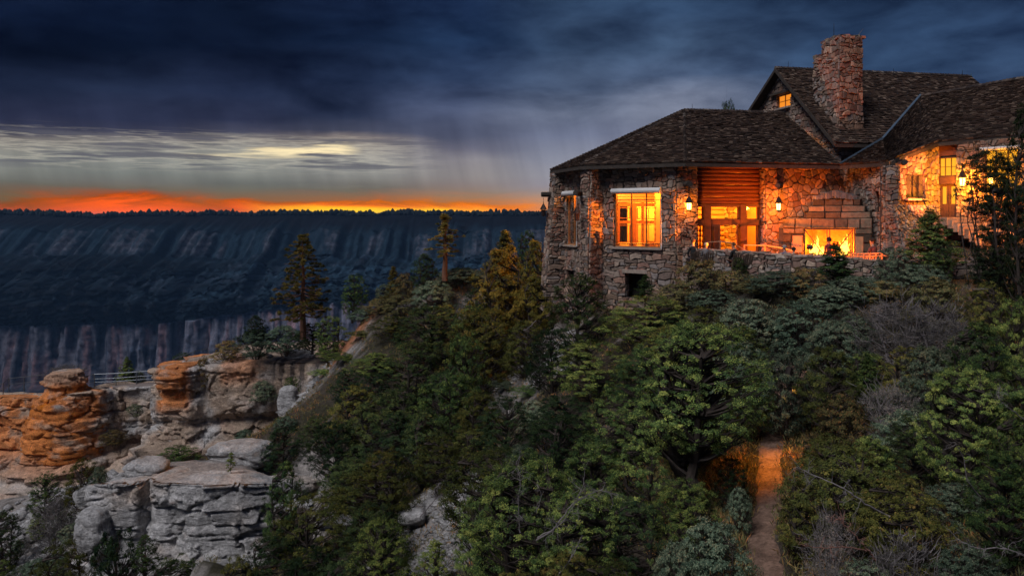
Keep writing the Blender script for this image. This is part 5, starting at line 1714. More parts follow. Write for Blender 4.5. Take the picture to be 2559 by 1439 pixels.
# ---- sunroom inside: the timber screen seen through the big window
def sunroom():
    zf = -2.6
    mb = MB()
    c = [(3.9, 52.0), (5.6, 47.2), (9.3, 44.4), (13.5, 45.4), (13.5, 58), (5.0, 58)]
    mb.add([(x, y, zf) for x, y in c], [tuple(range(6))])
    lodge_part(mb, 'sunroom_floor', M_WARMWOOD)
    mb = MB()
    mb.add([(x, y, 2.85) for x, y in c], [tuple(range(5, -1, -1))])
    lodge_part(mb, 'sunroom_ceiling', M_PLASTLOG)
    w = Wall((6.2, 50.2), (12.2, 50.9), (0, -1))
    z = lambda v: (V0 - v) / FPX * 50.6
    s = w.s_of
    mb = MB()
    for u, t in ((1541, 0.34), (1583, 0.36), (1658, 0.3)):
        bar_w(mb, w, (s(u), zf), (s(u), z(515)), t, 0.3, 0)
    for v, t in ((512, 0.24), (555, 0.2)):
        bar_w(mb, w, (s(1530), z(v)), (s(1668), z(v)), t, 0.27, 0)
    lodge_part(mb, 'timber_screen', M_WARMWOOD)
    for i, v in enumerate((503, 496, 489, 482, 475, 468)):
        mb = MB(); mb.tube([w.at(0, z(v), 0), w.at(w.L, z(v), 0)], 0.10, 8); lodge_part(mb, 'interior_log', M_PLASTLOG, smooth=True)
    # beams on the ceiling running outwards
    for u in (1560, 1600, 1640):
        mb = MB(); p = w.at(s(u), 2.3, 0)
        mb.tube([p, p + Vector((-1.0, -4.6, 0.0))], 0.14, 8); lodge_part(mb, 'ceiling_beam', M_PLASTLOG, smooth=True)
    # sashes in the screen
    for (u0, u1, v0, v1, dark) in ((1547, 1575, 519, 546, 1), (1592, 1650, 519, 548, 0), (1547, 1575, 562, 606, 1), (1592, 1650, 560, 606, 0)):
        window(w, (s(u0), s(u1), z(v1), z(v0)), 0.0, 0.05, 0.08, mull=(0.5,) if not dark else (), mat=M_WARMWOOD, name='inner_window')
    # wall beyond, half in a dark stripe
    w2 = Wall((6.6, 54.6), (13.4, 55.5), (0, -1))
    o = slab_wall(w2, (zf, flat(2.9)), [(0.3, 1.75, -1.9, 1.6)], 0.2, 'interior_wall', M_PLASTER)
    mb = MB(); bar_w(mb, w2, (3.1, zf + 0.55), (4.0, zf + 0.55), 0.5, 0.5, 0.6); lodge_part(mb, 'log_bench', M_LOG)
    for x in (3.0,): 
        mb = MB(); bar_w(mb, w2, (x, zf), (x, 2.8), 0.25, 0.25, 0.2); lodge_part(mb, 'post', M_WARMWOOD)
    # tables by the window with small lamps
    for k, (u, y) in enumerate(((1560, 47.0), (1595, 46.3), (1632, 45.8))):
        p = P(u, 609, y)
        mb = MB()
        mb.box((p.x, p.y, p.z), (0.9, 0.7, 0.05)); 
        for sx in (-0.38, 0.38):
            for sy in (-0.28, 0.28): mb.box((p.x + sx, p.y + sy, (p.z + zf) / 2), (0.06, 0.06, p.z - zf - 0.05))
        lodge_part(mb, 'dining_table', M_TABLE)
M_TABLE = solid('pale_table_cloth', (0.6, 0.45, 0.28), 0.7, var=0.1, bump=0.05)
sunroom()
lamp('sunroom_lamp', (8.3, 47.6, 1.9), 1000, (1.0, 0.29, 0.02), 0.25)
lamp('sunroom_lamp', (10.4, 53.0, 1.5), 2300, (1.0, 0.44, 0.04), 0.25)
lamp('sunroom_lamp', (5.6, 50.0, 1.6), 700, (1.0, 0.42, 0.08), 0.25)

# ---- projecting beam ends with hanging lanterns
def lantern(p, label, lit=0.0, chain=0.6, hook=True, scale=1.0):
    """p = middle of the glass"""
    p = Vector(p)
    root = empty('hanging_lantern', p)
    setp(root, label, 'lantern', 'hanging lanterns on the beam ends')
    k = scale
    mb = MB(); mb.lathe([(0.24 * k, 0.0), (0.23 * k, 0.03), (0.02, 0.42 * k), (0.03, 0.48 * k), (0.01, 0.50 * k)], 6, (0, 0, 0.20 * k)); mb.build('lantern_roof', M_METAL, root)
    mb = MB(); mb.lathe([(0.11 * k, -0.18 * k), (0.14 * k, 0.18 * k)], 6); mb.build('lantern_glass', M_LANTGLASS if lit else M_DIMG, root)
    mb = MB()
    for i in range(6):
        t = 2 * pi * i / 6
        mb.bar((0.125 * k * cos(t), 0.125 * k * sin(t), -0.19 * k), (0.158 * k * cos(t), 0.158 * k * sin(t), 0.2 * k), 0.02)
    mb.lathe([(0.05, -0.27 * k), (0.15 * k, -0.23 * k), (0.15 * k, -0.19 * k)], 6)
    mb.build('lantern_cage', M_METAL, root)
    mb = MB()
    n = int(chain / 0.09)
    for i in range(n):
        z = 0.68 * k + i * 0.09
        M = Matrix.Rotation(pi / 2 * (i % 2), 3, 'Z')
        mb.box((0, 0, z + 0.045), (0.035, 0.012, 0.10), M=M)
    mb.build('chain', M_METAL, root)
    if lit:
        l = lamp('lantern_lamp', p + Vector((0, -0.02, -0.02)), lit, (1.0, 0.36, 0.02) if lit > 220 and 'fireplace' not in label else (1.0, 0.26, 0.012), 0.10)
    return root
M_DIMG = solid('unlit_lantern_glass', (0.05, 0.03, 0.03), 0.3, var=0.1, bump=0)
def beam_end(p, d, l, r=0.15):
    mb = MB(); p = Vector(p); d = Vector(d).normalized()
    mb.tube([p - d * 0.4, p + d * l * 0.5, p + d * l], [r, r * 1.03, r * 0.98], 9)
    return lodge_part(mb, 'log_beam_end', M_BEAM)
q = P(1373, 486, 51.3); beam_end(q, (-1, -0.15, 0), 0.55, 0.17)
lantern(P(1358, 531, 51.2), 'unlit lantern silhouetted against the sunset at the outer corner of the lodge', 0, chain=0.45)
q = P(1452, 483, 46.3); beam_end(q, (-0.45, -0.9, 0), 0.9, 0.17)
lantern(P(1442, 541, 45.6), 'unlit dark lantern beside the narrow sunroom window', 0, chain=0.6)
q = P(1709, 461, 43.9); beam_end(q, (0.12, -1, 0), 1.0, 0.17)
lantern(P(1722, 516, 43.0), 'lit lantern on the stone pier left of the log bay', 190, chain=0.55)
q = P(1950, 466, 44.9); beam_end(q, (-0.5, -1, 0), 1.2, 0.15)
lantern(P(1946, 517, 43.6), 'lit lantern on the rubble wall left of the fireplace', 280, chain=0.5)
q = P(2258, 408, 41.6); beam_end(q, (-0.35, -0.8, 0), 1.0, 0.15)
lantern(P(2405, 455, 41.0), 'brightest lit lantern beside the double door', 850, chain=0.3, scale=1.1)
lantern(P(2476, 452, 39.4), 'small lit lantern half hidden behind dark branches', 260, chain=0.3, scale=0.8)
# bracket for the door lanterns
mb = MB(); mb.tube([P(2396, 425, 42.2), P(2400, 420, 41.6), P(2405, 428, 41.0)], 0.03, 6); lodge_part(mb, 'lantern_bracket', M_METAL)
mb = MB(); mb.tube([P(2484, 428, 40.6), P(2480, 424, 40.0), P(2476, 430, 39.4)], 0.03, 6); lodge_part(mb, 'lantern_bracket', M_METAL)

# ---- the terrace: slab, fireplace, fire, parapet
def terrace():
    mb = MB()
    pts = [(9.6, 43.75), (10.2, 42.6), (13.0, 40.3), (16.9, 37.9), (20.2, 37.3), (24.5, 37.0), (26.5, 39.0), (24.3, 43.0), (20.3, 41.2), (20.0, 45.7)]
    z = -3.0
    mb.add([(x, y, z) for x, y in pts] + [(x, y, z - 2.5) for x, y in pts], [tuple(range(len(pts)))] + [(i, (i + 1) % len(pts), len(pts) + (i + 1) % len(pts), len(pts) + i) for i in range(len(pts))])
    o = mb.build('terrace_pavement', M_FLAG); setp(o, kind='structure')
terrace()

def fireplace():
    A = (15.6, 44.45); B = (19.95, 42.05)
    w = Wall(A, B, (-0.5, -1))
    root_mb = MB()
    op = w.hole(2011, 2134, 571, 644)
    zb = -3.0
    T = 1.3
    tiers = [(1957, 2180, 640, 571), (1957, 2180, 571, 546), (2014, 2176, 546, 530), (2020, 2162, 530, 514), (2030, 2150, 514, 497)]
    # backing mass
    mb = MB()
    z571 = w.z_of(2070, 571)
    def mass(s0, s1, z0, z1, d0=0.0, d1=T):
        vs = [w.at(s, z, -d) for z in (z0, z1) for s, d in ((s0, d0), (s1, d0), (s1, d1), (s0, d1))]
        mb.add(vs, [(0,1,5,4),(1,2,6,5),(2,3,7,6),(3,0,4,7),(4,5,6,7)])
    mass(0, op[0], zb, z571); mass(op[1], w.L, zb, z571)
    mass(op[0] - 0.01, op[1] + 0.01, zb, op[2])
    for k, (u0, u1, v0, v1) in enumerate(tiers[1:]):
        mass(max(0, w.s_of(u0)), min(w.L, w.s_of(u1)), w.z_of(2070, v0) + 0.002, w.z_of(2070, v1), 0.10 * k, T)
    o = lodge_part(mb, 'fireplace', M_MORTAR)
    # dressed blocks
    rs = random.Random(8)
    def course(u0, u1, z0, z1, d, minw=0.5, maxw=1.3, tint=1.0, skip=None):
        s = max(0.0, w.s_of(u0)); e = min(w.L, w.s_of(u1))
        while s < e - 0.05:
            wd = min(rs.uniform(minw, maxw), e - s)
            if e - s - wd < 0.25: wd = e - s
            if skip and s + wd / 2 > skip[0] and s + wd / 2 < skip[1]: s += wd; continue
            g = 0.015; pr = rs.uniform(0.08, 0.16)
            e1, e2, e3 = rs.uniform(-0.03, 0.03), rs.uniform(-0.035, 0.02), rs.uniform(-0.035, 0.02)
            c0 = [(s + g + e1, z0 + g), (s + wd - g, z0 + g), (s + wd - g, z1 - g + e2), (s + g, z1 - g + e3)]
            cx, cz = s + wd / 2, (z0 + z1) / 2
            vs = [w.at(a, b, -d - 0.02) for a, b in c0] + [w.at(a, b, -d + pr * 0.6) for a, b in c0] + [w.at(cx + (a - cx) * 0.93, cz + (b - cz) * 0.86, -d + pr + rs.uniform(-0.015, 0.015)) for a, b in c0]
            fs = []
            for l in (0, 1):
                for k in range(4): fs.append((l * 4 + k, l * 4 + (k + 1) % 4, l * 4 + 4 + (k + 1) % 4, l * 4 + 4 + k))
            fs.append((8, 9, 10, 11))
            gg = rs.choice((0.45, 0.7, 0.9, 1.1, 1.35)) * tint
            STONES.append((vs, fs, (0.15 * gg, 0.108 * gg, 0.075 * gg), o, w.at(cx, cz, 0), wd * (z1 - z0) * 2))
            s += wd
    for k, (u0, u1, v0, v1) in enumerate(tiers[1:]):
        z0, z1 = w.z_of(2070, v0), w.z_of(2070, v1)
        course(u0, u1, z0, z1, 0.10 * k, tint=1.0 if k < 3 else 0.7)
    zz = zb
    while zz < z571 - 0.1:
        h = min(0.5, z571 - zz)
        course(1957, 2009, zz, zz + h, 0, 0.35, 0.8)
        course(2136, 2180, zz, zz + h, 0, 0.4, 0.9)
        zz += h
    # soot-blackened and ash-whitened cap stones heaped on top
    for i in range(15):
        s = w.s_of(2036) + (w.s_of(2132) - w.s_of(2036)) * (i + 0.5) / 15
        hgt = 0.30 * (1 - abs(i - 7) / 9.0)
        c = w.at(s, w.z_of(2070, 497) + hgt, -0.45)
        r = rs.uniform(0.15, 0.24)
        vs = [c + Vector((sx * r * rs.uniform(0.7, 1.2), sy * r * 1.6, sz * r * rs.uniform(0.6, 1.0))) for sx, sy, sz in ((-1,-1,-1),(1,-1,-1),(1,1,-1),(-1,1,-1),(-1,-1,1),(1,-1,1),(1,1,1),(-1,1,1))]
        gg = rs.uniform(0.6, 1.2)
        STONES.append((vs, [(4,5,6,7),(0,1,5,4),(1,2,6,5),(2,3,7,6),(3,0,4,7),(3,2,1,0)], (0.17 * gg, 0.15 * gg, 0.14 * gg), o, c, 0.1))
    # firebox: real recess with brick lining
    mb = MB()
    s0, s1, z0, z1 = op
    D = T
    p = lambda s, z, d: w.at(s, z, -d)
    mb.add([p(s0, z0, 0), p(s1, z0, 0), p(s1 - 0.25, z0, D - 0.1), p(s0 + 0.25, z0, D - 0.1), p(s0, z1, 0), p(s1, z1, 0), p(s1 - 0.25, z1, D - 0.1), p(s0 + 0.25, z1, D - 0.1)],
           [(0,1,2,3),(3,2,6,7),(0,3,7,4),(1,5,6,2),(4,7,6,5)])
    lodge_part(mb, 'firebox', M_FIREBRICK, o)
    # smooth lit jambs either side of the opening (side niches)
    for u0, u1 in ((1982, 2006), (2138, 2158)):
        mb = MB(); a, b = w.s_of(u0), w.s_of(u1)
        bar_w(mb, w, ((a + b) / 2, w.z_of(2070, 632)), ((a + b) / 2, w.z_of(2070, 590)), b - a, 0.10, 0.14)
        lodge_part(mb, 'niche_panel', M_FIREBRICK, o)
    # metal fire doors: outer frame, centre bars, diagonal braces
    fs = empty('fire_screen', w.at((s0 + s1) / 2, z0, 0.05))
    setp(fs, 'black metal fire doors with crossed braces before the flames', 'fire screen')
    base = w.at((s0 + s1) / 2, z0, 0.05)
    def scr(nm, a, b, t=0.06):
        mb = MB(); bar_w(mb, w, a, b, t, 0.04, 0.26); mb.v = [tuple(Vector(v) - base) for v in mb.v]; mb.build(nm, M_BEAM, fs)
    mid = (s0 + s1) / 2
    scr('top_bar', (s0, z1 - 0.03), (s1, z1 - 0.03), 0.07)
    for s in (s0 + 0.04, mid - 0.07, mid + 0.07, s1 - 0.04): scr('upright', (s, z0), (s, z1 - 0.07), 0.05)
    scr('brace', (s0 + 0.07, z1 - 0.1), (mid - 0.25, z0 + 0.15), 0.05); scr('brace', (s1 - 0.07, z1 - 0.1), (mid + 0.25, z0 + 0.15), 0.05)
    # raised hearth in front
    mb = MB(); bar_w(mb, w, ((s0 - 0.5), (zb + z0) / 2), ((s1 + 0.8), (zb + z0) / 2), z0 - zb, 0.7, 0.48); lodge_part(mb, 'hearth', M_STONEPLAIN, o)
    # fire: logs and flame tongues
    for k, (u, hh, wd) in enumerate(((2038, 1.15, 0.36), (2110, 1.35, 0.40))):
        s = w.s_of(u); b = w.at(s, z0 + 0.1, -0.45)
        rt = empty('log_fire', b)
        setp(rt, ('blazing log fire at the left side of the stone fireplace', 'brighter log fire at the right side of the stone fireplace')[k], 'fire', 'fires in the terrace fireplace')
        for j in range(4):
            mb = MB(); a = j * 0.9 + k
            mb.tube([(-0.4 * cos(a), -0.15 * sin(a), 0.05 + 0.07 * j), (0.4 * cos(a), 0.15 * sin(a), 0.10 + 0.07 * j)], 0.07, 7); mb.build('firewood', M_BEAM, rt)
        for j in range(13):
            mb = MB(); x = rs.uniform(-wd, wd) * 1.1; h2 = hh * rs.uniform(0.45, 1.0) * (1 - abs(x) / wd * 0.5)
            pts = []; rr = []
            ph = rs.uniform(0, 6)
            for q in range(8):
                t = q / 7
                pts.append((x + 0.09 * math.sin(t * 5 + ph) * t, rs.uniform(-0.02, 0.02) + 0.1 * math.sin(ph), 0.05 + h2 * t))
                rr.append(0.085 * (math.sin(pi * min(1, t * 1.25 + 0.12)) if t < 0.75 else 0.35 * (1.02 - t) / 0.27 * 1.0) + 0.004)
            mb.tube(pts, rr, 8); mb.build('flame', M_FLAME, rt, smooth=True)
        lamp('fire_light', b + w.n * 0.15 + Vector((0, 0, 0.55)), (300, 430)[k], (1.0, 0.21, 0.008), 0.3)
    return w
M_FIREBRICK = solid('fire_brick', (0.42, 0.22, 0.11), 0.9, var=0.35, scale=3, bump=0.4)
M_FLAME = emis('flame', (1.0, 0.50, 0.06), 3.2)
wFire = fireplace()
# ------------------------------------------------------------------ terrace wall, rails, people
def parapet():
    stations = [((9.75, 43.25), 622), ((11.6, 41.3), 629), ((13.25, 39.7), 634), ((14.3, 38.9), 640), ((15.9, 37.95), 645), ((17.3, 37.5), 652), ((19.6, 37.0), 655), ((23.0, 36.7), 660)]
    root = empty('terrace_wall', (15, 40, -4))
    setp(root, 'low grey rubble parapet wall along the outer edge of the terrace', 'stone wall')
    R0 = Vector((15, 40, -4))
    st = []
    for i, ((a, va), (b, vb)) in enumerate(zip(stations[:-1], stations[1:])):
        w = Wall(a, b, (-0.5, -1))
        zt = (V0 - (va + vb) / 2) / FPX * (a[1] + b[1]) / 2
        zb = -6.0
        mb = MB()
        vs = [w.at(s, z, d) for z in (zb, zt) for s, d in ((0, 0), (w.L, 0), (w.L, -0.5), (0, -0.5))]
        mb.add([p - R0 for p in vs], [(0,1,5,4),(1,2,6,5),(2,3,7,6),(3,0,4,7),(4,5,6,7)])
        o = mb.build('wall_core', M_MORTAR, root)
        stones_on([(0, zt - 2.2), (w.L, zt - 2.2), (w.L, zt), (0, zt)], [], w.at, (0.55, 0.36), o, 90 + i, tint=(1.12, 1.2, 1.25), store=st, proud=(0.05, 0.13))
        mp = lambda s, z, out, w=w, zt=zt: w.at(s, zt + out * 0.7, -z)
        stones_on([(-0.03, -0.1), (w.L + 0.03, -0.1), (w.L + 0.03, 0.52), (-0.03, 0.52)], [], mp, (0.7, 0.45), o, 120 + i, tint=(1.2, 1.2, 1.2), store=st, proud=(0.07, 0.16))
    for vs, fs, col, par, c, ar in st:
        mb = MB(); mb.add([Vector(p) - R0 for p in vs], fs, col); mb.build('stone', M_STONE, par)
parapet()

def rail(name, pts, label, h=1.05, post=1.6, mids=(0.5,), mat=M_RAIL, r=0.034, cat='railing', posts_at=None):
    pts = [Vector(p) for p in pts]
    base = pts[0].copy()
    root = empty(name, base); setp(root, label, cat)
    up = Vector((0, 0, h))
    for k, f in enumerate((1.0,) + tuple(mids)):
        mb = MB(); mb.tube([p - base + up * f for p in pts], r * (1.0 if k == 0 else 0.75), 6); mb.build('rail', mat, root)
    ps = []
    for a, b in zip(pts[:-1], pts[1:]):
        n = max(1, round((b - a).length / post))
        for i in range(n): ps.append(a.lerp(b, i / n))
    ps.append(pts[-1])
    for p in ps:
        mb = MB(); mb.tube([p - base - Vector((0, 0, 0.1 if 'guard' not in name else 1.6)), p - base + up], r * 1.15, 6); mb.build('post', mat, root)
    return root
# terrace handrail that comes down from the doors
rail('handrail', [P(1768, 646, 42.6), P(1800, 644, 42.5), P(1830, 648, 42.2), P(1866, 668, 41.9)], 'curved metal handrail in front of the open log-bay doors', h=0.9, post=1.2, mat=M_RUST, mids=())
rail('handrail', [P(1860, 655, 42.6), P(1912, 656, 42.2), P(1960, 664, 41.6), P(2000, 676, 41.0)], 'two-bar metal handrail sloping down before the lantern wall', h=0.95, post=1.15, mat=M_RUST)
# peeled log bench rail at the right of the fire
def logfence():
    a = P(2128, 668, 40.6); b = P(2236, 668, 39.2)
    root = empty('log_railing', a); setp(root, 'firelit peeled log railing with crossed braces right of the fireplace', 'log railing')
    d = (b - a)
    M_PEEL = solid('peeled_log', (0.46, 0.24, 0.11), 0.7, var=0.3, scale=6, bump=0.3)
    for f in (0.22, 0.58, 0.72):
        mb = MB(); mb.tube([Vector((0, 0, f)), d + Vector((0, 0, f + 0.02))], 0.04, 7); mb.build('rail', M_PEEL, root)
    n = 7
    for i in range(n + 1):
        p = d * (i / n)
        mb = MB(); mb.tube([p, p + Vector((0, 0, 0.76))], 0.045, 7); mb.build('post', M_PEEL, root)
        if i < n:
            q = d * ((i + 0.5) / n); e = d * ((i + 1) / n)
            for s, t in ((p, q), (e, q)):
                mb = MB(); mb.tube([s + Vector((0, 0, 0.24)), t + Vector((0, 0, 0.56))], 0.025, 6); mb.build('brace', M_PEEL, root)
logfence()
# canyon viewpoint rails and footbridge
rail('guard_rail', [P(-40, 1000, 69.5), P(8, 984, 69.0), P(22, 972, 71.5), P(60, 968, 71.5), P(112, 962, 70.8)], 'pale pipe guard rail curving round the viewpoint left of the orange pinnacle', h=1.0, post=2.2, mids=(0.45,))
rail('guard_rail', [P(190, 972, 71.0), P(212, 971, 70.5), P(236, 966, 70.0), P(290, 964, 70.0), P(341, 960, 70.0), P(388, 957, 69.8)], 'pipe guard rail along the little footbridge between the two rock towers', h=1.15, post=1.9, mids=(0.62, 0.36), r=0.036)
rail('guard_rail', [P(432, 918, 69.5), P(486, 898, 70.5), P(520, 890, 72)], 'short guard rail climbing behind the squared pillar', h=0.75, post=2.2, mids=(0.5,))
def bridge():
    a = P(222, 973, 69.6); b = P(392, 961, 69.6)
    mb = MB(); mb.bar((0, 0, 0), b - a, 1.5, 0.2)
    o = mb.build('footbridge', M_BRIDGE); o.location = a
    setp(o, 'short concrete footbridge spanning the gap between the rock towers', 'footbridge')
M_BRIDGE = solid('concrete_deck', (0.20, 0.16, 0.14), 0.9, var=0.3, scale=3, bump=0.4)
bridge()

# ---- people: one continuous skinned body each
def skin_mesh(verts, edges, name, mats, sub=1, root=0):
    m = bpy.data.meshes.new(name)
    m.from_pydata([v[0] for v in verts], edges, [])
    o = bpy.data.objects.new(name, m)
    COL.objects.link(o)
    md = o.modifiers.new('skin', 'SKIN')
    for i, v in enumerate(verts):
        r = v[1]
        m.skin_vertices[0].data[i].radius = (r, r) if not hasattr(r, '__len__') else r
    m.skin_vertices[0].data[root].use_root = True
    md.use_smooth_shade = True
    s = o.modifiers.new('sub', 'SUBSURF'); s.levels = sub; s.render_levels = sub
    dg = bpy.context.evaluated_depsgraph_get()
    me = bpy.data.meshes.new_from_object(o.evaluated_get(dg))
    bpy.data.objects.remove(o)
    me.materials.clear()
    for q in mats: me.materials.append(q)
    return me
SKINM = solid('skin', (0.45, 0.25, 0.17), 0.6, var=0.1, bump=0)
def cloth(n, c): return solid(n, c, 0.9, var=0.15, scale=20, bump=0.2)
def person(p, rz, label, top, legs, hairc, seated=False, hood=False, scale=1.0, lean=0.1):
    """origin at the floor under the hips; faces +Y before rz"""
    if seated:
        hip = 0.50; y0 = 0.0
        V = [((0, 0, hip), (0.15, 0.11)), ((0, -0.02, hip + 0.18), (0.14, 0.10)), ((0, -0.02 + lean * 0.3, hip + 0.40), (0.17, 0.11)), ((0, lean * 0.5, hip + 0.52), (0.10, 0.08)), ((0, lean * 0.6, hip + 0.60), (0.052, 0.052)), ((0, 0.02 + lean * 0.7, hip + 0.68), (0.075, 0.085)), ((0, 0.02 + lean * 0.7, hip + 0.80), (0.082, 0.095)), ((0, 0.01 + lean * 0.7, hip + 0.87), (0.05, 0.06))]
        E = [(0,1),(1,2),(2,3),(3,4),(4,5),(5,6),(6,7)]
        sh = hip + 0.48
        for s in (-1, 1):
            b = len(V)
            V += [((0.09 * s, 0.03, hip - 0.02), 0.09), ((0.12 * s, 0.44, hip + 0.02), 0.065), ((0.12 * s, 0.46, hip - 0.2), 0.055), ((0.12 * s, 0.44, 0.09), 0.042), ((0.13 * s, 0.58, 0.04), 0.036)]
            E += [(0, b), (b, b+1), (b+1, b+2), (b+2, b+3), (b+3, b+4)]
            c = len(V)
            V += [((0.18 * s, lean * 0.5, sh), 0.062), ((0.25 * s, 0.06 + lean * 0.4, sh - 0.26), 0.046), ((0.14 * s, 0.30, hip + 0.14), 0.033), ((0.11 * s, 0.37, hip + 0.12), 0.030)]
            E += [(3, c), (c, c+1), (c+1, c+2), (c+2, c+3)]
            for f in range(5):
                k = len(V)
                ln = (0.05, 0.075, 0.08, 0.075, 0.06)[f]
                V += [((0.11 * s + (f - 2) * 0.016, 0.37 + ln * 0.5, hip + 0.12 - (0.01 if f else -0.01)), 0.009), ((0.11 * s + (f - 2) * 0.018, 0.37 + ln, hip + 0.10), 0.008)]
                E += [(c+3, k), (k, k+1)]
        hz = hip + 0.80; hy = 0.02 + lean * 0.7
    else:
        hip = 0.94
        V = [((0, 0, hip), (0.15, 0.11)), ((0, 0, hip + 0.18), (0.135, 0.10)), ((0, 0.01, hip + 0.40), (0.17, 0.11)), ((0, 0.01, hip + 0.51), (0.10, 0.08)), ((0, 0.02, hip + 0.58), (0.052, 0.052)), ((0, 0.04, hip + 0.66), (0.075, 0.085)), ((0, 0.04, hip + 0.78), (0.082, 0.095)), ((0, 0.03, hip + 0.84), (0.05, 0.06))]
        E = [(0,1),(1,2),(2,3),(3,4),(4,5),(5,6),(6,7)]
        sh = hip + 0.47
        for s in (-1, 1):
            b = len(V)
            V += [((0.09 * s, 0, hip - 0.08), 0.095), ((0.10 * s, 0.02, 0.5), 0.065), ((0.11 * s, -0.02, 0.28), 0.056), ((0.11 * s, -0.02, 0.09), 0.04), ((0.13 * s, 0.13, 0.04), 0.036)]
            E += [(0, b), (b, b+1), (b+1, b+2), (b+2, b+3), (b+3, b+4)]
            c = len(V)
            V += [((0.19 * s, 0.01, sh), 0.062), ((0.25 * s, 0.0, sh - 0.28), 0.046), ((0.20 * s, 0.18, sh - 0.46), 0.034), ((0.16 * s, 0.25, sh - 0.47), 0.030)]
            E += [(3, c), (c, c+1), (c+1, c+2), (c+2, c+3)]
            for f in range(5):
                k = len(V); ln = (0.05, 0.075, 0.08, 0.075, 0.06)[f]
                V += [((0.16 * s - s * ln * 0.4, 0.25 + ln * 0.5, sh - 0.47 + (f - 2) * 0.016), 0.009), ((0.16 * s - s * ln * 0.8, 0.25 + ln, sh - 0.47 + (f - 2) * 0.018), 0.008)]
                E += [(c+3, k), (k, k+1)]
        hz = hip + 0.78; hy = 0.04
    me = skin_mesh(V, E, 'person', [SKINM, top, legs], 1)
    mi = np.zeros(len(me.polygons), np.int32)
    for i, pl in enumerate(me.polygons):
        c = pl.center
        if c.z > hz - 0.21: mi[i] = 0
        elif seated: mi[i] = 2 if (c.z < hip - 0.02 or (c.y > 0.10 and c.z < hip + 0.09)) else (0 if c.y > 0.345 else 1)
        else: mi[i] = 2 if c.z < hip - 0.02 else (0 if c.y > 0.235 else 1)
    me.polygons.foreach_set('material_index', mi)
    o = link(bpy.data.objects.new('person', me))
    o.location = p; o.rotation_euler = (0, 0, rz); o.scale = (scale,) * 3
    setp(o, label, 'person', 'people on the lodge terrace')
    # hair or hood: a shell over the crown and back of the head
    mb = MB(); pr = []
    nn = 12
    vs = []; fs = []
    R = 0.112 if not hood else 0.15
    for a in range(7):
        th = (a / 6) * 2.0
        for b in range(nn):
            ph = 2 * pi * b / nn
            x = R * math.sin(th) * cos(ph); y = R * 1.12 * math.sin(th) * sin(ph); z = R * 1.1 * cos(th)
            front = y > 0.05 and z < 0.03
            vs.append((x * (0.75 if front else 1), hy - 0.012 + (y * 0.55 if front else y), hz + 0.015 + z))
    for a in range(6):
        for b in range(nn): fs.append((a * nn + b, (a + 1) * nn + b, (a + 1) * nn + (b + 1) % nn, a * nn + (b + 1) % nn))
    mb.add(vs, fs); mb.build('hood' if hood else 'hair', hairc, o, smooth=True)
    # face: eyes, nose, mouth, ears as small raised pieces on the same head
    mb = MB()
    mb.lathe([(0.013, -0.012), (0.016, 0), (0.008, 0.022)], 6, (0, hy + 0.092, hz - 0.018))
    for s in (-1, 1): mb.lathe([(0.008, -0.02), (0.016, 0), (0.010, 0.025)], 6, (0.088 * s, hy - 0.005, hz - 0.015))
    mb.build('nose_and_ears', SKINM, o)
    mb = MB()
    for s in (-1, 1): mb.box((0.032 * s, hy + 0.088, hz + 0.004), (0.024, 0.012, 0.010))
    mb.box((0, hy + 0.088, hz - 0.052), (0.042, 0.012, 0.008))
    mb.build('eyes_and_mouth', M_DARK, o)
    return o
C_RED = cloth('dark_red_jacket', (0.16, 0.03, 0.04)); C_NAVY = cloth('navy_cloth', (0.02, 0.03, 0.06)); C_BLK = cloth('black_cloth', (0.02, 0.02, 0.02)); C_BLUE = cloth('blue_jacket', (0.04, 0.07, 0.16))
C_GREY = cloth('grey_jacket', (0.14, 0.13, 0.13)); C_MAR = cloth('maroon_knit', (0.20, 0.05, 0.04)); H_BR = cloth('brown_hair', (0.06, 0.035, 0.02)); H_DK = cloth('dark_hair', (0.02, 0.015, 0.012)); H_GR = cloth('grey_hair', (0.25, 0.22, 0.2))
def floorp(u, Y): 
    q = P(u, 600, Y); return Vector((q.x, q.y, -3.0))
person(floorp(2072, 42.0), 0.1, 'standing person in a dark red jacket warming before the fireplace', C_RED, C_NAVY, H_DK, hood=True, scale=0.97)
def chair(p, rz, label):
    root = empty('wooden_chair', p, rz); setp(root, label, 'chair', 'wooden chairs on the terrace')
    mb = MB(); mb.box((0, 0.05, 0.42), (0.56, 0.55, 0.04)); mb.build('seat', M_CHAIR, root)
    for i in range(5):
        mb = MB(); x = -0.22 + 0.11 * i; h = 0.62 - abs(i - 2) * 0.05
        mb.bar((x, -0.22, 0.40), (x * 1.15, -0.40, 0.42 + h), 0.095, 0.02, up=(0, 1, 0)); mb.build('slat', M_CHAIR, root)
    for s in (-1, 1):
        mb = MB(); mb.box((0.32 * s, 0.08, 0.64), (0.11, 0.66, 0.03)); mb.build('armrest', M_CHAIR, root)
        for y in (-0.22, 0.32):
            mb = MB(); mb.box((0.28 * s, y, 0.31), (0.06, 0.07, 0.62)); mb.build('leg', M_CHAIR, root)
    return root
M_CHAIR = solid('weathered_chair_wood', (0.13, 0.09, 0.065), 0.8, var=0.3, scale=7, bump=0.3)
CH = [(1734, 42.6, 'wooden armchair holding the person in black nearest the lantern pier'), (1764, 42.0, 'wooden armchair holding the person in grey and red'), (1838, 40.9, 'wooden armchair holding the dark-clad person below the open doors'),
      (1862, 40.4, 'empty wooden armchair just right of the dark-clad person'), (1963, 39.6, 'wooden armchair holding the person in the blue jacket'), (1984, 39.4, 'wooden armchair under the small dark-clad person beside the blue jacket'), (2184, 40.4, 'wooden armchair below the right end of the fireplace')]
for u, Y, lb in CH: chair(floorp(u, Y), 0.15, lb)
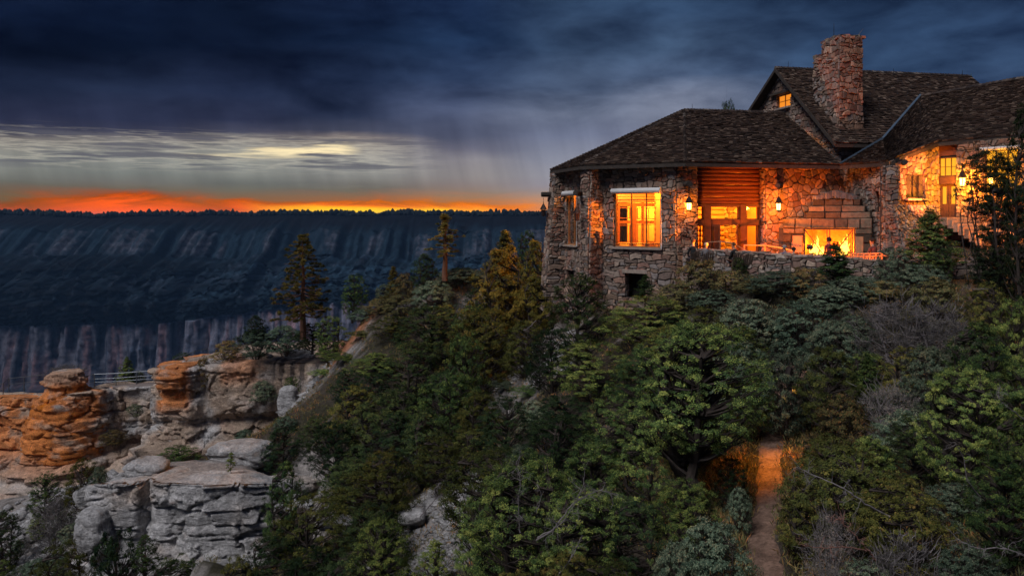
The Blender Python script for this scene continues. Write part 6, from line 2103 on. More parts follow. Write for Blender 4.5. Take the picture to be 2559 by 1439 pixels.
person(floorp(1734, 42.6), 0.2, 'seated person in black with head above the parapet near the lantern pier', C_BLK, C_NAVY, H_BR, True, scale=1.22)
person(floorp(1764, 42.0), -0.4, 'seated person in a grey jacket beside the handrail start', C_GREY, C_MAR, H_GR, True, scale=1.08)
person(floorp(1838, 40.9), 0.5, 'seated dark-clad person below the open log-bay doors', C_BLK, C_MAR, H_BR, True, scale=1.12)
person(floorp(1963, 39.6), 0.3, 'seated person in a blue jacket against the parapet', C_BLUE, C_NAVY, H_GR, True, scale=1.05)
person(floorp(1984, 39.4), -0.2, 'small seated person in dark clothes right of the blue jacket', C_NAVY, C_BLK, H_DK, True, scale=0.98)
person(floorp(2184, 40.4), 0.5, 'seated person in a maroon top at the right end of the fireplace', C_MAR, C_NAVY, H_DK, True, scale=1.3)
# ------------------------------------------------------------------ trees and shrubs
def leaf_mat(name, stops, objvar=0.42, rough=0.75, trans=0.25):
    m = bpy.data.materials.new(name)
    m.use_nodes = True
    T = NT(m.node_tree)
    m.node_tree.nodes.clear()
    at = T.new('ShaderNodeAttribute', attribute_name='col')
    sp = T.new('ShaderNodeSeparateColor'); T.link(at.outputs['Color'], sp.inputs[0])
    oi = T.new('ShaderNodeObjectInfo')
    wn = T.new('ShaderNodeTexWhiteNoise', noise_dimensions='1D'); T.link(oi.outputs['Random'], wn.inputs['W'])
    c = T.ramp(T.math('ADD', sp.outputs[0], T.lerp(wn.outputs['Value'], 0, 1, -0.24, 0.24)), stops)
    k = T.lerp(oi.outputs['Random'], 0, 1, 1 - objvar, 1 + objvar)
    k = T.math('MULTIPLY', k, T.lerp(sp.outputs[1], 0, 1, 0.7, 1.3))
    c = T.mix(1.0, c, T.comb(k, k, k), 'MULTIPLY')
    d = T.new('ShaderNodeBsdfDiffuse'); t = T.new('ShaderNodeBsdfTranslucent')
    T.link(c, d.inputs[0]); T.link(c, t.inputs[0])
    mx = T.new('ShaderNodeMixShader'); mx.inputs[0].default_value = trans * 0.5
    T.link(d.outputs[0], mx.inputs[1]); T.link(t.outputs[0], mx.inputs[2])
    o = T.new('ShaderNodeOutputMaterial'); T.link(mx.outputs[0], o.inputs[0])
    return m
LM_JUN = leaf_mat('juniper_foliage', [(0, (0.018, 0.038, 0.018)), (0.45, (0.068, 0.110, 0.036)), (0.75, (0.19, 0.24, 0.060)), (1, (0.38, 0.38, 0.095))])
LM_OLI = leaf_mat('olive_juniper_foliage', [(0, (0.037, 0.053, 0.019)), (0.6, (0.110, 0.112, 0.030)), (0.9, (0.22, 0.19, 0.045)), (1, (0.30, 0.19, 0.06))])
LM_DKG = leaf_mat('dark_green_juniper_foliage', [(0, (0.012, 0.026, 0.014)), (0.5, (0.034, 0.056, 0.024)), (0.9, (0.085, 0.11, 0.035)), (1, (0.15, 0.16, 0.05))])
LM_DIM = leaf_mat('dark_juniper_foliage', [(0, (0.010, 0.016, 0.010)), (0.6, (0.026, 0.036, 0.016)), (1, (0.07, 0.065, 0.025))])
LM_TEAL = leaf_mat('oak_foliage', [(0, (0.045, 0.075, 0.050)), (0.5, (0.130, 0.175, 0.110)), (0.85, (0.26, 0.28, 0.17)), (1, (0.34, 0.26, 0.14))])
LM_BRN = leaf_mat('autumn_oak_foliage', [(0, (0.070, 0.075, 0.034)), (0.45, (0.165, 0.155, 0.062)), (0.8, (0.30, 0.20, 0.08)), (1, (0.42, 0.18, 0.07))])
LM_GRY = leaf_mat('dry_brush', [(0, (0.060, 0.056, 0.056)), (0.6, (0.16, 0.145, 0.125)), (1, (0.30, 0.22, 0.17))])
LM_PINE = leaf_mat('pine_needles', [(0, (0.060, 0.066, 0.022)), (0.6, (0.20, 0.165, 0.045)), (1, (0.40, 0.24, 0.06))])
LM_GOLD = leaf_mat('golden_foliage', [(0, (0.078, 0.078, 0.022)), (0.5, (0.202, 0.163, 0.034)), (1, (0.372, 0.232, 0.046))])

def leaves_np(rs, cen, ax, L, Wd, bend=0.0):
    """rhombic leaves: centres (n,3), axes (n,3), lengths, widths"""
    n = len(cen)
    r = rs.normal(size=(n, 3))
    sd = np.cross(ax, r); sd /= np.linalg.norm(sd, axis=1)[:, None] + 1e-9
    L = np.asarray(L)[:, None] if np.ndim(L) else L
    Wd = np.asarray(Wd)[:, None] if np.ndim(Wd) else Wd
    a = cen - ax * L * 0.5
    b = cen + sd * Wd * 0.5
    c = cen + ax * L * 0.5
    d = cen - sd * Wd * 0.5
    return np.stack([a, b, c, d], 1)

def tubes_np(mb, segs, sides=4):
    for pts, rad in segs: mb.tube(pts, rad, sides, cap=False)

def grow(rs, p, tip, r0, r1, wob=0.12, n=5):
    p = np.array(p, float); tip = np.array(tip, float)
    L = np.linalg.norm(tip - p)
    pts = []; j = np.zeros(3)
    for i in range(n + 1):
        t = i / n
        j = j + rs.normal(size=3) * wob * L / n * (0 if i in (0, n) else 1)
        q = p + (tip - p) * t + j * math.sin(pi * t) 
        q[2] += 0.10 * L * math.sin(pi * t) * -0.6
        pts.append(tuple(q))
    return pts, [r0 + (r1 - r0) * (i / n) for i in range(n + 1)]

def make_tree(name, seed, H, R, ncl, nl, prof, crown_mat, bark, clump=0.36, leafL=0.10, leafW=0.055, base=0.12, lean=0.15, shell=0.5, up=0.0, tone=(0.1, 0.7), tonevar=0.25, stems=1, twigs=0, trunk_r=0.16, flat=0.75, squashL=1.0):
    rs = np.random.default_rng(seed)
    mb = MB()
    top = np.array([rs.normal() * lean, rs.normal() * lean, H * 0.86])
    stem_paths = []
    for s in range(stems):
        a = rs.uniform(0, 2 * pi)
        off = np.array([cos(a), sin(a), 0]) * (0.12 * R if stems > 1 else 0)
        tp = top + (np.array([cos(a), sin(a), 0]) * R * 0.55 if stems > 1 else 0)
        pts, rad = grow(rs, off + [0, 0, -0.3], tp, trunk_r, trunk_r * 0.18, 0.16, 8)
        stem_paths.append(np.array(pts)); mb.tube(pts, rad, 7, cap=False)
    cents = []; rads = []
    lump = rs.uniform(0.72, 1.18, (5, 9))
    for i in range(ncl):
        t = rs.random() ** 0.9
        ph = rs.uniform(0, 2 * pi)
        rr = prof(t) * R * lump[int(t * 4.99), int(ph / (2 * pi) * 8.99)]
        q = rr * (shell + (1 - shell) * rs.random()) if rs.random() < 0.8 else rr * rs.random()
        z = H * (base + (1 - base) * t)
        k = max(0, min(1, z / (H * 0.86)))
        cx = top[0] * k; cy = top[1] * k
        cents.append((cx + cos(ph) * q, cy + sin(ph) * q, z + rs.normal() * 0.08))
        rads.append(clump * rs.uniform(0.6, 1.3) * (0.7 + 0.3 * prof(t)))
    cents = np.array(cents); rads = np.array(rads)
    for i in range(0, ncl, 2):
        c = cents[i]
        st = stem_paths[rs.integers(len(stem_paths))]
        zz = max(0.05, c[2] - 0.55 * math.hypot(c[0], c[1]) - 0.1)
        k = np.argmin(np.abs(st[:, 2] - zz))
        pts, rad = grow(rs, st[k], c, trunk_r * 0.30, 0.012, 0.14, 4)
        mb.tube(pts, rad, 4, cap=False)
    for i in range(twigs):
        c = cents[rs.integers(ncl)]
        d = c - np.array([0, 0, H * 0.3]); d /= np.linalg.norm(d)
        d = d + rs.normal(size=3) * 0.5; d /= np.linalg.norm(d)
        ln = rs.uniform(0.25, 0.6)
        a = c + rs.normal(size=3) * 0.2
        mb.tube([a, a + d * ln * 0.5 + rs.normal(size=3) * 0.04, a + d * ln], [0.012, 0.009, 0.004], 3, cap=False)
    # leaves
    n = ncl * nl
    ci = np.repeat(np.arange(ncl), nl)
    d = rs.normal(size=(n, 3)); d /= np.linalg.norm(d, axis=1)[:, None]
    u = rs.random(n) ** 0.45
    # each clump is itself a cluster of small tufts
    tuft = rs.normal(size=(ncl, 9, 3)); tuft /= np.linalg.norm(tuft, axis=2)[:, :, None]
    tuft[:, :, 2] = np.abs(tuft[:, :, 2]) * 0.9 - 0.15
    ti = rs.integers(0, 9, n)
    pos = cents[ci] + (tuft[ci, ti] * rads[ci][:, None] * 0.72 + d * (u * rads[ci] * 0.42)[:, None]) * np.array([1, 1, flat])
    # blades lie across the outward direction, so clumps shade like solid tufts
    cc = pos - np.array([0, 0, H * 0.45]); cc /= np.linalg.norm(cc, axis=1)[:, None]
    nn = d * 0.30 + tuft[ci, ti] * 0.32 + cc * 0.95 + np.array([0, 0, 0.25]) + rs.normal(size=(n, 3)) * 0.42
    nn /= np.linalg.norm(nn, axis=1)[:, None]
    ax = np.cross(nn, rs.normal(size=(n, 3))); ax /= np.linalg.norm(ax, axis=1)[:, None]
    sd = np.cross(nn, ax)
    L = (leafL * rs.uniform(0.6, 1.35, n))[:, None]; W_ = (leafW * rs.uniform(0.6, 1.3, n))[:, None]
    V = np.stack([pos - ax * L * 0.5, pos + sd * W_ * 0.5, pos + ax * L * 0.5, pos - sd * W_ * 0.5], 1).reshape(-1, 3)
    F = np.arange(n * 4).reshape(-1, 4)
    md = (tone[0] + tone[1]) / 2; ct = np.clip(rs.normal(md, (tone[1] - tone[0]) * 0.15, ncl), 0, 1); tt = rs.normal(0, 0.08, (ncl, 9))
    tn = np.clip(ct[ci] + tt[ci, ti] + rs.normal(0, 0.08 + tonevar * 0.3, n), 0, 1)
    g = np.clip(0.5 + rs.normal(0, 0.25, n), 0, 1)
    C = np.repeat(np.stack([tn, g, g], 1), 4, 0)
    root = bpy.data.objects.new(name, None); COL.objects.link(root)
    tr = mb.build('trunk', bark, root)
    cr = link(bpy.data.objects.new('crown', mesh_np('crown', V, F, C, mats=[crown_mat])), root)
    root['H'] = float(cents[:, 2].max() + clump * 0.4); root['R'] = float(np.percentile(np.hypot(cents[:, 0], cents[:, 1]), 93) + clump * 0.45)
    PROTO[name + str(seed)] = root
    root['proto'] = 1
    return root
PROTO = {}
dome = lambda t: math.sqrt(max(0.0, 1 - (t * 1.0 - 0.28) ** 2 / (0.55 if t > 0.28 else 0.14)))
roundp = lambda t: max(0.15, math.sin(pi * (0.12 + 0.84 * t)) ** 0.6)
cone = lambda t: max(0.06, (1 - t) ** 0.75 * min(1, 0.55 + t * 3))
egg = lambda t: max(0.1, math.sin(pi * (0.10 + 0.88 * t ** 0.8)) ** 0.7)
JUN = [make_tree('juniper_tree', s, 4.6, 2.0, 235, 130, pf, LM_JUN, M_BARK, clump=0.30, shell=0.74, leafL=0.072, leafW=0.036, tone=(0.05, 0.85), twigs=30, stems=st) for s, pf, st in ((1, dome, 1), (2, egg, 2), (3, roundp, 1), (4, dome, 3))]
JUF = [make_tree('juniper_tree', s, 4.6, 2.0, 430, 125, pf, LM_JUN, M_BARK, clump=0.25, shell=0.74, leafL=0.058, leafW=0.028, tone=(0.05, 0.95), twigs=60, stems=st) for s, pf, st in ((11, egg, 1), (12, dome, 2))]
BIG = make_tree('juniper_tree', 95, 6.8, 2.3, 460, 125, roundp, LM_JUN, M_BARK, clump=0.27, shell=0.7, leafL=0.06, leafW=0.03, base=0.36, tone=(0.1, 0.9), twigs=90, stems=3, trunk_r=0.26)
OLI = [make_tree('juniper_tree', s, 4.2, 2.2, 240, 110, pf, LM_OLI, M_BARK, clump=0.30, shell=0.70, leafL=0.08, leafW=0.04, tone=(0.05, 0.85), twigs=60, stems=2) for s, pf in ((21, dome), (22, roundp))]
OAK = [make_tree('oak_shrub', s, 2.6, 1.9, 260, 90, dome, LM_TEAL, M_BARK, clump=0.26, shell=0.70, leafL=0.07, leafW=0.045, base=0.06, tone=(0.1, 0.8), tonevar=0.5, stems=5, twigs=90, trunk_r=0.06, up=0.0) for s in (31, 32, 33)]
BRN = [make_tree('oak_shrub', s, 2.6, 1.9, 240, 85, dome, LM_BRN, M_BARK, clump=0.27, shell=0.70, leafL=0.07, leafW=0.045, base=0.06, tone=(0.1, 0.8), tonevar=0.7, stems=5, twigs=120, trunk_r=0.06, up=0.0) for s in (41, 42)]
GRY = [make_tree('dry_shrub', s, 2.4, 2.0, 130, 60, dome, LM_GRY, M_DEAD, clump=0.42, leafL=0.11, leafW=0.022, base=0.05, tone=(0.05, 0.75), tonevar=0.5, stems=6, twigs=420, trunk_r=0.05, up=0.2) for s in (51, 52)]
CON = [make_tree('fir_tree', s, 5.5, 1.8, 190, 120, cone, mt, M_BARK, clump=0.34, leafL=0.10, leafW=0.05, tone=(0.05, 0.7), lean=0.05) for s, mt in ((61, LM_JUN), (62, LM_PINE))]
GLD = [make_tree('golden_tree', s, 5.5, 2.1, 190, 110, pf, LM_GOLD, M_BARK, clump=0.38, leafL=0.10, leafW=0.055, tone=(0.05, 0.9), twigs=40, stems=2) for s, pf in ((71, egg),)]
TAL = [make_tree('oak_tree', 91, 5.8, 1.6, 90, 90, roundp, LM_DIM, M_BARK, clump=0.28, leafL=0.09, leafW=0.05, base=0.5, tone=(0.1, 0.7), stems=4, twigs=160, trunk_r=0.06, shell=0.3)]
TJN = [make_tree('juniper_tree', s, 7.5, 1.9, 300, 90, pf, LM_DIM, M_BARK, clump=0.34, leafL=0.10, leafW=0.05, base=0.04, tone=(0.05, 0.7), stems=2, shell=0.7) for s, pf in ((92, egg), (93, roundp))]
SPR = [make_tree('sapling', s, 1.6, 0.5, 34, 70, cone, LM_JUN, M_BARK, clump=0.17, leafL=0.07, leafW=0.035, tone=(0.2, 0.9), trunk_r=0.03) for s in (81,)]

def make_pine(seed, H, R, base, sparse, gapfn):
    rs = np.random.default_rng(seed)
    mb = MB()
    tp = [(0, 0, -0.4)] + [(0.05 * math.sin(i), 0.04 * math.cos(i * 1.3), H * i / 9) for i in range(1, 10)]
    mb.tube(tp, [0.24 * (1 - i / 10.2) for i in range(10)], 8, cap=False)
    P_ = []; A_ = []; T_ = []
    z = H * base; k = 0
    while z < H * 0.985:
        t = (z - H * base) / (H * (1 - base))
        nb = 4 if rs.random() < sparse else 3
        for b in range(nb):
            ph = k * 2.4 + b * 2 * pi / nb + rs.normal() * 0.25
            ln = R * gapfn(t) * rs.uniform(0.65, 1.15)
            if ln < 0.1: continue
            drop = -0.18 * ln + 0.35 * t * ln
            tip = np.array([cos(ph) * ln, sin(ph) * ln, z + drop])
            pts, rad = grow(rs, (0, 0, z), tip, 0.05 * (1 - t) + 0.02, 0.012, 0.08, 4)
            mb.tube(pts, rad, 4, cap=False)
            for q in range(max(3, int(ln * 3.0))):
                f = rs.uniform(0.35 if ln > 0.8 else 0.1, 1.02)
                c = np.array([0, 0, z]) + (tip - [0, 0, z]) * f + rs.normal(size=3) * [0.16, 0.16, 0.05] * (0.6 + 0.5 * ln / R)
                m = 46
                d = rs.normal(size=(m, 3)) * [1, 1, 0.65] + [0, 0, 0.35]; d /= np.linalg.norm(d, axis=1)[:, None]
                P_.append(c + d * 0.10); A_.append(d); T_.append(np.full(m, np.clip(rs.uniform(0.1, 0.8) , 0, 1)))
        z += rs.uniform(0.30, 0.50) * (1 - 0.4 * t); k += 1
    P_ = np.concatenate(P_); A_ = np.concatenate(A_); T_ = np.concatenate(T_)
    n = len(P_)
    V = leaves_np(rs, P_, A_, rs.uniform(0.18, 0.32, n), 0.045).reshape(-1, 3)
    tn = np.clip(T_ + rs.normal(0, 0.1, n), 0, 1); g = rs.uniform(0.2, 0.8, n)
    C = np.repeat(np.stack([tn, g, g], 1), 4, 0)
    root = bpy.data.objects.new('ponderosa_pine', None); COL.objects.link(root)
    mb.build('trunk', M_PBARK, root)
    link(bpy.data.objects.new('crown', mesh_np('crown', V, np.arange(n * 4).reshape(-1, 4), C, mats=[LM_PINE])), root)
    root['H'] = H; root['R'] = R; root['proto'] = 1
    return root
PIN1 = make_pine(5, 9.0, 2.6, 0.19, 1.0, lambda t: (1 - t) ** 0.62 * min(1, 0.78 + t * 1.2) + 0.03)
PIN2 = make_pine(6, 8.0, 2.1, 0.35, 0.15, lambda t: (0.95 if 0.0 < t < 0.22 or 0.34 < t < 0.62 else 0.38) * (1 - t * 0.75))

PLACED = []
NAMED = []
TAKEN = set()
def neighbour_label(kind, u, v):
    best = sorted(NAMED, key=lambda q: (q[0] - u) ** 2 + (q[1] - v) ** 2)
    for diag in (0, 1):
        for nu, nv, lb in best[:22]:
            du, dv = u - nu, v - nv
            if math.hypot(du, dv) > 260: continue
            h = 'right' if du > 0 else 'left'; w = 'below' if dv > 0 else 'above'
            if diag: d = '%s and %s of' % (w, h)
            else: d = (h + ' of') if abs(du) > abs(dv) else w
            t = '%s just %s the %s' % (kind, d, lb)
            if len(t.split()) <= 16 and t not in TAKEN:
                TAKEN.add(t); return t
    return None
USED = set()
PKIDS = {}
LASTKIDS = []
def put(proto, loc, sxy, sz, rz, label, cat, group=None, dark=False):
    o = proto.copy(); COL.objects.link(o); LASTKIDS.clear()
    for ch in PKIDS.setdefault(proto.name, list(proto.children)):
        c = ch.copy(); COL.objects.link(c); c.parent = o; LASTKIDS.append(c)
    for k in ('H', 'R', 'proto'):
        if k in o: del o[k]
    o.location = loc; o.rotation_euler = (0, 0, rz); o.scale = (sxy, sxy, sz)
    setp(o, label, cat, group)
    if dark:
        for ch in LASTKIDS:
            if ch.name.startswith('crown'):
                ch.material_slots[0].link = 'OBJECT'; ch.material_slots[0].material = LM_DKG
    return o
def gz(x, y): return float(ground_z(np.array([x]), np.array([y]))[0])
_pr = random.Random(77)
def tree(proto, u, vtop, hw, Y, label, cat='tree', group=None, vbase=None):
    q = P(u, vtop, Y)
    g = gz(q.x, q.y) - 0.05 if vbase is None else P(u, vbase, Y).z
    H = q.z - g
    sxy = hw * Y / FPX / proto['R']
    if H < 0.5 or H > 12: print('TREE?', label, round(H, 2))
    sz = max(0.3, H) / proto['H']
    if sz / sxy > 2.0 or sxy / sz > 2.0: print('STRETCH', round(sz / sxy, 2), label)
    PLACED.append((q.x, q.y, hw * Y / FPX)); NAMED.append((u, vtop + hw, label))
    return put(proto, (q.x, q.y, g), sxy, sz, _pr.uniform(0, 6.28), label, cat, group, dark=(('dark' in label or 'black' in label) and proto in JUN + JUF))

J = JUN; S_ = 'shrub'
# far shoulder of the hill and the promontory
tree(PIN1, 757, 586, 88, 64, 'tall ponderosa pine standing alone on the promontory shelf', vbase=836)
tree(PIN2, 1112, 532, 70, 58, 'thin open-crowned ponderosa pine on the hill crest, trunk showing', vbase=694)
tree(J[2], 880, 684, 37, 63, 'rounded tree silhouetted on the slope right of the tall pine', vbase=800)
tree(J[1], 641, 786, 30, 66, 'round-topped dark juniper left of the tall pine', vbase=860)
tree(OAK[0], 640, 822, 52, 66, 'dark bush at the foot of the round-topped juniper', S_, vbase=890)
tree(BRN[0], 566, 850, 38, 67, 'olive brown bush at the left end of the shelf above the cliff', S_, vbase=908)
tree(OAK[1], 712, 812, 52, 66, 'bushy green shrub at the base of the tall pine', S_, vbase=882)
tree(J[0], 780, 805, 48, 65, 'low dark juniper between the tall pine and the twisted tree', vbase=880)
tree(J[3], 826, 788, 46, 62, 'twisted juniper with bare grey trunk beside the red earth bank', vbase=908)
tree(J[1], 868, 905, 26, 61, 'small shrub on the red earth below the bank', S_, vbase=955)
tree(CON[0], 316, 890, 24, 74, 'small conifer rising behind the footbridge railing', vbase=985)
tree(OAK[2], 345, 925, 22, 75, 'low shrub right of the small conifer behind the footbridge', S_, vbase=985)
tree(J[0], 455, 880, 30, 75, 'dark bush behind the squared rock pillar', S_, vbase=930)
tree(GRY[0], 165, 912, 52, 70, 'dry brush growing on top of the orange pinnacle', S_, vbase=945)
tree(BRN[1], 508, 888, 34, 66.4, 'reddish brush spilling over the brink beside the pillar', S_, vbase=990)
tree(CON[1], 985, 664, 26, 61, 'narrow dark tree on the ridge left of the open-crowned pine')
tree(BRN[0], 1008, 682, 28, 60, 'rust-coloured small oak beside the narrow dark tree')
tree(J[1], 1062, 632, 38, 59, 'dark bushy tree left of the open-crowned pine trunk')
tree(OAK[2], 1150, 668, 60, 59.5, 'grey-green shrub on the hill crest below the open-crowned pine', S_)
tree(OAK[0], 1085, 700, 55, 57, 'teal shrub on the slope under the crest', S_)
tree(BRN[1], 950, 742, 48, 62, 'pinkish brown brush above the red earth bank', S_)
tree(OAK[1], 905, 770, 42, 63, 'low green brush at the top of the red earth bank', S_)
tree(CON[1], 1262, 572, 62, 54, 'tall conical tree with rust-lit top left of the lodge')
tree(GLD[0], 1250, 618, 84, 50, 'big golden-green tree lit by the lodge windows')
tree(GLD[0], 1338, 596, 50, 52, 'yellow-leaved tree against the lodge corner')
tree(J[3], 1318, 574, 34, 60, 'dark pine top behind the yellow-leaved tree')
tree(GLD[0], 1335, 690, 58, 48, 'dull gold lower tree below the yellow-leaved one')
tree(OLI[0], 1215, 760, 110, 47, 'broad olive tree under the big golden-green one')
tree(J[0], 1080, 760, 95, 52, 'dark green juniper on the hill flank below the crest')
tree(OLI[1], 985, 790, 70, 56, 'olive juniper right of the red earth bank')
tree(J[2], 1170, 760, 70, 51, 'dense juniper in the fold beneath the hill crest')
tree(BRN[0], 1000, 735, 52, 58, 'brownish small oak on the ridge flank')
tree(J[1], 935, 880, 70, 52, 'pale-tipped juniper overhanging the right end of the streaked cliff')
tree(J[3], 1040, 850, 90, 47, 'dark juniper in the ravine head')
tree(J[0], 1158, 828, 72, 42, 'pointed bright-tipped juniper standing alone in the ravine centre')
tree(J[2], 1130, 925, 100, 40, 'wide juniper below the pointed one')
tree(OLI[0], 1310, 800, 70, 44, 'black-shadowed juniper under the lodge foot')
tree(J[0], 1348, 880, 36, 40, 'upright dark juniper beside the pale rock by the small path')
tree(OLI[1], 895, 960, 70, 44, 'large dark juniper right of the flat-topped boulder')
tree(J[2], 850, 1050, 80, 42, 'dark juniper crown reaching over the ledge')
tree(J[3], 950, 985, 90, 41, 'dark spreading juniper in the deep shade of the ravine')
tree(J[1], 700, 1040, 48, 56, 'green juniper at the right end of the rock ledges', vbase=1130)
tree(OAK[0], 612, 1072, 26, 56, 'small green bush left of the ledge-end juniper', S_)
tree(J[2], 460, 1112, 62, 50, 'bright green shrub in the pocket behind the foreground ledge', S_, vbase=1180)
tree(SPR[0], 580, 1128, 14, 42.5, 'lone sapling growing from the shelf in front of the long boulder', 'sapling', vbase=1182)
tree(OLI[0], 205, 1145, 52, 54, 'dark juniper in the gully under the orange tower')
tree(J[0], 110, 1180, 44, 55, 'shadowed juniper left of the gully juniper')
tree(OAK[1], 245, 1165, 30, 50, 'dark shrub touching the left end of the foreground ledge', S_)
tree(GRY[1], 130, 1240, 60, 50, 'grey twiggy brush among the lower left rocks', S_)
tree(J[3], 15, 1270, 45, 50, 'black juniper at the left picture edge on the rocks')
tree(J[0], 285, 1318, 92, 35, 'dark leafy juniper in front of the foreground ledge')
tree(OLI[1], 165, 1345, 80, 36, 'low dark juniper at the lower left below the ledge block')
tree(J[1], 365, 1335, 36, 34, 'thin-stemmed small juniper before the grey ledge face', vbase=1440)
tree(OAK[0], 338, 1008, 20, 67, 'little dark bush clinging below the footbridge', S_, vbase=1040)
tree(OAK[1], 660, 950, 34, 65, 'dark bush on the streaked cliff face', S_, vbase=1005)
tree(J[0], 728, 940, 26, 63.5, 'tuft of juniper right of the streaked cliff bush', S_, vbase=1000)
tree(BRN[1], 285, 1072, 34, 62, 'olive brush on the ledges below the orange tower', S_, vbase=1110)
tree(J[1], 712, 1150, 60, 34.5, 'grey-green juniper leaning over the right end of the foreground ledge')
tree(OLI[0], 780, 1230, 105, 33, 'black-green juniper in the lower ravine')
tree(J[3], 690, 1330, 90, 32, 'dark juniper at the bottom beside the ledge face')
tree(J[2], 900, 1150, 80, 36, 'tall dark juniper rising from the mid ravine')
tree(OLI[1], 600, 1385, 70, 31, 'dark juniper tip at the bottom edge under the ledge')
tree(J[0], 962, 1292, 92, 26, 'rounded green juniper at the bottom left of the scree chute')
tree(J[1], 1085, 1345, 50, 25, 'small bright juniper at the foot of the scree chute')
tree(J[3], 860, 1390, 80, 27, 'dark juniper along the bottom edge left of the round green one')
tree(OLI[0], 1180, 1075, 60, 35, 'dark juniper above the scree chute')
# foot of the lodge and terrace
tree(J[0], 1442, 680, 84, 40.5, 'dark juniper against the foot of the sunroom corner buttress')
tree(CON[0], 1614, 684, 24, 41.5, 'slender little conifer beside the cellar opening', vbase=750)
tree(J[2], 1598, 738, 128, 37.5, 'broad domed juniper below the cellar opening')
tree(BRN[0], 1745, 648, 74, 41, 'autumn-brown oak brush hiding the left end of the terrace wall', S_)
tree(J[2], 1852, 643, 22, 40.2, 'round green bush poking above the terrace parapet', S_, vbase=700)
tree(BRN[1], 1830, 672, 60, 39.8, 'yellowish brush below the round parapet bush', S_)
tree(OAK[0], 1950, 676, 84, 37.5, 'grey-green oak brush below the middle of the terrace wall', S_)
tree(CON[0], 2086, 603, 46, 36.8, 'small dark conifer silhouetted in front of the fire', vbase=720)
tree(BRN[0], 2020, 668, 60, 37, 'orange-tinted brush left of the dark conifer', S_)
tree(OAK[1], 2140, 690, 90, 35.5, 'teal oak brush right of the dark conifer', S_)
tree(OAK[2], 2235, 615, 50, 36.5, 'pale grey-green bush beside the cobbled wall', S_)
tree(CON[0], 2330, 522, 66, 36, 'dark pointed conifer in front of the cobbled foot of the lit wall')
tree(J[3], 2352, 600, 34, 35, 'second dark conifer beside the stone steps')
tree(OAK[0], 2300, 660, 80, 34, 'teal brush under the pointed conifers', S_)
tree(BRN[1], 2340, 690, 90, 31, 'pinkish brown brush on the upper right slope', S_)
tree(GRY[1], 2240, 745, 120, 30, 'large grey leafless brush in the middle of the right slope', 'brush')
tree(GRY[0], 2350, 760, 90, 28.5, 'dark grey twiggy brush right of the large leafless one', 'brush')
tree(OLI[0], 2470, 700, 60, 27, 'dark juniper behind the pale dead branch at the right')
tree(J[2], 2515, 740, 70, 23, 'yellow-green juniper at the upper right edge')
# big dark conifer masses at the right edge by the door
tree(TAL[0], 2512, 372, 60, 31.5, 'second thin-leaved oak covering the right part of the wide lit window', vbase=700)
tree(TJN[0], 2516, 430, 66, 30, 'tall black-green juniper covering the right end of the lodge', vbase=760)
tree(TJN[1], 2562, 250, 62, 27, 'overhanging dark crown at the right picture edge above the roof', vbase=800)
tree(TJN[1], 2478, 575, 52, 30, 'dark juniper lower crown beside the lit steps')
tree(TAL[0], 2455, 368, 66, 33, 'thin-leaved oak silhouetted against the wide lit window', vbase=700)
tree(BRN[1], 1690, 705, 60, 40.3, 'olive brush under the left end of the terrace wall', S_)
tree(OAK[2], 1780, 722, 66, 39, 'grey-green brush in front of the autumn-brown brush', S_)
tree(BRN[0], 1895, 700, 62, 38.3, 'yellowish oak brush below the stepped part of the parapet', S_)
tree(OAK[1], 2060, 715, 72, 35.4, 'pale teal brush below the small dark conifer', S_)
tree(BRN[0], 2215, 700, 60, 34.4, 'rusty brush right of the log railing', S_)
tree(J[1], 1680, 775, 60, 36.5, 'bright rounded juniper between the broad dome and the oak brush')
# middle slope
tree(OLI[1], 1760, 762, 62, 35, 'yellow-tipped juniper in the middle of the upper slope')
tree(OAK[0], 1870, 745, 96, 34.5, 'teal oak brush in the middle of the upper slope', S_)
tree(OAK[2], 2000, 750, 92, 33.5, 'grey-green oak brush right of the teal middle one', S_)
tree(OAK[1], 2090, 800, 90, 31, 'bright teal oak brush left of the grey leafless brush', S_)
tree(J[2], 1478, 855, 112, 33.5, 'broad juniper left of centre above the small path')
tree(J[1], 1600, 862, 84, 31.5, 'green-tipped juniper right of the broad one')
tree(OLI[0], 1700, 838, 70, 31, 'rust-flecked juniper in the centre of the slope')
tree(J[0], 1405, 985, 92, 31, 'dark green juniper above the dead branches')
tree(J[3], 1540, 985, 96, 28.5, 'dense juniper left of the big tree')
tree(OAK[0], 1850, 850, 95, 30, 'blue-green oak brush behind the big central tree', S_)
tree(OAK[2], 1960, 870, 84, 29, 'dull teal oak brush above the trail bend', S_)
tree(OLI[1], 2075, 862, 92, 27.5, 'brown-green oak-like juniper right of the trail bend')
tree(CON[0], 2170, 880, 40, 27, 'small yellow-green conifer under the leafless brush')
tree(GRY[0], 2230, 960, 92, 25, 'grey-green brush below the small conifer', 'brush')
tree(OAK[1], 2330, 862, 80, 25, 'pale grey oak brush right of the leafless one', S_)
tree(BRN[1], 2110, 980, 84, 25, 'olive brush right of the lamplit trail', S_)
tree(J[1], 2440, 800, 90, 22.5, 'light green juniper on the right slope')
tree(JUF[1], 2400, 905, 110, 20, 'vivid green juniper at the right, catching the last light')
tree(J[2], 2530, 900, 90, 19.5, 'deep green juniper at the right edge')
tree(J[0], 2290, 1040, 90, 21.5, 'dark juniper left of the vivid green one')
